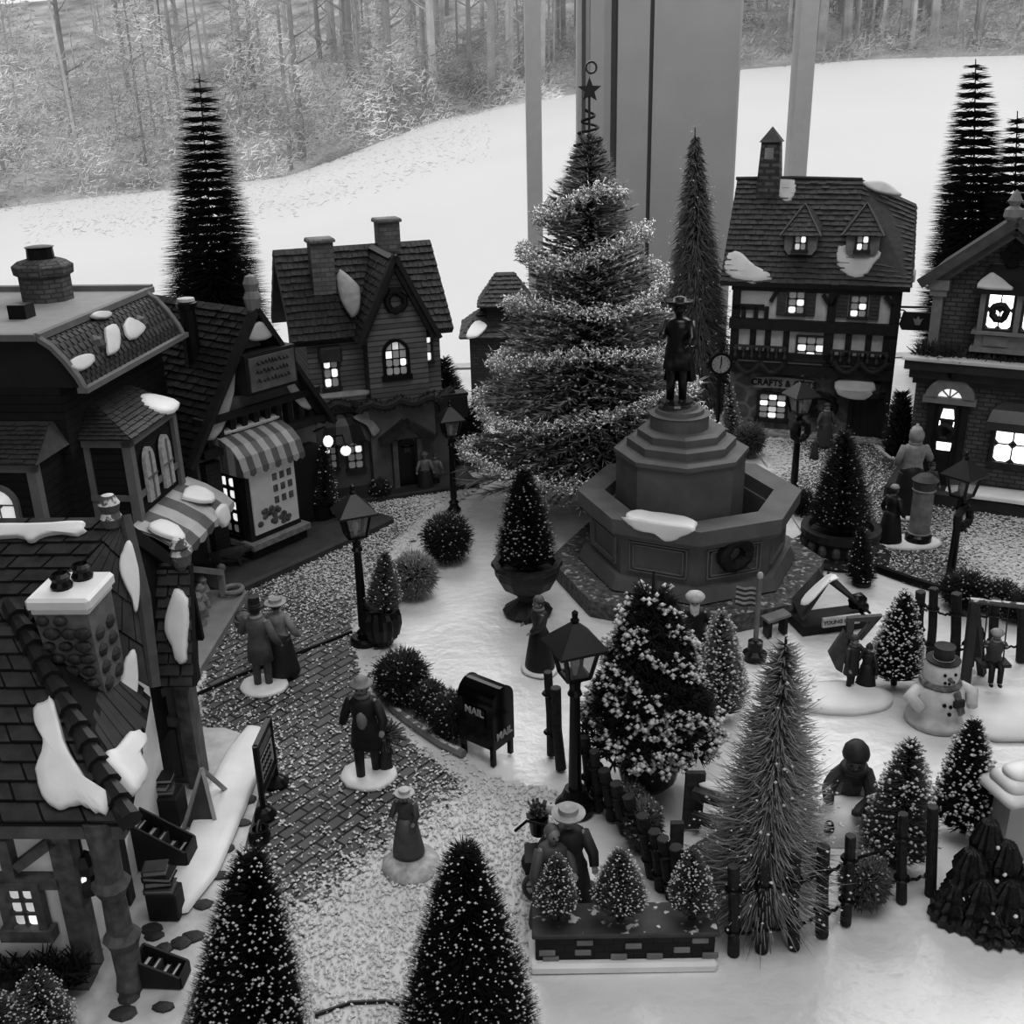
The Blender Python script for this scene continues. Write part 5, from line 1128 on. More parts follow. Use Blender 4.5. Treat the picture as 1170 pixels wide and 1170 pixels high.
def flecks(name, P, s, m, parent, rg):
    """small lumps of snow"""
    n = len(P); s = s * rg.uniform(.5, 1.35, n)
    base = np.array([[1, 0, 0], [0, 1, 0], [-1, 0, 0], [0, -1, 0], [0, 0, .8], [0, 0, -.8]])
    v = (P[:, None, :] + base[None] * s[:, None, None] * rg.uniform(.6, 1.2, (n, 6, 1))).reshape(-1, 3); b = (np.arange(n) * 6)[:, None]
    f = np.concatenate([b + t for t in ([0, 1, 4], [1, 2, 4], [2, 3, 4], [3, 0, 4], [1, 0, 5], [2, 1, 5], [3, 2, 5], [0, 3, 5])], 0)
    me = bpy.data.meshes.new(name); me.vertices.add(len(v)); me.vertices.foreach_set('co', v.ravel()); nf = len(f)
    me.loops.add(nf * 3); me.loops.foreach_set('vertex_index', f.ravel()); me.polygons.add(nf); me.polygons.foreach_set('loop_start', np.arange(nf) * 3); me.polygons.foreach_set('loop_total', np.full(nf, 3)); me.update()
    me.materials.append(m); o = bpy.data.objects.new(name, me); col.objects.link(o); o.parent = parent; return o
FLECK = mat('flock_snow', .6, rough=.6, noise=.15, ns=30)
FLECKD = mat('flock_snow_grey', .32, rough=.6, noise=.3, ns=30)
def tree(tip, base, wpx, label, n=3200, nd=None, rise=.15, thick=.004, z0=.04, frost=0, fs=.008, tiers=0, p=.9, inner=.35, droop=0, mess=.1, group=None, rad=None, h=None, kind='bottle_brush_tree', loc=None, basew=None, fm=None, tipbald=0, pot=None, lift=0, fpow=1.):
    """tip, base: photo points of top and foot; wpx: photo width of the skirt"""
    P0 = V(loc) if loc else g(*base, 0.0); sc_ = scale_at(P0); rg = np.random.default_rng(abs(hash(label)) % 9999 if 0 else sum(map(ord, label)))
    h = h or hz(P0, tip[1]); R = rad or wpx / 2 / sc_
    P0.z = lift; h -= lift
    t = thing(kind, label, 'tree', P0, group=group)
    # lean so that the tip sits over the photo's tip
    q = at_y(tip[0], tip[1], P0.y); lx = (q.x - P0.x) * 1.0; lx = max(-.12 * h, min(.12 * h, lx))
    def shear(a): a[:, 0] += lx * (a[:, 2] / h); return a
    hf = h - z0; u = rg.random(n); tt = 1 - np.sqrt(1 - u * .995)
    if tiers: tt = (np.floor(tt * tiers) + .5 + rg.normal(0, .13, n)) / tiers; tt = np.clip(tt, 0, .995)
    rr = R * (1 - tt) ** p + .008; az = rg.uniform(0, 2 * PI, n); s0 = rg.uniform(.0, inner, n); le = rr * rg.uniform(.82, 1.06, n)
    ca, sa = np.cos(az), np.sin(az)
    P = np.stack([ca * rr * s0, sa * rr * s0, z0 + tt * hf], 1); L_ = le - rr * s0; ri = rise + rg.normal(0, mess, n)
    L_ = L_ * (1 - rg.random(n) * min(.5, max(0, mess - .1) * 2)); az2 = az + rg.normal(0, max(0, mess - .1) * 1.6, n); D = np.stack([np.cos(az2) * L_, np.sin(az2) * L_, L_ * ri - droop * L_], 1)
    zt_ = P[:, 2] + D[:, 2]; P[:, 2] -= np.clip(zt_ - h, 0, None)
    P, T = shear(P), P + D
    jit = rg.uniform(-.25, .25, n)
    spikes('needles', P, D, thick, nd, t, 0, 1, jit)
    MB().tube([(0, 0, 0), (lx * .5, 0, h * .5), (lx * .95, 0, h * .955)], [.014, .009, .004], 6).build('stem', mat('wire_stem', .02, rough=.6), t)
    if frost:
        u = rg.random(frost); tt = 1 - np.sqrt(1 - u * .999) ** fpow; rr = (R * (1 - tt) ** p + .008) * rg.uniform(.78, 1.04, frost); az = rg.uniform(0, 2 * PI, frost)
        Q = np.stack([np.cos(az) * rr, np.sin(az) * rr, z0 + tt * hf + rr * rise * .9], 1); Q[:, 2] = np.minimum(Q[:, 2], h)
        flecks('snow_flecks', shear(Q), fs, fm or FLECK, t, rg)
    if basew: MB().lathe([(basew, 0), (basew, .02), (basew * .7, .03), (.015, z0 + .02)], 16, (0, 0, 0)).build('tree_base', basem, t, smooth=False)
    return t
basem = mat('tree_base_wood', .03, rough=.6)
NDK = needlemat('needles_black', .004, .012); NDG = needlemat('needles_dark', .008, .04); NMID = needlemat('needles_grey', .015, .16); NFR = needlemat('needles_frosted', .03, .34); NWIRE = needlemat('needles_wiry', .015, .62); NSILV = needlemat('needles_silver', .02, .30)

tree((228, 78), (262, 395), 112, 'tall near black bottle brush tree rising behind the tiled shop roof', n=10500, frost=260, fs=.007, fm=FLECKD, nd=NDK, tiers=40, thick=.0058, rise=-.02, loc=(-2.50, 8.9, 0), h=2.86, rad=.60, p=.62, inner=.1, basew=.14)
tree((793, 153), (802, 440), 74, 'slender drooping grey fir in front of the window post', n=9000, nd=NFR, thick=.0075, rise=.2, loc=(1.62, 8.75, 0), h=2.36, rad=.46, p=.78, inner=.45, droop=.75, mess=.38, basew=.1, frost=260, fs=.008)
tree((1113, 54), (1098, 400), 112, 'tall dark tiered bottle brush tree beside the window at the gable', n=13000, nd=NDK, tiers=38, thick=.0065, rise=-.03, loc=(4.22, 9.35, 0), h=2.84, rad=.55, p=.62, inner=.1, basew=.14)
tree((1152, 128), (1160, 400), 80, 'shorter dark bottle brush tree half hidden behind the gable roof', n=10000, nd=NDK, tiers=32, thick=.0065, rise=0, loc=(4.44, 9.05, 0), h=2.42, rad=.48, p=.65, inner=.1, basew=.12)
# the large tinsel tree
def tinsel_tree():
    P0 = V((.50, 6.45, 0)); h = hz(P0, 150); rg = np.random.default_rng(3); R = .80
    t = thing('tinsel_tree', 'large frosted Christmas tree wrapped in glittering tinsel garland with wire coil and star on top', 'tree', P0)
    Ps, Ds, J = [], [], []
    nb = 680; hs = .22; top = h - .0
    for i in range(nb):
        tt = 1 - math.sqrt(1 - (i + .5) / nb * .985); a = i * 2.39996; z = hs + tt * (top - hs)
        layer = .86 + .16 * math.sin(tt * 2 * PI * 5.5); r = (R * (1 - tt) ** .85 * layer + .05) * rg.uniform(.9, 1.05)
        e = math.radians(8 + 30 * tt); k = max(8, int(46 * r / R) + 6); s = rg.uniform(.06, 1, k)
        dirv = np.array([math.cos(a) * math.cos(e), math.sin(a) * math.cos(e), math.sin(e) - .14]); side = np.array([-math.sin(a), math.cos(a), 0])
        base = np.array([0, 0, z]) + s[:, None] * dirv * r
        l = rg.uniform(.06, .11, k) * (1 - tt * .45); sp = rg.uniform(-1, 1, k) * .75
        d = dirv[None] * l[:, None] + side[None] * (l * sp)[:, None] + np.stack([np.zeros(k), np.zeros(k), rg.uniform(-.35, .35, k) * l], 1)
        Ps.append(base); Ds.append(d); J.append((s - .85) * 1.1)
    k = 1500; tt = rg.uniform(.72, .985, k); a = rg.uniform(0, 2 * PI, k); r = R * (1 - tt) ** .85 + .03; Ps.append(np.stack([np.cos(a) * .01, np.sin(a) * .01, hs + tt * (top - hs)], 1)); Ds.append(np.stack([np.cos(a) * r, np.sin(a) * r, rg.uniform(-.01, .06, k)], 1)); J.append(rg.uniform(-.6, .1, k))
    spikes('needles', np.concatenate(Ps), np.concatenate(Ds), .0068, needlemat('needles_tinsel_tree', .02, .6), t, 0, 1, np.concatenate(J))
    MB().tube([(0, 0, 0), (0, 0, h)], [.035, .008], 8).build('trunk', mat('wire_stem', .02), t)
    q = MB(); pts = []
    N_ = 900; turns = 6.2; gp = []
    for i in range(N_):
        tt = i / N_ * .8 + .02; r = R * (1 - tt) ** .85 * (.97) + .06; a = tt * turns * 2 * PI * (1 + .15 * tt) + 1.2; z = hs + tt * (top - hs) + .05 * math.sin(a * 2.3) + .05; gp.append((math.cos(a) * r, math.sin(a) * r, z))
    G_p = np.array(gp); m_ = 13; base = np.repeat(G_p, m_, 0); n = len(base); d = rg.normal(0, 1, (n, 3)); d /= np.linalg.norm(d, axis=1)[:, None]; d *= rg.uniform(.02, .05, n)[:, None]
    TINS = mat('silver_tinsel', .75, rough=.25, noise=.4, ns=60, metal=.7)
    d2 = rg.normal(0, 1, (n, 3)) * .022; base = base + d2; spikes('garland', base, d, .0050, TINS, t)
    flecks('garland_glitter', base[::3] + d[::3] * .8, .0105, mat('glitter_white', .9, rough=.3, noise=.1), t, rg)
    n = 1500; tt = 1 - np.sqrt(1 - rg.random(n) * .97); az = rg.uniform(0, 2 * PI, n); r = (R * (1 - tt) ** .85) * rg.uniform(.55, 1.03, n)
    flecks('snow_flecks', np.stack([np.cos(az) * r, np.sin(az) * r, hs + tt * (top - hs) + .03], 1), .011, mat('flock_light', .6), t, rg)
    q = MB(); pts = []
    for i in range(90): a = i / 90 * 5.5 * 2 * PI; f_ = i / 90; pts.append((math.cos(a) * (.12 * (1 - f_) + .02), math.sin(a) * (.12 * (1 - f_) + .02), h - .24 + f_ * .36))
    q.tube(pts, .008, 5); q.build('wire_coil', mat('dark_wire', .02, metal=.5), t)
    q = MB(); pl = []
    hst = h + .22
    for k in range(10): a = PI / 2 + k * PI / 5; r = .07 if k % 2 == 0 else .03; pl.append((math.cos(a) * r, hst + math.sin(a) * r))
    q.prism(pl, -.012, .012); q.tube([(0, 0, h - .1), (0, 0, hst)], .008, 5); q.ring((.01, 0, hst + .12), .03, .007, 12, 5, 'y'); q.build('star', mat('dark_star', .02, rough=.4), t)
tinsel_tree()

def potted(tip, foot, wpx, label, potkind, **kw):
    """conical shrub in an urn; foot = photo point of the urn's foot"""
    P0 = g(*foot); s_ = scale_at(P0); return P0, s_
URN = mat('dark_urn', .022, rough=.5, noise=.4, ns=30, bump=.3)
# urn by the fountain
P0 = g(603, 700); sc_ = scale_at(P0); r = 36 / sc_; hp_ = .30
t = tree((598, 528), (603, 700), 70, 'black conical topiary in a footed urn standing beside the fountain', n=4200, nd=NDK, thick=.004, rise=.5, z0=hp_ - .02, frost=420, fs=.0075, p=.62, rad=r * .98, kind='potted_topiary', inner=.5, fm=FLECKD)
MB().lathe([(r * .75, 0), (r * .8, .02), (r * .6, .045), (r * .3, .08), (r * .35, .11), (r * .8, .16), (r * 1.0, .22), (r * 1.02, .26), (r * 1.12, .275), (r * 1.1, .295), (r * .9, .295), (r * .85, .25)], 24, flute=.05).build('urn', URN, t)
# fluted pot with small cone by lamp
P0 = g(437, 735); sc_ = scale_at(P0); r = 24 / sc_
t = tree((440, 628), (437, 735), 42, 'small frosted conical topiary in a black fluted pot by the street lamp', n=2200, nd=NMID, thick=.004, rise=.6, z0=.18, frost=160, fs=.006, p=.6, rad=r * .88, kind='potted_topiary', inner=.4)
MB().lathe([(r * .5, 0), (r * .55, .02), (r * .85, .05), (r * 1.0, .11), (r * .98, .16), (r * .85, .185), (r * .9, .2), (r * .75, .2), (r * .7, .17)], 28, flute=.12).build('fluted_pot', BLACK, t)
# stone planter near the crafts shop
P0 = g(958, 632); sc_ = scale_at(P0); r = 42 / sc_
t = tree((966, 484), (958, 632), 68, 'broad dark conical tree rising from a round stone planter', n=4800, nd=NDG, thick=.004, rise=.45, z0=.17, frost=260, fs=.007, p=.68, rad=.19, kind='potted_tree', inner=.5, fm=FLECKD)
q = MB(); q.lathe([(r * .75, 0), (r * .9, .03), (r * .9, .10), (r * 1.05, .13), (r * 1.05, .17), (r * .85, .175), (r * .8, .14)], 26); q.build('planter', URN, t)
for k in range(16):
    a = 2 * PI * k / 16; MB().ball((math.cos(a) * r * .93, math.sin(a) * r * .93, .075), (.026, .026, .045), 8, .05).build('planter_stone', mat('planter_stone', .09, noise=.3), t)
q = MB(); q.lathe([(r * 1.3, .0), (r * 1.35, .02), (r * 1.2, .035), (r * .8, .035)], 20); q.build('planter_foot', mat('dark_moss', .02, noise=.5, frost=.2), t)
tree((985, 598), (984, 668), 34, 'small dark tree with snowy skirt before the stone planter', n=1800, nd=NDG, thick=.004, rise=.1, frost=90, fs=.006, p=.6, basew=.05)
tree((372, 505), (368, 600), 30, 'slim dark tree in a black pot beside the striped awning shop', n=1500, nd=NDG, thick=.005, rise=.3, frost=80, fs=.006, z0=.15, p=.55, kind='potted_topiary', rad=.09)
MB().lathe([(.05, 0), (.075, .02), (.08, .14), (.09, .16), (.07, .165)], 16).build('pot', BLACK, [o for o in bpy.data.objects if o.get('label', '').startswith('slim dark tree')][0])
tree((829, 436), (838, 512), 28, 'little frosted tree leaning behind the fountain', n=1600, nd=NFR, thick=.005, rise=.3, frost=160, fs=.008, p=.6)
tree((1033, 430), (1020, 520), 34, 'dark leaning evergreen between the two brick and timber shops', n=1500, nd=NDK, thick=.007, rise=.8, frost=40, fs=.006, p=.35, loc=(2.78, 7.15, 0), h=.55, rad=.12)
tree((505, 378), (505, 500), 60, 'dark bush-like tree against the end of the clapboard house', n=2400, nd=NDG, thick=.006, rise=.4, loc=(-.42, 7.55, 0), h=.80, rad=.2, p=.5, frost=60, fs=.008)
tree((535, 440), (528, 520), 50, 'low dark evergreen between clapboard house and tinsel tree', n=1800, nd=NDG, thick=.006, rise=.5, loc=(-.28, 7.3, 0), h=.48, rad=.16, p=.4, frost=50, fs=.008)
# centre fore trees
def bushy(tip, foot, wpx, label):
    P0 = g(*foot); s_ = scale_at(P0); h = hz(P0, tip[1]); R = wpx / 2 / s_; rg = np.random.default_rng(9)
    t = thing('potted_frosted_tree', label, 'tree', P0); z0 = .16
    Ps, Ds, J = [], [], []; cl = []
    for i in range(430):
        tt = 1 - math.sqrt(1 - (i + .5) / 430 * .99); a = i * 2.39996; z = z0 + .04 + tt * (h - z0 - .05); r = (R * (1 - tt) ** .78 * 1.05) * (.86 + .2 * rg.random()); e = .25
        c = np.array([math.cos(a) * r, math.sin(a) * r, z]); k = 26; d = rg.normal(0, 1, (k, 3)); d += np.array([math.cos(a), math.sin(a), .35]) * 1.1; d /= np.linalg.norm(d, axis=1)[:, None]; d *= rg.uniform(.025, .055, k)[:, None]
        Ps.append(np.repeat(c[None], k, 0)); Ds.append(d); J.append(np.zeros(k))
        if i % 2 == 0: Ps.append(np.repeat((c * np.array([.6, .6, 1]))[None], k, 0)); Ds.append(d * 1.6); J.append(np.zeros(k) - .5)
        if rg.random() < .85 and math.sin(a * 2 + z * 13) + math.sin(z * 31 + a * 3) > -.25: cl.append(c[None] + rg.normal(0, .013, (rg.integers(6, 16), 3)) + np.array([math.cos(a), math.sin(a), .5]) * .022)
    spikes('needles', np.concatenate(Ps), np.concatenate(Ds), .0042, needlemat('needles_pine', .004, .03), t, 0, 1, np.concatenate(J))
    flecks('snow_flecks', np.concatenate(cl), .0125, FLECK, t, rg)
    MB().tube([(0, 0, .1), (0, 0, h)], [.02, .005], 7).build('stem', mat('wire_stem', .02), t)
    MB().lathe([(.085, 0), (.11, .03), (.13, .13), (.14, .15), (.13, .17), (.11, .17), (.1, .13)], 20).build('pot', BLACK, t)
    for k in range(5): a = -PI / 2 + (k - 2) * .5; MB().ball((math.cos(a) * .12, math.sin(a) * .12, .09), (.006, .006, .006), 6).build('pot_stud', mat('stud', .5), t)
bushy((737, 652), (740, 893), 140, 'dark pine laden with white snow clumps in a black pot, centre of the snow')
tree((824, 695), (825, 818), 62, 'medium frosted conical tree just behind the snow clumped pine', n=3600, nd=NFR, thick=.004, rise=.7, frost=800, fs=.0075, p=.62, inner=.5)
def wiry():
    t = tree((900, 711), (869, 1042), 156, 'large wiry frosted fir with long thin needles over the log fence', n=6800, nd=NWIRE, thick=.0042, rise=.14, p=.66, inner=.15, z0=.07, frost=260, fs=.006, rad=.27, droop=.02, mess=.32, basew=.08)
wiry()
tree((1036, 672), (1021, 782), 62, 'snow speckled tree behind the top-hatted snowman', n=3200, nd=NDG, thick=.004, rise=.6, frost=700, fs=.008, p=.7, inner=.5)
tree((1043, 838), (1022, 985), 84, 'frosted cone tree beside the crawling child', n=4200, nd=NMID, thick=.0036, rise=.5, frost=560, fs=.0075, p=.68, inner=.4, basew=.04)
tree((1114, 816), (1100, 950), 76, 'speckled cone tree beside the white capped pillar', n=4000, nd=NDG, thick=.0038, rise=.4, frost=700, fs=.0075, p=.7, inner=.4)
tree((302, 960), (285, 1222), 138, 'large black cone tree dotted with snow beside the book shop base', n=11000, nd=NDK, thick=.0026, rise=.7, frost=1500, fs=.0055, p=.62, inner=.55, group=None)
tree((529, 948), (537, 1215), 164, 'large black cone tree dotted with snow at the middle of the front edge', n=12000, nd=NDK, thick=.0025, rise=.45, frost=1500, fs=.0048, p=.68, inner=.55)
tree((44, 1110), (48, 1205), 78, 'small frosted cone tree before the book shop window', n=3500, nd=NMID, thick=.0028, rise=.6, frost=600, fs=.0045, p=.6, inner=.5)
tree((-6, 1135), (-2, 1215), 70, 'small frosted cone tree cut by the corner of the photo', n=2500, nd=NMID, thick=.0028, rise=.6, frost=400, fs=.0045, p=.6, inner=.5)
# pine twigs entering at the far left
t = thing('pine_sprig', 'bare pointed sprig poking in above the mansard house', 'sprig', V((-3.35, 5.6, 1.35)))
q = MB()
for a, b in (((0, 0, 0), (.16, 0, .18)), ((.02, 0, .02), (.12, 0, .30)), ((-.1, 0, .35), (.12, 0, .5)), ((0, 0, 0), (-.3, .1, -.5)), ((-.1, 0, .35), (-.2, .05, -.3)), ((-.06, 0, .5), (.1, 0, .62))): q.tube([a, b], [.008, .002], 4)
q.tube([(-.3, .1, -.5), (-.35, .1, -1.3)], .012, 6); q.build('twig', mat('wire_stem', .02), t)

# ------------------------------------------------------------------ round shrubs
def shrub(px, py, rpx, label, zc=None, n=1500, m=None, frost=150, sq=1.0, name='round_shrub', group=None, lx=0):
    P0 = g(px, py + rpx * .75); s_ = scale_at(P0); R = rpx / s_; rg = np.random.default_rng(px * 7 + py)
    t = thing(name, label, 'shrub', P0, group=group); d = rg.normal(0, 1, (n, 3)); d /= np.linalg.norm(d, axis=1)[:, None]; d[:, 2] *= sq
    c = np.array([0, 0, R * sq * .92]); n0 = n; n = int(n * 1.7); d = rg.normal(0, 1, (n, 3)); d /= np.linalg.norm(d, axis=1)[:, None]; d[:, 2] *= sq; P = c + d * R * rg.uniform(.45, .68, (n, 1)); D = (d + rg.normal(0, .25, (n, 3))) * R * rg.uniform(.24, .40, (n, 1))
    P[:, 2] = np.maximum(P[:, 2], .01); D[:, 2] = np.where(P[:, 2] + D[:, 2] < .005, -P[:, 2] + .005, D[:, 2])
    spikes('twigs', P, D, .0048, m or NDG, t, 0, 1, rg.uniform(-.2, .2, n))
    Q = c + d[:frost] * R * rg.uniform(.85, 1.02, (frost, 1)); Q[:, 2] = np.maximum(Q[:, 2], .012); flecks('snow_flecks', Q, .007, FLECKD, t, rg)
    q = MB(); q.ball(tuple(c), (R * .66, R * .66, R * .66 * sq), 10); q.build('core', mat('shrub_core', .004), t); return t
shrub(512, 617, 31, 'round speckled shrub ball farthest along the snowy bank', n=1900, frost=300)
shrub(474, 659, 29, 'round frosted shrub ball right behind the small fluted pot', n=1900, m=NFR, frost=200)
shrub(461, 776, 35, 'first dark hedge ball beside the fluted pot', n=1700, frost=220)
shrub(492, 800, 24, 'middle small dark hedge ball in the hedge row', n=1200, frost=140)
shrub(517, 818, 30, 'last dark hedge ball touching the mailbox', n=1500, frost=160)
q = MB(); pts = [g(x, y, .02) for x, y in [(424, 772), (434, 792), (452, 812), (478, 832), (505, 850), (530, 862)]]; q.tube(pts, .02, 6); tag(q.build('hedge_kerb', mat('kerb_snowy', .2, frost=.3, noise=.3)), 'curved snowy kerb under the dark hedge balls', 'kerb')
shrub(548, 505, 16, 'low dark shrub at the foot of the tinsel tree', n=700, frost=20)
shrub(1100, 672, 30, 'tangled dark shrub behind the fence beside the tall lamp post', n=1600, frost=130, sq=.8)
shrub(1140, 680, 26, 'tangled dark shrub with snow behind the swing frame', n=1400, frost=200, sq=.8)
shrub(1162, 690, 24, 'tangled shrub cut by the edge of the photo behind the swing', n=1200, frost=90, sq=.8)
shrub(560, 578, 14, 'tiny shrub in the snow before the tinsel tree', n=500, frost=20) if 0 else None
shrub(915, 575, 17, 'dark low shrub wrapped around the foot of the middle lamp post', n=800, frost=30)
shrub(855, 505, 22, 'dim bush under the arched window of the half timbered shop', n=1000, frost=30, m=NMID)
shrub(985, 1010, 30, 'frosted shrub leaning against the front log fence', n=2600, m=NMID, frost=140, sq=1.2)
shrub(735, 950, 24, 'upper frosted twig bush among the slanting log fence', n=1500, m=NMID, frost=90, sq=1.5)
shrub(720, 925, 20, 'lower frosted twig bush among the slanting log fence', n=1300, m=NMID, frost=80, sq=1.5)
shrub(395, 585, 16, 'dim low shrub before the clapboard house awning', n=700, frost=60)
shrub(435, 560, 14, 'dim low shrub below the clapboard house door', n=600, frost=50)

# ------------------------------------------------------------------ street lamps (all the same make)
def lamp():
    t = thing('street_lamp', 'x', 'street lamp')
    MB().lathe([(.05, 0), (.052, .012), (.035, .03), (.03, .055), (.038, .065), (.02, .085), (.02, .1)], 14).build('lamp_base', BLACK, t)
    MB().lathe([(.026, .1), (.022, .3), (.019, .5), (.028, .51), (.02, .53), (.022, .56), (.045, .585), (.05, .59)], 12).build('pole', BLACK, t)
    q = MB(); a, b, z0, z1 = .042, .066, .59, .715
    for sx in (-1, 1):
        for sy in (-1, 1): q.bar((sx * a, sy * a, z0), (sx * b, sy * b, z1), .013)
    for s_ in (-1, 1): q.bar((-a, s_ * a, z0), (a, s_ * a, z0), .012); q.bar((s_ * a, -a, z0), (s_ * a, a, z0), .012); q.bar((-b, s_ * b, z1), (b, s_ * b, z1), .014); q.bar((s_ * b, -b, z1), (s_ * b, b, z1), .014)
    q.box(-a, a, -a, a, z0 - .005, z0); lf = q.build('lantern_frame', BLACK, t)
    q = MB(); e = .94; q.add([(sx * k * e, sy * k * e, z) for k, z in ((a, z0), (b, z1)) for sx, sy in ((-1, -1), (1, -1), (1, 1), (-1, 1))], [(0, 1, 5, 4), (1, 2, 6, 5), (2, 3, 7, 6), (3, 0, 4, 7)]); q.build('lantern_pane', PANE, lf)
    MB().lathe([(.008, z0), (.012, z0 + .02), (.018, z0 + .045), (.012, z0 + .07), (.003, z0 + .075)], 10).build('bulb', mat('bulb_white', .6, rough=.2), lf)
    q = MB(); c = .092; q.add([(-c, -c, z1), (c, -c, z1), (c, c, z1), (-c, c, z1), (-.012, -.012, z1 + .085), (.012, -.012, z1 + .085), (.012, .012, z1 + .085), (-.012, .012, z1 + .085), (-c, -c, z1 - .01), (c, -c, z1 - .01), (c, c, z1 - .01), (-c, c, z1 - .01)], [(0, 1, 5, 4), (1, 2, 6, 5), (2, 3, 7, 6), (3, 0, 4, 7), (4, 5, 6, 7), (8, 9, 1, 0), (9, 10, 2, 1), (10, 11, 3, 2), (11, 8, 0, 3), (11, 10, 9, 8)]); rf_ = q.build('lantern_roof', mat('lamp_roof', .012, rough=.4, spec=.5), t)
    MB().lathe([(.012, z1 + .085), (.017, z1 + .095), (.01, z1 + .105), (.012, z1 + .125), (.002, z1 + .135)], 10).build('finial', BLACK, rf_)
    return t
PANE = glassmat('lantern_glass', .35, .35)
L0 = lamp(); FH = .85
def putlamp(o, px, py, ytop, rz, label, wreath=None):
    P0 = g(px, py); k = hz(P0, ytop) / FH; o.location = P0; o.scale = (k, k, k); o.rotation_euler = (0, 0, rz); o['label'] = label; o['group'] = 'black street lamps of the village'
    if wreath:
        q = MB(); q.ring((0, -.03, wreath), .058, .022, 22, 7, 'y', .12)
        for i in range(150): an = random.uniform(0, 6.28); q.tube([(math.cos(an) * .058, -.03, wreath + math.sin(an) * .058), (math.cos(an) * random.uniform(.03, .092), random.uniform(-.075, -.01), wreath + math.sin(an) * random.uniform(.03, .092))], [.005, .001], 3)
        q.build('lamp_wreath', mat('dark_wreath', .008), o)
lamps = [L0] + [copy_tree(L0) for _ in range(4)]
putlamp(lamps[0], 657, 925, 697, .35, 'black street lamp nearest the viewer, behind the flower cart couple')
putlamp(lamps[1], 1083, 676, 515, .6, 'black street lamp with pale roof facet and wreath beside the poster column', .47)
putlamp(lamps[2], 906, 566, 428, .3, 'black street lamp with wreath in front of the half timbered shop', .47)
putlamp(lamps[3], 417, 735, 553, .4, 'black street lamp standing by the small fluted pot')
putlamp(lamps[4], 519, 583, 457, .3, 'black street lamp near the clapboard house door')
snow_patch(lamps[1], [(-.09, -.088, .722), (-.015, -.02, .797), (-.015, .01, .80), (-.09, .07, .722)], .006, SNOWD) if 0 else None
MB().lathe([(.07, 0), (.072, .03), (.06, .045)], 18).build('lamp_foot', BLACK, lamps[3]); MB().lathe([(.075, 0), (.077, .03), (.055, .06), (.04, .1)], 18).build('lamp_foot', BLACK, lamps[0])

# ------------------------------------------------------------------ fences of little logs
LOG = mat('dark_log', .018, rough=.7, noise=.5, ns=50, bump=.5, frost=.12, fn=60); LOGT = mat('log_end', .045, rough=.7, noise=.3)
def fence(label, posts, r=.028, name='log_fence', wires=((.75, .8), (.28, .35)), droop=.0, m=None):
    """posts: list of (foot px, foot py, top px, top py)"""
    c = g(posts[0][0], posts[0][1]); t = thing(name, label, 'fence', c); fe, tp = [], []
    for (x, y, x2, y2) in posts:
        P = g(x, y); h = hz(P, y2); q = at_y(x2, y2, P.y); dx = max(-.12, min(.12, q.x - P.x)); a = P - c; b = a + V((dx, 0, h)); fe.append(a); tp.append(b)
        rr = r * random.uniform(.85, 1.1); mid = a.lerp(b, .5) + V((random.uniform(-.006, .006), 0, 0)); po = MB().tube([a - V((0, 0, .0)), mid, b], [rr * 1.05, rr * .95, rr], 10).build('post', m or LOG, t)
        d = (b - a).normalized(); MB().tube([b - d * .004, b + d * .002], rr * .9, 10).build('post_top', LOGT, po)
    for wz in wires:
        for i in range(len(fe) - 1):
            p, q = fe[i].lerp(tp[i], wz[0]), fe[i + 1].lerp(tp[i + 1], wz[0]); d = (q - p); pts = [p + d * k / 12 + V((0, math.sin(k * 1.9) * .004, -math.sin(k / 12 * PI) * .02 + math.cos(k * 2.3) * .004)) for k in range(13)]
            MB().tube(pts, .0055, 5).build('wire', BLACK, t)
            MB().ring(p, r * 1.15, .006, 12, 5, 'z').build('wire_loop', BLACK, t)
    return t
fence('front fence of short logs joined by wire in front of the wiry fir', [(838, 1090, 838, 990), (870, 1086, 872, 985), (907, 1083, 909, 978), (939, 1068, 941, 967), (966, 1055, 972, 955), (1030, 1030, 1032, 930), (1063, 1022, 1066, 922)], r=.019)
fence('slanting log fence running from the lamp to the brick planter', [(674, 905, 668, 842), (684, 925, 679, 858), (700, 935, 690, 880), (716, 950, 704, 895), (733, 970, 718, 910), (746, 1000, 734, 932), (756, 1015, 748, 950), (768, 1025, 758, 958), (782, 1030, 772, 968)], r=.022)
fence('short pair of dark logs left of the near lamp post', [(630, 862, 626, 768), (641, 878, 635, 786)], r=.02)
fence('dark log fence with wire behind the snowman', [(1049, 735, 1052, 676), (1062, 760, 1067, 672), (1090, 765, 1093, 678), (1135, 750, 1137, 685), (1166, 755, 1168, 690)], r=.022)
# weathered plank rail behind the slanting fence
t = thing('plank_gate', 'weathered grey plank gate with snow between pine pot and wiry fir', 'gate', g(790, 950)); c = t.location
def lp(x, y, z): p = g(x, y); return V((p.x - c.x, p.y - c.y, z))
PLK = mat('weathered_plank', .06, rough=.7, noise=.4, ns=30, bump=.4)
MB().bar(lp(790, 945, 0), lp(792, 945, .24), .07, .02, (0, 1, 0)).build('gate_post', PLK, t); MB().bar(lp(772, 985, 0), lp(772, 985, .17), .045, .02, (0, 1, 0)).build('gate_post', PLK, t)
for z in (.07, .17): MB().bar(lp(790, 950, z), lp(850, 970, z), .03, .035).build('rail', PLK, t)
MB().bar(lp(800, 965, .012), lp(850, 1000, .012), .3, .012).build('gate_floor', mat('gate_floor_grey', .05, rough=.7, noise=.3), t)
snow_patch(t, [lp(797, 948, .19), lp(820, 956, .19), lp(820, 950, .2), lp(798, 944, .2)], .012)

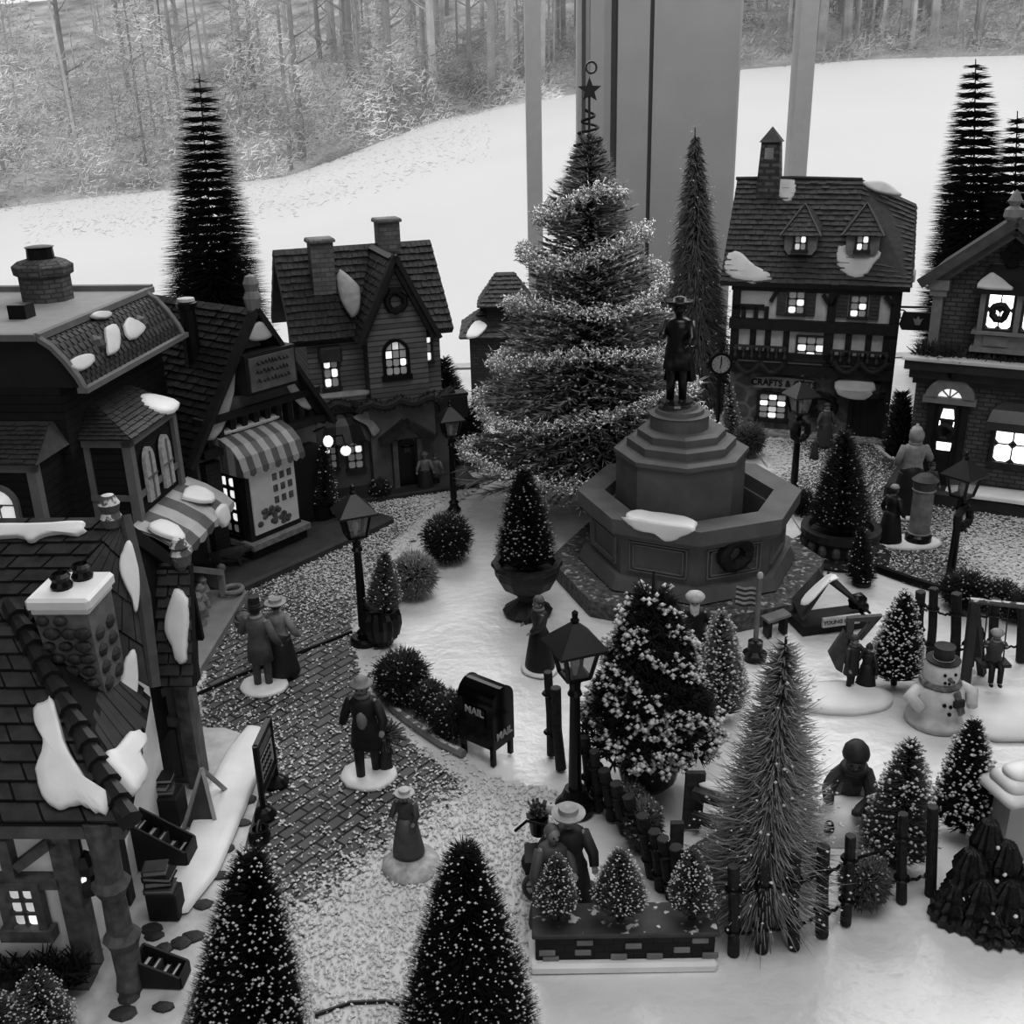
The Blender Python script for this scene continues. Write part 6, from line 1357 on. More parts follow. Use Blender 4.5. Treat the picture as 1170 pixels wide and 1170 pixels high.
# ------------------------------------------------------------------ brick planter with three trees
PL0 = g(612, 1103); PL1 = g(815, 1100)
P_ = Fr((PL0.x, PL0.y), (PL1.x, PL1.y), 'brick_planter_wall', 'low dark brick planter wall with pale odd bricks on a snow base', 'planter'); H = P_.root; W = P_.w
hpl = hz(PL0, 1068)
MB().bev(-.02, W + .01, -.035, .13, 0, .03, .01).build('snow_base', SNOW, H)
MB().bev(0, W, -.01, .11, .02, hpl, .004).build('brick_wall', mat('planter_brick', .012, rough=.6, noise=.3, pat='brick', ps=(.06, .03), mortar=.003, v2=.004), H)
MB().bev(-.01, W + .01, -.02, .12, hpl, hpl + .014, .004).build('capstone', mat('capstone_grey', .06, rough=.6, noise=.3, frost=.12), H)
for i, (fx, fz) in enumerate([(.02, .32), (.22, .32), (.23, .82), (.50, .62), (.77, .38), (.87, .85), (.42, .08), (.62, .08), (.93, .08), (.04, .0)]):
    x_, z_ = fx * W, .028 + fz * (hpl - .045); MB().bev(x_, x_ + .05, -.016, -.008, z_, z_ + .018, .002).build('pale_brick', mat('pale_brick', .22, noise=.2), H)
for tip, foot, w_, lab in (((637, 990), (635, 1062), 50, 'left speckled tree of the three on the brick planter'), ((708, 990), (708, 1068), 62, 'middle speckled tree of the three on the brick planter, broad skirted'), ((790, 990), (789, 1068), 52, 'right speckled tree of the three on the brick planter')):
    x_, z_ = P_.at(foot[0], foot[1], .05); wp = H.matrix_basis @ V((x_, .05, hpl + .014)); wp = H.location + P_.u * x_ + P_.v * .05 + V((0, 0, hpl + .014))
    s_ = scale_at(wp); hh = (foot[1] + 6 - tip[1]) / s_ / .86
    tree(tip, foot, w_, lab, n=3000, nd=NMID, thick=.0026, rise=.55, frost=420, fs=.0045, p=.7, inner=.5, loc=(wp.x, wp.y, 0), h=hh + wp.z, rad=w_ / 2 / s_, lift=wp.z, basew=.012)

# ------------------------------------------------------------------ mailbox
mp0 = g(556, 872); s_ = scale_at(mp0)
M0 = Fr((g(531, 858).x, g(531, 858).y), (g(557, 872).x, g(557, 872).y), 'mailbox', 'glossy black round topped mailbox lettered MAIL on two sides', 'mailbox'); H = M0.root
GB = mat('gloss_black', .003, rough=.14, noise=.1, spec=.22)
a_ = g(557, 872); b_ = g(586, 860); dpx = .175; W = .15; hh = hz(a_, 792) ; hh = .34
M0.root.rotation_euler.z = math.radians(-38); q = MB(); leg = .075
H.location = g(557, 860)
pr = [(-.065, leg), (.065, leg), (.065, hh - .065)] + [(math.cos(PI * k / 12) * .065, hh - .065 + math.sin(PI * k / 12) * .065) for k in range(1, 12)] + [(-.065, hh - .065)]
def yz(mb, poly, lo, hi): return mb.prism(poly, lo, hi, 'x')
M0b = MB(Matrix.Translation((0, 0, 0)) @ Matrix.Rotation(0, 4, 'Z')); yz(M0b, pr, -.085, .085); bo = M0b.build('mailbox_body', GB, H)
for sx in (-1, 1):
    for sy in (-1, 1): MB().box(sx * .085 - .009 * sx - .009, sx * .085 - .009 * sx + .009, sy * .065 - .009 * sy - .009, sy * .065 - .009 * sy + .009, 0, leg + .02).build('leg', GB, H)
for sx in (-1, 1):
    q = MB(Matrix.Translation((sx * .087, 0, 0))); yz(q, [(a * 1.03, b + .002 if b > leg else b) for a, b in pr], -.003, .003); q.build('end_panel', GB, bo)
MB().box(-.05, .05, -.071, -.064, .17, .25).build('mail_door', GB, bo)
WTX = mat('grey_letter', .35, rough=.5)
lettering('MAIL', .044, WTX, bo, (-.0, -.075, .235), (PI / 2, 0, 0)); lettering('MAIL', .046, WTX, bo, (.093, .0, .13), (PI / 2, 0, PI / 2))

# ------------------------------------------------------------------ easel signs, clock, flag
SG = Fr((g(302, 935).x, g(302, 935).y), (g(317, 898).x, g(317, 898).y), 'standing_sign', 'black framed standing notice board on two round feet by the book shop', 'sign'); H = SG.root; W = SG.w
t1 = hz(g(302, 932), 850)
for x_ in (0, W): MB().lathe([(.045, 0), (.048, .02), (.03, .04), (.01, .05)], 16, (x_, 0, 0)).build('round_foot', BLACK, H); MB().tube([(x_, 0, .03), (x_, 0, t1)], .011, 8).build('post', BLACK, H)
q = MB(); q.box(0, W, -.01, .01, .1, .115); q.box(0, W, -.01, .01, t1 - .015, t1); bo = q.build('board_frame', BLACK, H)
MB().box(.01, W - .01, -.004, .004, .115, t1 - .015).build('board', mat('board_black', .012), bo)
q = MB(); q.box(.025, W - .02, -.007, -.004, t1 - .065, t1 - .035); q.build('notice_panel', mat('notice_grey', .15, noise=.4, ns=40), bo); q = MB(); q.box(.025, W - .02, -.007, -.004, .14, t1 - .08); po = q.build('notice_panel', mat('notice_pale', .3, noise=.2, ns=30), bo)
q = MB()
for k in range(3):
    z_ = .16 + k * .035; q.tube([(.03 + j * .012, -.009, z_ + (.008 if j % 2 else -.006)) for j in range(int((W - .06) / .012))], .0028, 4)
q.build('notice_strokes', BLACK, po)
P0 = g(298, 962); t = thing('iron_pot', 'small black handled pot under the near standing sign', 'pot', P0)
MB().lathe([(.02, 0), (.036, .01), (.04, .035), (.03, .055), (.036, .062), (.026, .06), (.022, .04)], 16).build('pot_bowl', BLACK, t); MB().ring((.0, 0, .06), .028, .004, 18, 5, 'x').build('handle', mat('handle_grey', .12, metal=.5), t)
P0 = g(818, 512); t = thing('street_clock', 'black post clock with pale round dial behind the fountain', 'clock', P0); hc = hz(P0, 415)
MB().lathe([(.06, 0), (.06, .02), (.03, .06), (.018, .1), (.016, hc - .09), (.03, hc - .08)], 12).build('clock_post', BLACK, t)
q = MB(Matrix.Translation((0, 0, hc))); q.tube([(0, -.03, 0), (0, .03, 0)], .085, 24); q.lathe([(.02, .08), (.012, .1), (.002, .13)], 8); q.ball((.095, 0, 0), (.02, .02, .015), 8); q.ball((-.095, 0, 0), (.02, .02, .015), 8); co_ = q.build('clock_case', BLACK, t)
q = MB(Matrix.Translation((0, 0, hc))); q.tube([(0, -.034, 0), (0, -.03, 0)], .066, 24); do = q.build('dial', mat('dial_pale', .3, rough=.4), co_)
q = MB(Matrix.Translation((0, -.037, hc))); q.bar((0, 0, -.005), (0, 0, .05), .008, .004); q.bar((0, 0, 0), (-.008, 0, -.03), .009, .004)
for k in range(12): a = k * PI / 6; q.bar((math.cos(a) * .05, 0, math.sin(a) * .05), (math.cos(a) * .06, 0, math.sin(a) * .06), .005, .003)
q.build('clock_hand', BLACK, do)
P0 = g(862, 752); t = thing('flag_pole', 'pale pole with small striped flag in a black round base before the fountain', 'flag', P0); hf_ = hz(P0, 660)
MB().lathe([(.055, 0), (.058, .03), (.035, .045), (.035, .09), (.02, .095)], 18).build('pole_base', BLACK, t); MB().tube([(0, 0, .08), (0, 0, hf_)], .012, 10).build('pole', mat('pole_grey', .16), t)
MB().ball((0, 0, hf_ + .01), (.016, .016, .02), 8).build('pole_knob', mat('knob_pale', .4), t)
fl = MB(); fd = MB(); nx_ = 10
for j in range(8):
    q = fl if j % 2 else fd
    for i in range(nx_):
        a, b = -.015 - i * .009, -.015 - (i + 1) * .009; z0_, z1_ = hf_ - .15 + j * .0125, hf_ - .15 + (j + 1) * .0125; w0, w1 = math.sin(i * .8) * .008, math.sin((i + 1) * .8) * .008
        q.add([(a, w0, z0_ + i * .001), (b, w1, z0_ + i * .001), (b, w1, z1_ + i * .001), (a, w0, z1_ + i * .001)], [(0, 1, 2, 3)])
fo = fl.build('flag_cloth', mat('flag_pale', .32), t); fd.build('flag_stripe', mat('flag_dark', .04), fo)
# ------------------------------------------------------------------ figurines
SKINM = mat('painted_skin', .22, rough=.5, noise=.1)
def M3(n, v): return mat('cloth_' + n, v, rough=.55, noise=.2, ns=30, bump=.1)
def figure(name, label, loc, S, rz=0, coat=.03, skirt=None, hat=None, hatv=.03, hair=.03, trouser=.03, arms=((-.2, -.05, .52), (.2, -.05, .52)), sit=False, lean=(0, 0), beard=False, scarf=None, cat='figurine', base=True, z=0, sole=True, apron=None, crawl=False, stride=.02, hood=False, vest=None):
    """figure of height S; arm tuples are hand targets as fractions of S (x, y, z); faces local -y"""
    t = thing(name, label, cat, (loc[0], loc[1], z), rz)
    f = lambda *p: V((p[0] * S, p[1] * S, p[2] * S)) + V((lean[0] * p[2] * S, lean[1] * p[2] * S, 0))
    vs, es, rs = [], [], []
    def add(p, r, par=None):
        vs.append(p); rs.append(r * S)
        if par is not None: es.append((par, len(vs) - 1))
        return len(vs) - 1
    pz = .52 if not sit else .30
    pel = add(f(0, 0, pz), .075); wai = add(f(0, 0, pz + .1), .065, pel); che = add(f(0, 0, pz + .22), .078, wai); nk = add(f(0, 0, pz + .31), .028, che)
    hd0 = add(f(0, -.005, pz + .345), .045, nk); hd = add(f(0, -.008, pz + .395), .056, hd0); hd2 = add(f(0, 0, pz + .44), .045, hd); add(f(0, -.06, pz + .385), .012, hd)
    sh_z = pz + .275; hands = []
    for s_, hp_ in zip((-1, 1), arms):
        sh = add(f(s_ * .105, 0, sh_z), .036, che); H_ = f(*hp_) if not sit else f(hp_[0], hp_[1], hp_[2] - .18); s0 = vs[sh]; el = s0.lerp(H_, .5) + V((s_ * .03 * S, .03 * S, -.05 * S)); e = add(el, .028, sh); wr = add(el.lerp(H_, .85), .019, e); d = (H_ - el).normalized()
        pm = add(H_, .022, wr); hands.append((s0, el, H_)); sd = d.cross(V((0, 0, 1))); sd = sd.normalized() if sd.length > .01 else V((1, 0, 0))
        for k, L_ in enumerate((.032, .038, .036, .028)): a = add(H_ + d * (L_ * .55 * S) + sd * ((k - 1.5) * .011 * S), .0065, pm); add(vs[a] + d * (L_ * .5 * S) + V((0, 0, -.008 * S)), .005, a)
        a = add(H_ + sd * (-s_ * .022 * S) + d * .008 * S, .007, pm); add(vs[a] + d * .016 * S, .0055, a)
    legs = []
    for s_ in (-1, 1):
        hp_ = add(f(s_ * .05, 0, pz - .03), .055, pel)
        if sit: kn = add(f(s_ * .06, -.22, pz - .02), .04, hp_); an = add(f(s_ * .06, -.25, .06), .026, kn); toe = add(f(s_ * .06, -.33, .03), .024, an); legs.append([vs[hp_], vs[kn], vs[an]])
        else: kn = add(f(s_ * .052, s_ * stride - .01, pz * .52), .038, hp_); an = add(f(s_ * .055, s_ * stride, .045), .026, kn); toe = add(f(s_ * .06, s_ * stride - .08, .025), .024, an); legs.append([vs[hp_], vs[kn], vs[an]])
    me = bpy.data.meshes.new('body'); me.from_pydata([tuple(v) for v in vs], es, []); me.materials.append(SKINM); b = bpy.data.objects.new('body', me); col.objects.link(b); b.parent = t
    sk = b.modifiers.new('skin', 'SKIN'); sv = me.skin_vertices[0].data
    for i, r in enumerate(rs): sv[i].radius = (r, r)
    sv[0].use_root = True; b.modifiers.new('sub', 'SUBSURF').levels = 1; b.modifiers['sub'].render_levels = 1
    cm = M3('coat%d' % int(coat * 1000), coat)
    cx, cy = lean
    def L(prof, nm, m, n=18, sx=1, sy=.8, parent=t, jit=0):
        return MB().lathe([(r * S, z_ * S) for r, z_ in prof], n, sx=sx, sy=sy, jit=jit), nm, m
    def lat(prof, nm, m, n=18, sx=1, sy=.8, parent=None, off=(0, 0)):
        mb = MB().lathe([(r * S, z_ * S) for r, z_ in prof], n, sx=sx, sy=sy); mb.v = [(x + (lean[0] * z_) + off[0] * S, y + (lean[1] * z_) + off[1] * S, z_) for x, y, z_ in mb.v]; return mb.build(nm, m, parent or t, smooth=True)
    tz = pz - .52
    lat([(.07, .86 + tz - .03), (.09, .82 + tz), (.125, .79 + tz), (.12, .7 + tz), (.1, .62 + tz), (.12, .54 + tz), (.14, (.34 if not skirt else .5) + (tz * .5))], 'coat', cm)
    for (s0, el, H_) in hands: MB().tube([s0, el, el.lerp(H_, .85)], [.048 * S, .042 * S, .034 * S], 9).build('sleeve', cm, t, smooth=True)
    if skirt is not None and not sit: lat([(.09, .6), (.13, .52), (.17, .3), (.2, .12), (.205, .06), (.19, .05)], 'skirt', M3('skirt%d' % int(skirt * 1000), skirt), 20, sy=.9)
    elif skirt is not None: MB().lathe([(.1 * S, .12 * S), (.2 * S, .14 * S), (.19 * S, .26 * S), (.12 * S, .36 * S)], 18, (0, -.08 * S, 0)).build('skirt', M3('skirt%d' % int(skirt * 1000), skirt), t, smooth=True)
    else:
        for lg in legs: MB().tube(lg, [.062 * S, .045 * S, .038 * S], 9).build('trouser_leg', M3('trouser%d' % int(trouser * 1000), trouser), t, smooth=True)
    for lg in legs: a = lg[2]; MB().ball((a.x, a.y - .035 * S, max(a.z - .02 * S, .02 * S)), (.032 * S, .06 * S, .024 * S), 8).build('shoe', BLACK, t, smooth=True)
    hc = f(0, -.004, pz + .40); hm = M3('hair%d' % int(hair * 1000), hair)
    q = MB(); q.ball((hc.x, hc.y + .014 * S, hc.z + .012 * S), (.066 * S, .062 * S, .066 * S), 12); q.build('hair', hm, t, smooth=True)
    fc = MB(); fc.ball((hc.x, hc.y - .012 * S, hc.z - .004 * S), (.055 * S, .06 * S, .062 * S), 12); fc.build('face', SKINM, b, smooth=True)
    for s_ in (-1, 1): MB().ball((hc.x + s_ * .022 * S, hc.y - .066 * S, hc.z + .006 * S), .008 * S, 6).build('eye', BLACK, b); MB().ball((hc.x + s_ * .06 * S, hc.y, hc.z - .002 * S), (.01 * S, .014 * S, .018 * S), 6).build('ear', SKINM, b)
    MB().ball((hc.x, hc.y - .064 * S, hc.z - .03 * S), (.018 * S, .008 * S, .005 * S), 6).build('mouth', M3('lip', .05), b); MB().ball((hc.x, hc.y - .074 * S, hc.z - .008 * S), (.009 * S, .014 * S, .012 * S), 6).build('nose', SKINM, b)
    hv = M3('hat%d' % int(hatv * 1000), hatv); hz_ = hc.z / S + .04; ho = (lean[0] * 0, 0)
    prof = {'top': [(.1, 0), (.1, .012), (.06, .015), (.058, .1), (.062, .11), (.0, .112)], 'bowl': [(.1, 0), (.1, .012), (.065, .015), (.06, .05), (.03, .075), (.0, .078)], 'boater': [(.12, -.01), (.125, .005), (.075, .012), (.07, .05), (.0, .055)],
            'bonnet': [(.07, -.03), (.095, .0), (.1, .02), (.075, .05), (.03, .07), (0, .072)], 'cap': [(.07, 0), (.072, .02), (.05, .055), (.0, .065)], 'beanie': [(.068, -.015), (.07, .02), (.045, .065), (.015, .085), (.015, .1), (0, .102)], 'tricorn': [(.12, .0), (.13, .03), (.07, .02), (.06, .06), (0, .075)]}
    if hat: q = MB().lathe([(r * S, z_ * S) for r, z_ in prof[hat]], 18, (hc.x, hc.y, hc.z + .035 * S)); ht = q.build('hat', hv, t, smooth=hat not in ('top', 'boater'))
    if hat in ('top', 'boater'): MB().lathe([(.063 * S, .02 * S), (.064 * S, .035 * S)], 18, (hc.x, hc.y, hc.z + .035 * S), sx=1.13 if hat == 'boater' else 1, sy=1.13 if hat == 'boater' else 1).build('hat_band', M3('band', .2 if hat == 'boater' else .08), ht)
    if hood: q = MB(); q.ball((hc.x, hc.y + .02 * S, hc.z + .005 * S), (.085 * S, .075 * S, .09 * S), 12); q.build('hood', cm, t, smooth=True)
    if scarf is not None: MB().ring((hc.x, hc.y, (pz + .325) * S), .05 * S, .024 * S, 16, 7, 'z').build('scarf', M3('scarf%d' % int(scarf * 1000), scarf), t, smooth=True)
    if beard: MB().add([(hc.x - .05 * S, hc.y - .05 * S, hc.z - .01 * S), (hc.x + .05 * S, hc.y - .05 * S, hc.z - .01 * S), (hc.x + .045 * S, hc.y - .07 * S, hc.z - .1 * S), (hc.x + .01 * S, hc.y - .09 * S, hc.z - .2 * S), (hc.x - .04 * S, hc.y - .07 * S, hc.z - .1 * S), (hc.x, hc.y - .1 * S, hc.z - .05 * S)], [(0, 1, 5), (1, 2, 5), (2, 3, 5), (3, 4, 5), (4, 0, 5)]).build('beard', mat('white_beard', .5, noise=.2, ns=40), t, smooth=True)
    if vest is not None: MB().ball((0, -.075 * S, .64 * S), (.05 * S, .045 * S, .1 * S), 10).build('waistcoat', M3('vest', vest), t, smooth=True)
    if apron is not None: lat([(.105, .6), (.135, .5), (.155, .3)], 'apron', M3('apron%d' % int(apron * 1000), apron), 14, sx=.7, sy=.86, off=(0, -.02))
    if base: MB().lathe([(.2 * S, 0), (.235 * S, .02 * S), (.22 * S, .05 * S), (.16 * S, .06 * S)], 20, sx=1.1, jit=.04).build('snow_base', SNOW, t, smooth=True)
    return t
def spot(px, py, yt): P = g(px, py); return P, hz(P, yt)
def fig(px, py, yt, name, label, rz=0, dx=0, **kw):
    P, h = spot(px, py, yt); P.x += dx; return figure(name, label, P, h / kw.pop('hf', .98), math.radians(rz), **kw)
# strolling couple
fig(302, 786, 690, 'man_figurine', 'figurine of a man in long coat and top hat walking away', rz=165, coat=.10, trouser=.09, hat='top', hatv=.02, arms=((-.2, -.08, .5), (.26, -.15, .56)), scarf=.3)
fig(324, 772, 686, 'woman_figurine', 'figurine of a woman in straw hat, pale shawl and dark long dress, seen from behind', rz=170, coat=.22, skirt=.02, hat='boater', hatv=.3, base=False)
P = g(290, 770); t = thing('wicker_basket', 'small basket held by the top-hatted strolling man', 'basket', (P.x - .02, P.y + .03, .22))
MB().lathe([(.03, 0), (.045, .03), (.05, .06), (.04, .06), (.035, .03)], 14).build('basket_body', mat('wicker', .1, noise=.5, ns=60), t); MB().ring((0, 0, .06), .042, .005, 16, 5, 'y').build('handle', mat('wicker', .1), t); MB().ball((0, 0, .06), (.04, .04, .025), 8, .15).build('basket_filling', mat('wicker_fill', .16, noise=.4), t)
# family with children on the cobbles
fig(422, 888, 778, 'man_figurine', 'figurine of a tall man in black tailcoat with pale waistcoat walking on the cobbles', rz=-8, coat=.012, trouser=.015, hat='bowl', hatv=.25, apron=None, scarf=.15, stride=.06, arms=((-.22, .05, .5), (.18, -.12, .55)), vest=.2)
fig(441, 882, 845, 'child_figurine', 'figurine of a small child in dark coat beside the tall tailcoated man', rz=10, coat=.03, skirt=.025, hat='cap', hatv=.2, base=False)
P, h = spot(436, 882, 815); t = thing('flower_bundle', 'mottled bundle of greenery carried beside the tailcoated man', 'bundle', (P.x + .02, P.y + .03, .15)); q = MB()
for k in range(200): a, e = random.uniform(0, 6.28), random.uniform(-.6, 1.5); L_ = random.uniform(.03, .075); q.tube([(0, 0, 0), (math.cos(a) * math.cos(e) * L_ * 1.3, math.sin(a) * math.cos(e) * L_, math.sin(e) * L_)], [.008, .003], 3)
q.build('leaves', mat('mottled_leaf', .09, noise=.6, ns=60), t); MB().tube([(0, 0, -.15), (0, 0, 0)], .02, 8).build('stems', mat('mottled_stem', .03), t)
# young woman
P, h = spot(468, 985, 905); figure('woman_figurine', 'figurine of a woman in frilled bonnet and wide grey skirt on a snowy mound', (P.x, P.y), h / .99 * .93, math.radians(-15), coat=.05, skirt=.08, hat='boater', hatv=.42, hair=.05, z=.03, base=False, arms=((-.16, -.12, .62), (.14, -.14, .6)), apron=.11)
t = thing('snow_mound', 'low white mound of snow under the woman in the frilled bonnet', 'snow', g(470, 990)); MB().lathe([(.105, 0), (.10, .02), (.07, .035), (.03, .04)], 22, jit=.06).build('mound', mat('mottled_snow', .42, noise=.35, ns=30, bump=.5), t, smooth=True)
# flower seller couple with cart
fig(650, 1048, 925, 'man_figurine', 'figurine of a flower seller in straw boater and dark round cloak behind the planter', rz=-10, coat=.025, skirt=.02, hat='boater', hatv=.32, arms=((-.22, -.1, .6), (.2, -.1, .56)), base=False)
fig(632, 1058, 945, 'woman_figurine', 'figurine of a woman with white blossoms crouching by the flower seller', rz=25, coat=.09, skirt=.02, hat=None, hair=.12, arms=((-.2, -.14, .5), (.1, -.18, .6)), base=False)
P = g(617, 1015); t = thing('flower_cart', 'dark two wheeled flower cart beside the flower seller', 'cart', (P.x, P.y, 0)); CT = mat('cart_wood', .03, noise=.4)
q = MB(); q.box(-.05, .09, -.05, .05, .10, .15); q.build('cart_body', CT, t)
for y_ in (-.06, .06): q = MB(); q.ring((-.0, y_, .06), .055, .008, 20, 6, 'y'); [q.bar((-.0, y_, .06), (math.cos(k * PI / 4) * .055, y_, .06 + math.sin(k * PI / 4) * .055), .005) for k in range(8)]; q.build('wheel', mat('wheel_grey', .08, noise=.3), t)
q = MB(); q.tube([(.06, 0, .15), (.02, 0, .26), (-.04, 0, .28), (-.08, 0, .24)], .005, 6); q.build('cart_hoop', BLACK, t)
P = g(611, 985); t = thing('flower_bucket', 'black bucket of mixed foliage and white bloom on the flower cart', 'bucket', (P.x + .015, P.y - .03, .15)); MB().lathe([(.028, 0), (.036, .07), (.032, .07)], 14).build('bucket', BLACK, t)
q = MB()
for k in range(90): a, e = random.uniform(0, 6.28), random.uniform(.5, 1.5); L_ = random.uniform(.03, .07); q.tube([(0, 0, .06), (math.cos(a) * math.cos(e) * L_, math.sin(a) * math.cos(e) * L_, .06 + math.sin(e) * L_)], [.007, .004], 4)
q.build('leaves', mat('mottled_leaf', .09), t); MB().ball((.045, -.02, .11), (.022, .012, .022), 8).build('bloom', mat('white_bloom', .6), t)
for k in range(7): P = g(632 + k * 3, 1010); MB().ball((.05 + random.uniform(-.03, .05), -.03 + random.uniform(-.02, .02), .02 + random.uniform(-.02, .05)), .012, 7, .2).build('bloom', mat('white_bloom', .6), t)
P = g(672, 1040); t = thing('round_barrel', 'small dark barrel beside the flower seller', 'barrel', (P.x, P.y, 0)); MB().lathe([(.03, 0), (.038, .05), (.03, .1)], 14).build('staves', CT, t); MB().lathe([(.026, .098), (.026, .102)], 14).build('barrel_lid', mat('barrel_lid', .08), t)
# dark figure by the fountain, Santa, skaters
fig(617, 765, 684, 'woman_figurine', 'dark figurine of a woman in shawl and flared coat walking left of the fountain', rz=-70, coat=.03, skirt=.01, hat='cap', hatv=.12, scarf=.2, arms=((-.14, -.16, .6), (.12, -.18, .6)))
fig(790, 778, 680, 'santa_figurine', 'figurine of an old man with white hair and long white beard in a black coat', rz=-12, coat=.008, skirt=.006, hat='bonnet', hatv=.5, hair=.5, beard=True, base=False, arms=((-.16, -.12, .55), (.26, -.12, .56)))
P = g(806, 770); t = thing('hand_wreath', 'small grey wreath held up by the white-bearded man', 'wreath', (P.x + .01, P.y - .08, .2)); MB().ring((0, 0, .0), .028, .014, 18, 7, 'y', .1).build('wreath_ring', mat('grey_wreath', .13, noise=.4), t); MB().ball((0, -.016, 0), .012, 6).build('wreath_bow', mat('grey_wreath', .13), t)
# people by brick house
fig(1036, 588, 492, 'woman_figurine', 'figurine in pale striped hood and dark dress near the brick house door', rz=175, coat=.25, skirt=.012, hat='beanie', hatv=.4, scarf=.3, arms=((-.2, -.1, .62), (.14, -.14, .55)), hood=True)
fig(1058, 585, 530, 'boy_figurine', 'figurine of a boy in dark jacket and flat cap beside the poster column', rz=20, coat=.04, trouser=.03, hat='cap', hatv=.05, base=False)
fig(1015, 622, 556, 'girl_figurine', 'thin dark figurine of a child standing on the snow by the poster column', rz=120, coat=.012, skirt=.01, hat='cap', hatv=.3, base=False)
P0 = g(1048, 622); t = thing('poster_column', 'pale round poster column on an oval snow base', 'column', P0); hh = hz(P0, 548)
MB().lathe([(.075, .02), (.075, .06), (.062, .075), (.06, .08)], 22).build('column_foot', BLACK, t); MB().lathe([(.06, .07), (.058, hh - .05), (.06, hh - .045)], 22).build('column_drum', mat('poster_grey', .2, noise=.45, ns=14), t); MB().lathe([(.063, hh - .05), (.066, hh - .01), (.075, hh), (.04, hh + .03), (.0, hh + .04)], 22).build('column_roof', mat('column_roof', .07), t)
for z_ in (.08, hh - .06): MB().ring((0, 0, z_), .061, .006, 24, 6, 'z').build('column_ring', mat('ring_pale', .25), t)
MB().lathe([(.14, 0), (.15, .015), (.13, .03)], 24, (-.05, 0, 0), sx=1.3, sy=.7).build('snow_base', SNOW, t, smooth=True)
fig(487, 562, 518, 'woman_figurine', 'pale figurine of a singer outside the clapboard house door', rz=10, coat=.14, skirt=.02, hat='bowl', hatv=.1)
fig(494, 558, 520, 'man_figurine', 'slighter pale figurine standing close behind the singer at the clapboard house', rz=-10, coat=.12, trouser=.02, hat='cap', hatv=.05, base=False, dx=.03)
fig(941, 512, 462, 'woman_figurine', 'dim figurine in pale scarf under the wreath of the half timbered shop', rz=10, coat=.07, skirt=.05, hat='cap', hatv=.06, scarf=.3, base=False)
fig(930, 525, 500, 'child_figurine', 'dim small figurine before the half timbered shop', rz=10, coat=.05, skirt=.04, hat='cap', hatv=.12, base=False)
# crawling child bottom right
P0 = g(968, 940); t = thing('child_figurine', 'figurine of a child in knitted cap leaning over a white snow block', 'figurine', P0, math.radians(-15)); KN = M3('knit', .035)
s_ = 1.05
vs = [(0, 0, .17), (0, -.01, .22), (0, -.02, .255), (0, -.03, .28), (-.05, -.01, .225), (-.085, -.06, .18), (-.08, -.11, .165), (.05, -.01, .225), (.07, -.07, .17), (.02, -.13, .155), (-.02, .04, .1), (-.03, .1, .03), (.03, .04, .1), (.04, .1, .03), (-.095, -.13, .16), (-.08, -.135, .16), (-.068, -.13, .162), (.0, -.15, .15), (.012, -.155, .15), (.028, -.15, .152)]
es = [(0, 1), (1, 2), (2, 3), (1, 4), (4, 5), (5, 6), (1, 7), (7, 8), (8, 9), (0, 10), (10, 11), (0, 12), (12, 13), (6, 14), (6, 15), (6, 16), (9, 17), (9, 18), (9, 19)]
rs = [.05, .05, .025, .035, .03, .026, .02, .03, .026, .02, .04, .03, .04, .03] + [.007] * 6
me = bpy.data.meshes.new('body'); me.from_pydata(vs, es, []); me.materials.append(KN); b = bpy.data.objects.new('body', me); col.objects.link(b); b.parent = t; b.modifiers.new('skin', 'SKIN')
for i, r in enumerate(rs): me.skin_vertices[0].data[i].radius = (r, r)
me.skin_vertices[0].data[0].use_root = True; b.modifiers.new('sub', 'SUBSURF').render_levels = 1
MB().ball((0, -.045, .295), (.036, .038, .042), 12).build('face', M3('face', .07), t, smooth=True)
MB().lathe([(.045, .0), (.048, .015), (.042, .04), (.025, .06), (.0, .066)], 16, (0, -.035, .31)).build('knitted_cap', KN, t, smooth=True); MB().ring((0, -.03, .262), .036, .016, 16, 7, 'z').build('scarf', KN, t, smooth=True)
for s_ in (-1, 1): MB().ball((s_ * .014, -.082, .30), .005, 6).build('eye', BLACK, t)
MB().ball((0, -.084, .29), (.006, .007, .006), 6).build('nose', M3('face', .07), t); MB().ball((0, -.08, .278), (.01, .005, .003), 6).build('mouth', BLACK, t)
P0 = g(962, 942); t = thing('snow_block', 'rough white snow block with dark openings under the crawling child', 'snow', (P0.x, P0.y - .05, 0)); MB().lathe([(.11, 0), (.115, .05), (.09, .11), (.06, .135), (.02, .14)], 14, sx=1.05, sy=.8, jit=.1).build('block', SNOW, t, smooth=True)
for x_ in (-.085, .075): MB().ball((x_, -.06, .07), (.02, .02, .035), 8).build('dark_opening', BLACK, t)
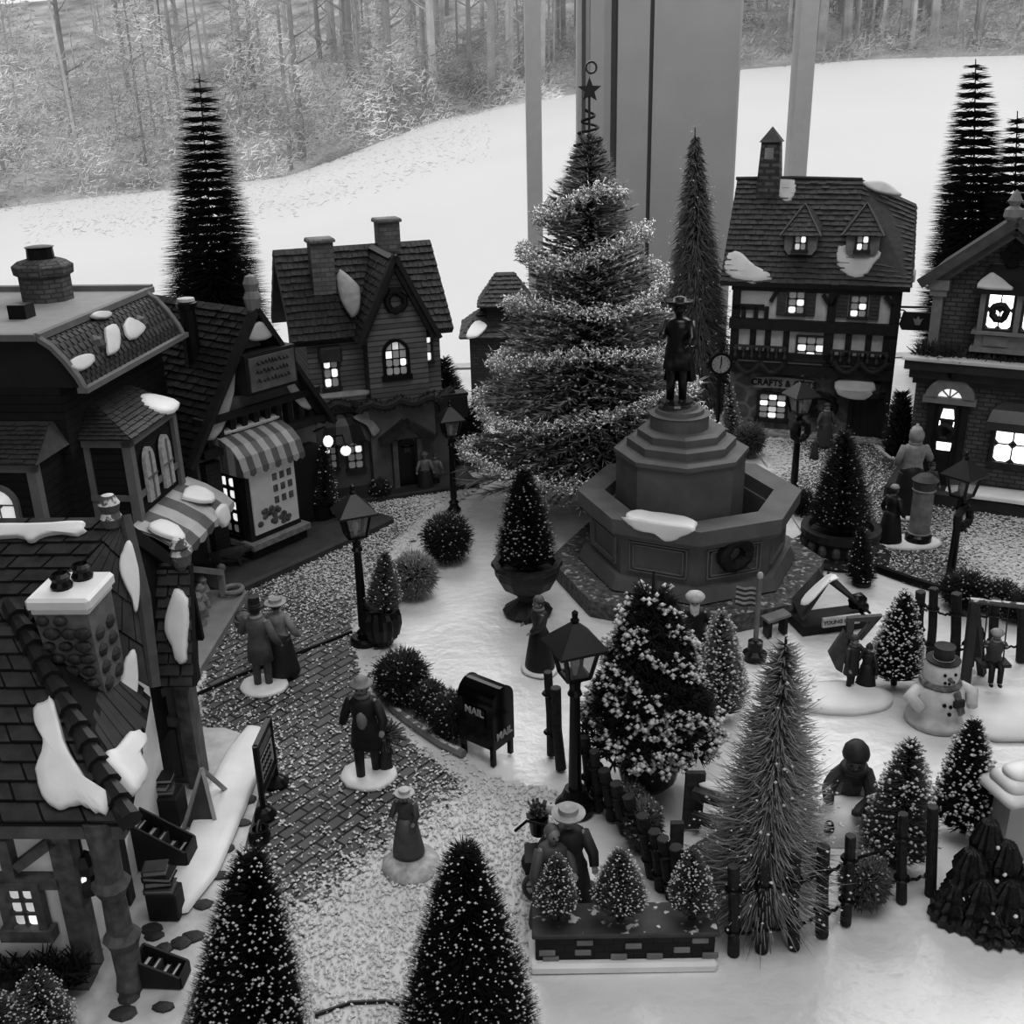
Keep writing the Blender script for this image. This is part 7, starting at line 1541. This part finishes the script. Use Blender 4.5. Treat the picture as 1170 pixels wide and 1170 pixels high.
# snowman
P0 = g(1068, 822); hS = hz(P0, 737); t = thing('snowman', 'white snowman in black top hat with scarf and coal buttons', 'snowman', P0, math.radians(5)); k = hS / .40; SM = mat('snowman_white', .55, rough=.45, noise=.15, ns=20, bump=.3)
q = MB(); q.lathe([(r * k, z_ * k) for r, z_ in [(.14, 0), (.135, .03), (.105, .05), (.105, .08), (.12, .13), (.11, .18), (.085, .205), (.075, .215), (.08, .24), (.082, .28), (.07, .32), (.03, .345)]], 24); q.build('snow_body', SM, t, smooth=True)
for s_ in (-1, 1): MB().tube([(s_ * .1 * k, 0, .17 * k), (s_ * .15 * k, -.02, .15 * k), (s_ * .12 * k, -.08, .12 * k)], [.035 * k, .035 * k, .025 * k], 10).build('snow_arm', SM, t, smooth=True)
MB().lathe([(r * k, z_ * k) for r, z_ in [(.075, .32), (.078, .33), (.045, .335), (.045, .39), (.048, .395), (.0, .397)]], 20, (0, 0, 0)).build('top_hat', mat('worn_hat', .03, noise=.5), t)
for x_, z_ in ((-.025, .285), (.025, .285), (0, .24), (-.02, .245), (.02, .245)): MB().ball((x_ * k, -.078 * k, z_ * k), .008 * k, 7).build('coal', BLACK, t)
MB().tube([(0, -.075 * k, .265 * k), (0, -.115 * k, .26 * k)], [.012, .002], 7).build('carrot_nose', mat('carrot', .1), t)
for x_, z_ in ((-.03, .15), (.0, .10), (.0, .14)): MB().ball((x_ * k, -.118 * k, z_ * k), .010 * k, 7).build('button', BLACK, t)
MB().ring((0, 0, .212 * k), .08 * k, .017 * k, 20, 7, 'z', .03).build('scarf', mat('plaid_scarf', .14, noise=.6, ns=50), t); MB().bar((.03, -.095 * k, .2 * k), (.05, -.125 * k, .1 * k), .035, .014).build('scarf_end', mat('plaid_scarf', .14), t)
MB().bar((.01, -.125 * k, .155 * k), (.055, -.12 * k, .16 * k), .014, .03).build('bow', mat('bow_dark', .015), t)
# swing frame with child
P0 = g(1135, 790); c = P0; t = thing('swing_frame', 'wooden swing frame of leaning posts with snow dusted top rail', 'swing', c); SW = mat('swing_wood', .03, noise=.4, bump=.3)
A1 = g(1101, 797) - c; hA = .36; tp = at_y(1113, 688, g(1101, 797).y + .08) - c; tp2 = tp + V((.42, -.10, -.01))
MB().bar(A1, tp, .035, .03).build('post', SW, t); A2 = g(1122, 770) - c; MB().bar(A2, tp, .03, .03).build('post', SW, t); MB().tube([tp - V((.02, 0, -.01)), tp2], .014, 8).build('top_rail', mat('rail_frosted', .09, noise=.4, frost=.6), t)
MB().bar(tp2, tp2 + V((.05, -.06, -tp2.z)), .035, .03).build('post', SW, t); MB().bar(tp2, tp2 + V((.05, .1, -tp2.z)), .03, .03).build('post', SW, t)
sx = at_y(1138, 700, (c + tp).y - .03) - c
for dx in (-.04, .05): MB().tube([V((sx.x + dx, tp.y - .03, tp.z - .01)), V((sx.x + dx, tp.y - .06, .17))], .003, 5).build('rope', BLACK, t)
MB().box(sx.x - .06, sx.x + .07, tp.y - .10, tp.y - .03, .155, .17).build('swing_seat', SW, t)
figure('girl_figurine', 'figurine of a child in pale hat sitting on the swing', (c.x + sx.x + .005, c.y + tp.y - .06, .07), .30, math.radians(-10), coat=.05, trouser=.012, hat='bonnet', hatv=.3, sit=True, base=False, z=.085, scarf=.2, arms=((-.14, -.04, .72), (.14, -.04, .72)), hair=.2)
figure('boy_figurine', 'dark figurine of a child standing behind the first swing post', (g(1108, 765).x, g(1108, 765).y, 0), .26, math.radians(200), coat=.006, trouser=.006, hat='cap', hatv=.01, base=False)
t = thing('snow_mound', 'low pale snow mound under the swing', 'snow', g(1150, 815)); MB().lathe([(.36, 0), (.34, .02), (.26, .04), (.1, .05)], 26, sy=.6, jit=.03).build('mound', SNOW, t, smooth=True)
# sledge sign group near the fountain
P0 = g(940, 712); t = thing('tent_stand', 'lean-to market tent with snowy ridge and lettered plank front', 'stall', P0, math.radians(12)); TN = mat('tent_cloth', .06, noise=.4, ns=10)
q = MB(); q.slab([(-.14, -.06, .06), (-.02, -.05, .24), (.02, .1, .25), (-.12, .1, .1)], .012); q.build('tent_side', TN, t); q = MB(); q.slab([(.22, -.06, .05), (.03, .06, .25), (-.02, -.05, .25)], .012); q.build('tent_side', mat('tent_cloth_dark', .02, noise=.4), t)
snow_patch(t, [(-.17, -.06, .175), (-.14, -.09, .17), (-.03, -.07, .26), (.04, -.04, .265), (.03, .0, .27), (-.04, -.03, .27)], .012)
q = MB(); q.box(-.16, .2, -.1, .06, .0, .05); q.build('stall_floor', mat('stall_dark', .012), t)
q = MB(); q.box(-.07, .13, -.125, -.11, .045, .095); sg = q.build('plank_sign', mat('plank_pale', .55, noise=.2, ns=20), t)
lettering('STONE CRAFTS' if 0 else 'YOUNG CRING', .028, mat('faded_letter', .1), sg, (.03, -.127, .07), (PI / 2, 0, 0), .001)
q = MB(); q.ball((.17, -.02, .11), (.05, .04, .045), 10, .1); q.ball((.2, -.03, .08), (.03, .03, .03), 8, .1); q.build('dark_sack', BLACK, t)
P0 = g(885, 725); t = thing('wooden_bench', 'small grey topped bench behind the wiry fir tip', 'bench', P0, math.radians(20)); MB().slab([(-.06, -.03, .085), (.07, -.03, .1), (.07, .04, .1), (-.06, .04, .085)], .014).build('bench_top', mat('bench_grey', .2, noise=.2), t)
for x_ in (-.04, .05): MB().box(x_ - .01, x_ + .01, -.02, .03, 0, .09).build('leg', BLACK, t)
# children with sled and tall board
fig(970, 790, 728, 'boy_figurine', 'figurine of a boy in dark coat with pale mittens climbing beside the tilted board', rz=30, coat=.02, trouser=.012, hat='cap', hatv=.05, arms=((-.2, -.15, .5), (.22, -.1, .72)), scarf=.1, base=False)
fig(988, 788, 738, 'girl_figurine', 'figurine of a child in dark clothes with pale face beside the tilted board', rz=-30, coat=.015, skirt=.015, hat='beanie', hatv=.04, base=False, arms=((-.2, -.15, .6), (.2, -.12, .4)))
P0 = g(968, 775); t = thing('tilted_sled', 'tall grey wooden sled propped upright behind the children', 'sled', (P0.x, P0.y + .02, 0), math.radians(-5)); SL = mat('sled_wood', .09, noise=.3, ns=20)
MB().prism([(-.09, .12), (-.05, .04), (-.02, .02), (-.01, .2), (-.03, .24)], -.01, .015).build('sled_side', SL, t); q = MB(); q.prism([(-.02, .30), (.13, .315), (.05, .19), (.03, .20), (.08, .285), (.01, .285), (.01, .2), (-.02, .2)], -.01, .015); q.build('sled_runner', SL, t); MB().box(-.02, .01, -.008, .01, .1, .28).build('sled_slat', mat('sled_dark', .015), t)
t = thing('snow_mound', 'low snow mound with grey stones under the climbing children', 'snow', g(960, 800)); MB().lathe([(.2, 0), (.195, .025), (.15, .035), (.05, .04)], 26, sx=1.15, sy=.65, jit=.02).build('mound', SNOW, t, smooth=True)
for k in range(7): MB().ball((-.19 + (k % 3) * .04, -.05 + (k // 3) * .035, .03), (.014, .010, .008), 7).build('stone', mat('stone_grey', .12), t)
# white capped pillar with evergreen pile
zc = .255; L_ = g(1112, 893, zc); R_ = g(1153, 930, zc)
PC = Fr((L_.x, L_.y), (R_.x, R_.y), 'snow_capped_pillar', 'smooth white pillar with thick layered snow cap, cut by the photo edge', 'pillar'); t = PC.root; W = PC.w; WP = mat('white_glaze', .42, rough=.35, noise=.05, ns=4, spec=.5)
q = MB(); i_ = .05; q.add([(i_ - .0, i_, 0), (W - i_, i_, 0), (W - i_, .5, 0), (i_, .5, 0), (i_, i_, zc), (W - i_, i_, zc), (W - i_, .5, zc), (i_, .5, zc)], [(0, 3, 2, 1), (4, 5, 6, 7), (0, 1, 5, 4), (1, 2, 6, 5), (2, 3, 7, 6), (3, 0, 4, 7)]); q.build('pillar_body', WP, t)
def pad(x0, x1, y0, y1, z0, z1, b):
    k = 4; vs = []; rows = [(b, z0)] + [(b * (1 - math.sin(PI * j / 8)), z0 + (z1 - z0) * j / 8) for j in range(0, 9)]; rows = [(b * .6, z0), (0, z0 + (z1 - z0) * .35), (b * .15, z0 + (z1 - z0) * .7), (b * .6, z0 + (z1 - z0) * .93), (b * 1.1, z1)]; n = 0
    for e, z in rows:
        for cx, cy, a0 in ((x1 - b, y1 - b, 0), (x0 + b, y1 - b, PI / 2), (x0 + b, y0 + b, PI), (x1 - b, y0 + b, 1.5 * PI)):
            for j in range(k + 1): a = a0 + PI / 2 * j / k; r = b - e * .8; vs.append((cx + math.cos(a) * r, cy + math.sin(a) * r, z))
    n = 4 * (k + 1); fs = [(i * n + j, i * n + (j + 1) % n, (i + 1) * n + (j + 1) % n, (i + 1) * n + j) for i in range(len(rows) - 1) for j in range(n)] + [tuple(range(n - 1, -1, -1)), tuple(range((len(rows) - 1) * n, len(rows) * n))]
    return MB().add(vs, fs)
for (o_, z0, z1, b_) in ((0, zc, zc + .045, .03), (.022, zc + .035, zc + .08, .035), (.045, zc + .07, zc + .105, .04)): pad(o_ - .0, W + .0 - o_, o_, .55, z0, z1, b_).build('snow_cap', SNOW, t, smooth=True)
MB().prism([(W - .09, zc + .08), (W + .0, zc + .08), (W + .0, zc + .2)], .12, .3).build('roof_corner', mat('roof_corner_grey', .12), t)
P0 = g(1118, 1045); t = thing('evergreen_pile', 'dark heap of carved fir boughs dotted with white at the foot of the pillar', 'greenery', P0, math.radians(-6)); q = MB()
rg_ = random.Random(4); cones = [(.0, .03, .30, .075), (-.05, .0, .22, .08), (.05, .0, .25, .08), (-.09, -.02, .12, .075), (-.02, -.04, .15, .085), (.06, -.05, .16, .09), (.13, -.02, .18, .09), (.19, -.03, .13, .09), (.01, -.08, .08, .08), (.11, -.08, .09, .085), (.2, -.08, .07, .08)]
for (x_, y_, h_, r_) in [(a, b, c * 1.2, d) for a, b, c, d in cones]:
    m_ = MB().lathe([(r_, 0), (r_ * 1.02, h_ * .2), (r_ * .8, h_ * .3), (r_ * .92, h_ * .45), (r_ * .62, h_ * .6), (r_ * .7, h_ * .75), (r_ * .35, h_ * .95), (0, h_)], 26, (x_, y_, 0), flute=.16, jit=.04); m_.build('bough', mat('carved_bough', .008, rough=.45, noise=.5, ns=50, bump=.8, spec=.4), t)
for k in range(12): x_, y_, h_, r_ = cones[k % 8]; h_ *= 1.2; a = -PI / 2 + rg_.uniform(-.7, .7); z_ = h_ * rg_.uniform(.4, .85); rr = r_ * (1 - z_ / h_ * .55); MB().ball((x_ + math.cos(a) * rr, y_ + math.sin(a) * rr, z_), (.008, .006, .008), 6).build('snow_dot', SNOW, t)
# dog, statue
P0 = g(262, 648, .05); t = thing('dog_figurine', 'figurine of a grey dog nosing a pale bowl on the shop sidewalk', 'dog', (P0.x, P0.y, .055), math.radians(15)); DG = mat('dog_grey', .04, noise=.4, ns=20)
vs = [(-.07, 0, .075), (0, 0, .08), (.06, 0, .085), (.09, 0, .1), (.115, 0, .095), (.14, 0, .085), (-.07, .02, .05), (-.075, .02, .03), (-.065, .02, .005), (-.07, -.02, .05), (-.075, -.02, .03), (-.065, -.02, .005), (.06, .02, .045), (.06, .02, .005), (.06, -.02, .045), (.065, -.02, .005), (-.1, 0, .09), (-.12, 0, .11), (.1, .018, .12), (.1, -.018, .12)]
es = [(1, 0), (1, 2), (2, 3), (3, 4), (4, 5), (0, 6), (6, 7), (7, 8), (0, 9), (9, 10), (10, 11), (2, 12), (12, 13), (2, 14), (14, 15), (0, 16), (16, 17), (4, 18), (4, 19)]
rs = [.03, .033, .034, .022, .024, .013, .014, .009, .009, .014, .009, .009, .012, .009, .012, .009, .008, .004, .006, .006]
me = bpy.data.meshes.new('body'); me.from_pydata(vs, es, []); me.materials.append(DG); b = bpy.data.objects.new('body', me); col.objects.link(b); b.parent = t; b.modifiers.new('skin', 'SKIN')
for i, r in enumerate(rs): me.skin_vertices[0].data[i].radius = (r, r)
me.skin_vertices[0].data[1].use_root = True; b.modifiers.new('sub', 'SUBSURF').render_levels = 1
P0 = g(281, 645); t = thing('pale_bowl', 'small pale bowl of scraps before the dog', 'bowl', (P0.x + .02, P0.y, .055)); MB().lathe([(.02, 0), (.035, .02), (.03, .02)], 12).build('bowl', mat('bowl_pale', .28, noise=.3), t); MB().ball((0, 0, .022), (.025, .025, .015), 7, .2).build('scraps', mat('bowl_pale', .28), t)
SB = ft.location
st = figure('statue_of_man', 'near black statue of a man in long coat and broad hat on the fountain pedestal', (SB.x - .085, SB.y), .55, math.radians(-25), coat=.004, trouser=.004, hat='tricorn', hatv=.004, hair=.004, base=False, z=.985, cat='statue', arms=((-.12, -.12, .66), (.12, -.14, .6)))
DK = mat('statue_black', .005, rough=.3, spec=.5)
for ch in [st] + list(st.children_recursive):
    if ch.type == 'MESH': ch.data.materials.clear(); ch.data.materials.append(DK)
MB().lathe([(.1, -.0), (.09, .01), (.085, .02)], 18).build('statue_foot', DK, st)
MB().add([(-.06, .045, .30), (.06, .045, .30), (.085, .07, .12), (-.085, .07, .12), (-.05, .0, .30), (.05, .0, .30), (.075, .01, .12), (-.075, .01, .12)], [(0, 1, 2, 3), (0, 3, 7, 4), (1, 5, 6, 2), (3, 2, 6, 7)]).build('coat_tails', DK, st)
P0 = V((SB.x + .36, SB.y + .15, 0))
# sloped slab beside the book shop rear: pale terrace and ice figures
P0 = g(214, 800); P1 = g(284, 683)
TR_ = Fr((P0.x, P0.y), (P1.x, P1.y), 'stone_terrace', 'pale grey raised terrace slab beside the mansard house', 'terrace'); H = TR_.root; W = TR_.w
MB().bev(-.02, W, 0, .36, 0, .055, .012).build('slab', mat('terrace_grey', .24, rough=.5, noise=.15, ns=8), H)
q = MB(); q.ring((W - .06, .06, .08), .05, .014, 16, 7, 'z'); q.build('curl_end', mat('terrace_grey', .13), H)
q = MB(); q.bar((W - .35, .2, .06), (W - .35, .2, .34), .035); q.bar((W - .1, .1, .06), (W - .1, .1, .2), .03); q.bar((W - .35, .2, .34), (W - .1, .1, .2), .04, .03); q.build('stair_rail', mat('rail_pale', .22, noise=.2), H)
for k in range(3): x_ = W - .42 + k * .1; q = MB(); q.lathe([(.03, .055), (.025, .1), (.035, .15), (.02, .19), (.024, .215), (.01, .235)], 10, (x_, .12 + k * .02, 0), jit=.08); q.build('carved_baluster', mat('baluster_pale', .22, noise=.3, ns=40, bump=.4), H)
MB().ball((W - .08, .1, .215), .025, 10).build('rail_knob', mat('knob_grey', .1), H)
snow_patch(H, [(.2, .12, .06), (.3, .08, .06), (.34, .16, .06), (.22, .22, .06)], .02)

# ------------------------------------------------------------------ book bins beside the book shop
root = G_.root; 
def gw(x, y, z): return root.location + G_.u * x + G_.v * y + V((0, 0, z))
def bookbin(x, y, z, w, d, h, rz, label):
    P = gw(x, y, z); t = thing('book_bin', label, 'bin', P, G_.rz + rz); m = mat('bin_wood', .014, rough=.6, noise=.3, ns=12)
    for s_ in (-1, 1): MB().prism([(-d / 2, 0), (d / 2, 0), (d / 2, h), (-d / 2, h * .4)], s_ * w / 2 - .004, s_ * w / 2 + .004, 'x').build('bin_side', m, t)
    MB().box(-w / 2, w / 2, -d / 2 - .005, -d / 2 + .004, 0, h * .4).build('bin_front', m, t); MB().box(-w / 2, w / 2, d / 2 - .004, d / 2 + .004, 0, h).build('bin_back', m, t); MB().box(-w / 2, w / 2, -d / 2, d / 2, 0, .01).build('bin_floor', m, t)
    return t
COV = [mat('book_cover_%s' % n, v, rough=.5, noise=.2) for n, v in (('black', .01), ('dark', .03), ('grey', .09), ('mid', .05))]; PAG = mat('book_pages', .42, rough=.6, noise=.1)
def book0(w, d, h, cv):
    t = thing('book', 'x', 'book'); q = MB(); q.box(0, w, 0, d, 0, .004); q.box(0, w, 0, d, h - .004, h); q.box(0, .005, 0, d, 0, h); q.build('cover', cv, t); MB().box(.004, w - .005, .005, d - .005, .004, h - .004).build('pages', PAG, t); return t
protos = [book0(.11, .075, .024, COV[0]), book0(.10, .07, .03, COV[1]), book0(.11, .07, .022, COV[2]), book0(.09, .065, .028, COV[3])]
used = set()
def putbook(k, x, y, z, rot, label, group):
    P = gw(x, y, z); o = protos[k] if k not in used else copy_tree(protos[k]); used.add(k); o.location = P; o.rotation_euler = rot; o['label'] = label; o['group'] = group
def GP(px, py, z=.05): return g(px, py, z)
def bookbin2(px, py, w, d, h, label):
    P = GP(px, py); t = bookbin(0, 0, 0, w, d, h, math.radians(88), label); t.location = P; return P
Bt = bookbin2(190, 985, .09, .19, .20, 'tall black sloping book bin against the book shop side')
Bl = bookbin2(188, 1118, .07, .13, .10, 'low black sloping book bin at the front corner of the book shop base')
C1 = GP(170, 1052); t = thing('book_crate', 'dark crate carrying a stack of books before the tall bin', 'crate', C1, G_.rz); MB().bev(0, .10, 0, .07, 0, .10, .004).build('crate_body', mat('bin_wood', .014), t)
C2 = GP(172, 945); t = thing('book_crate', 'dark crate carrying a stack of books behind the tall bin', 'crate', C2, G_.rz); MB().bev(0, .11, 0, .10, 0, .12, .004).build('crate_body', mat('bin_wood', .014), t)
def put2(k, P, dx, dy, z, rot, sc_, label, group):
    o = protos[k] if k not in used else copy_tree(protos[k]); used.add(k); o.location = (P.x + dx, P.y + dy, z); o.rotation_euler = rot; o.scale = (sc_,) * 3; o['label'] = label; o['group'] = group
z = .152
for i, k in enumerate((2, 1, 0, 3)): put2(k, C1, -.002 + .005 * (i % 2), .002 * (i % 3), z, (0, 0, [0, .12, -.08, .1][i]), .85, '%s book of the flat stack on the front crate' % ['lowest', 'second', 'third', 'topmost'][i], 'books stacked on the front crate'); z += (.024, .03, .022, .028)[k] * .85 + .001
z = .172
for i, k in enumerate((2, 3, 0)): put2(k, C2, .0, .01 + .005 * i, z, (0, 0, [.1, -.08, .05][i]), .85, '%s book of the flat stack on the rear crate' % ['lowest', 'middle', 'topmost'][i], 'books stacked on the rear crate'); z += (.024, .03, .022, .028)[k] * .85 + .001
for i in range(5): put2(i % 4, Bt, -.085 + .032 * i, -.035, .15 - i * .024, (math.radians(90), 0, math.radians(78)), .72, '%s upright book in the tall sloping bin' % ['first', 'second', 'third', 'fourth', 'last'][i], 'upright books in the tall bin')
for i in range(4): put2((i + 1) % 4, Bl, -.055 + .028 * i, -.03, .085 - i * .012, (math.radians(90), 0, math.radians(78)), .52, '%s upright book in the low front bin' % ['first', 'second', 'third', 'last'][i], 'upright books in the low front bin')
t = thing('tent_board', 'A-shaped wooden board standing in the snow beside the book shop', 'board', g(238, 925, .05), G_.rz)
q = MB(); q.slab([(-.05, -.10, 0), (.06, -.10, 0), (.0, .0, .17)], .01); q.build('board_face', mat('board_plank', .12, rough=.7, noise=.3, pat='vplank', ps=(.03, .02)), t)
for a, b in (((-.055, -.11, 0), (0, 0, .18)), ((.065, -.11, 0), (0, 0, .18)), ((-.03, .1, 0), (0, 0, .18)), ((.05, .1, 0), (0, 0, .18))): MB().bar(a, b, .014).build('board_leg', mat('pale_board', .3, noise=.2), t)
# convert all lettering to plain meshes
bpy.context.view_layer.update(); dg = bpy.context.evaluated_depsgraph_get()
for o in [o for o in bpy.data.objects if o.type == 'FONT']:
    me = bpy.data.meshes.new_from_object(o.evaluated_get(dg)); n = bpy.data.objects.new('lettering', me); col.objects.link(n); n.parent = o.parent; n.location = o.location; n.rotation_euler = o.rotation_euler
    bpy.data.objects.remove(o)
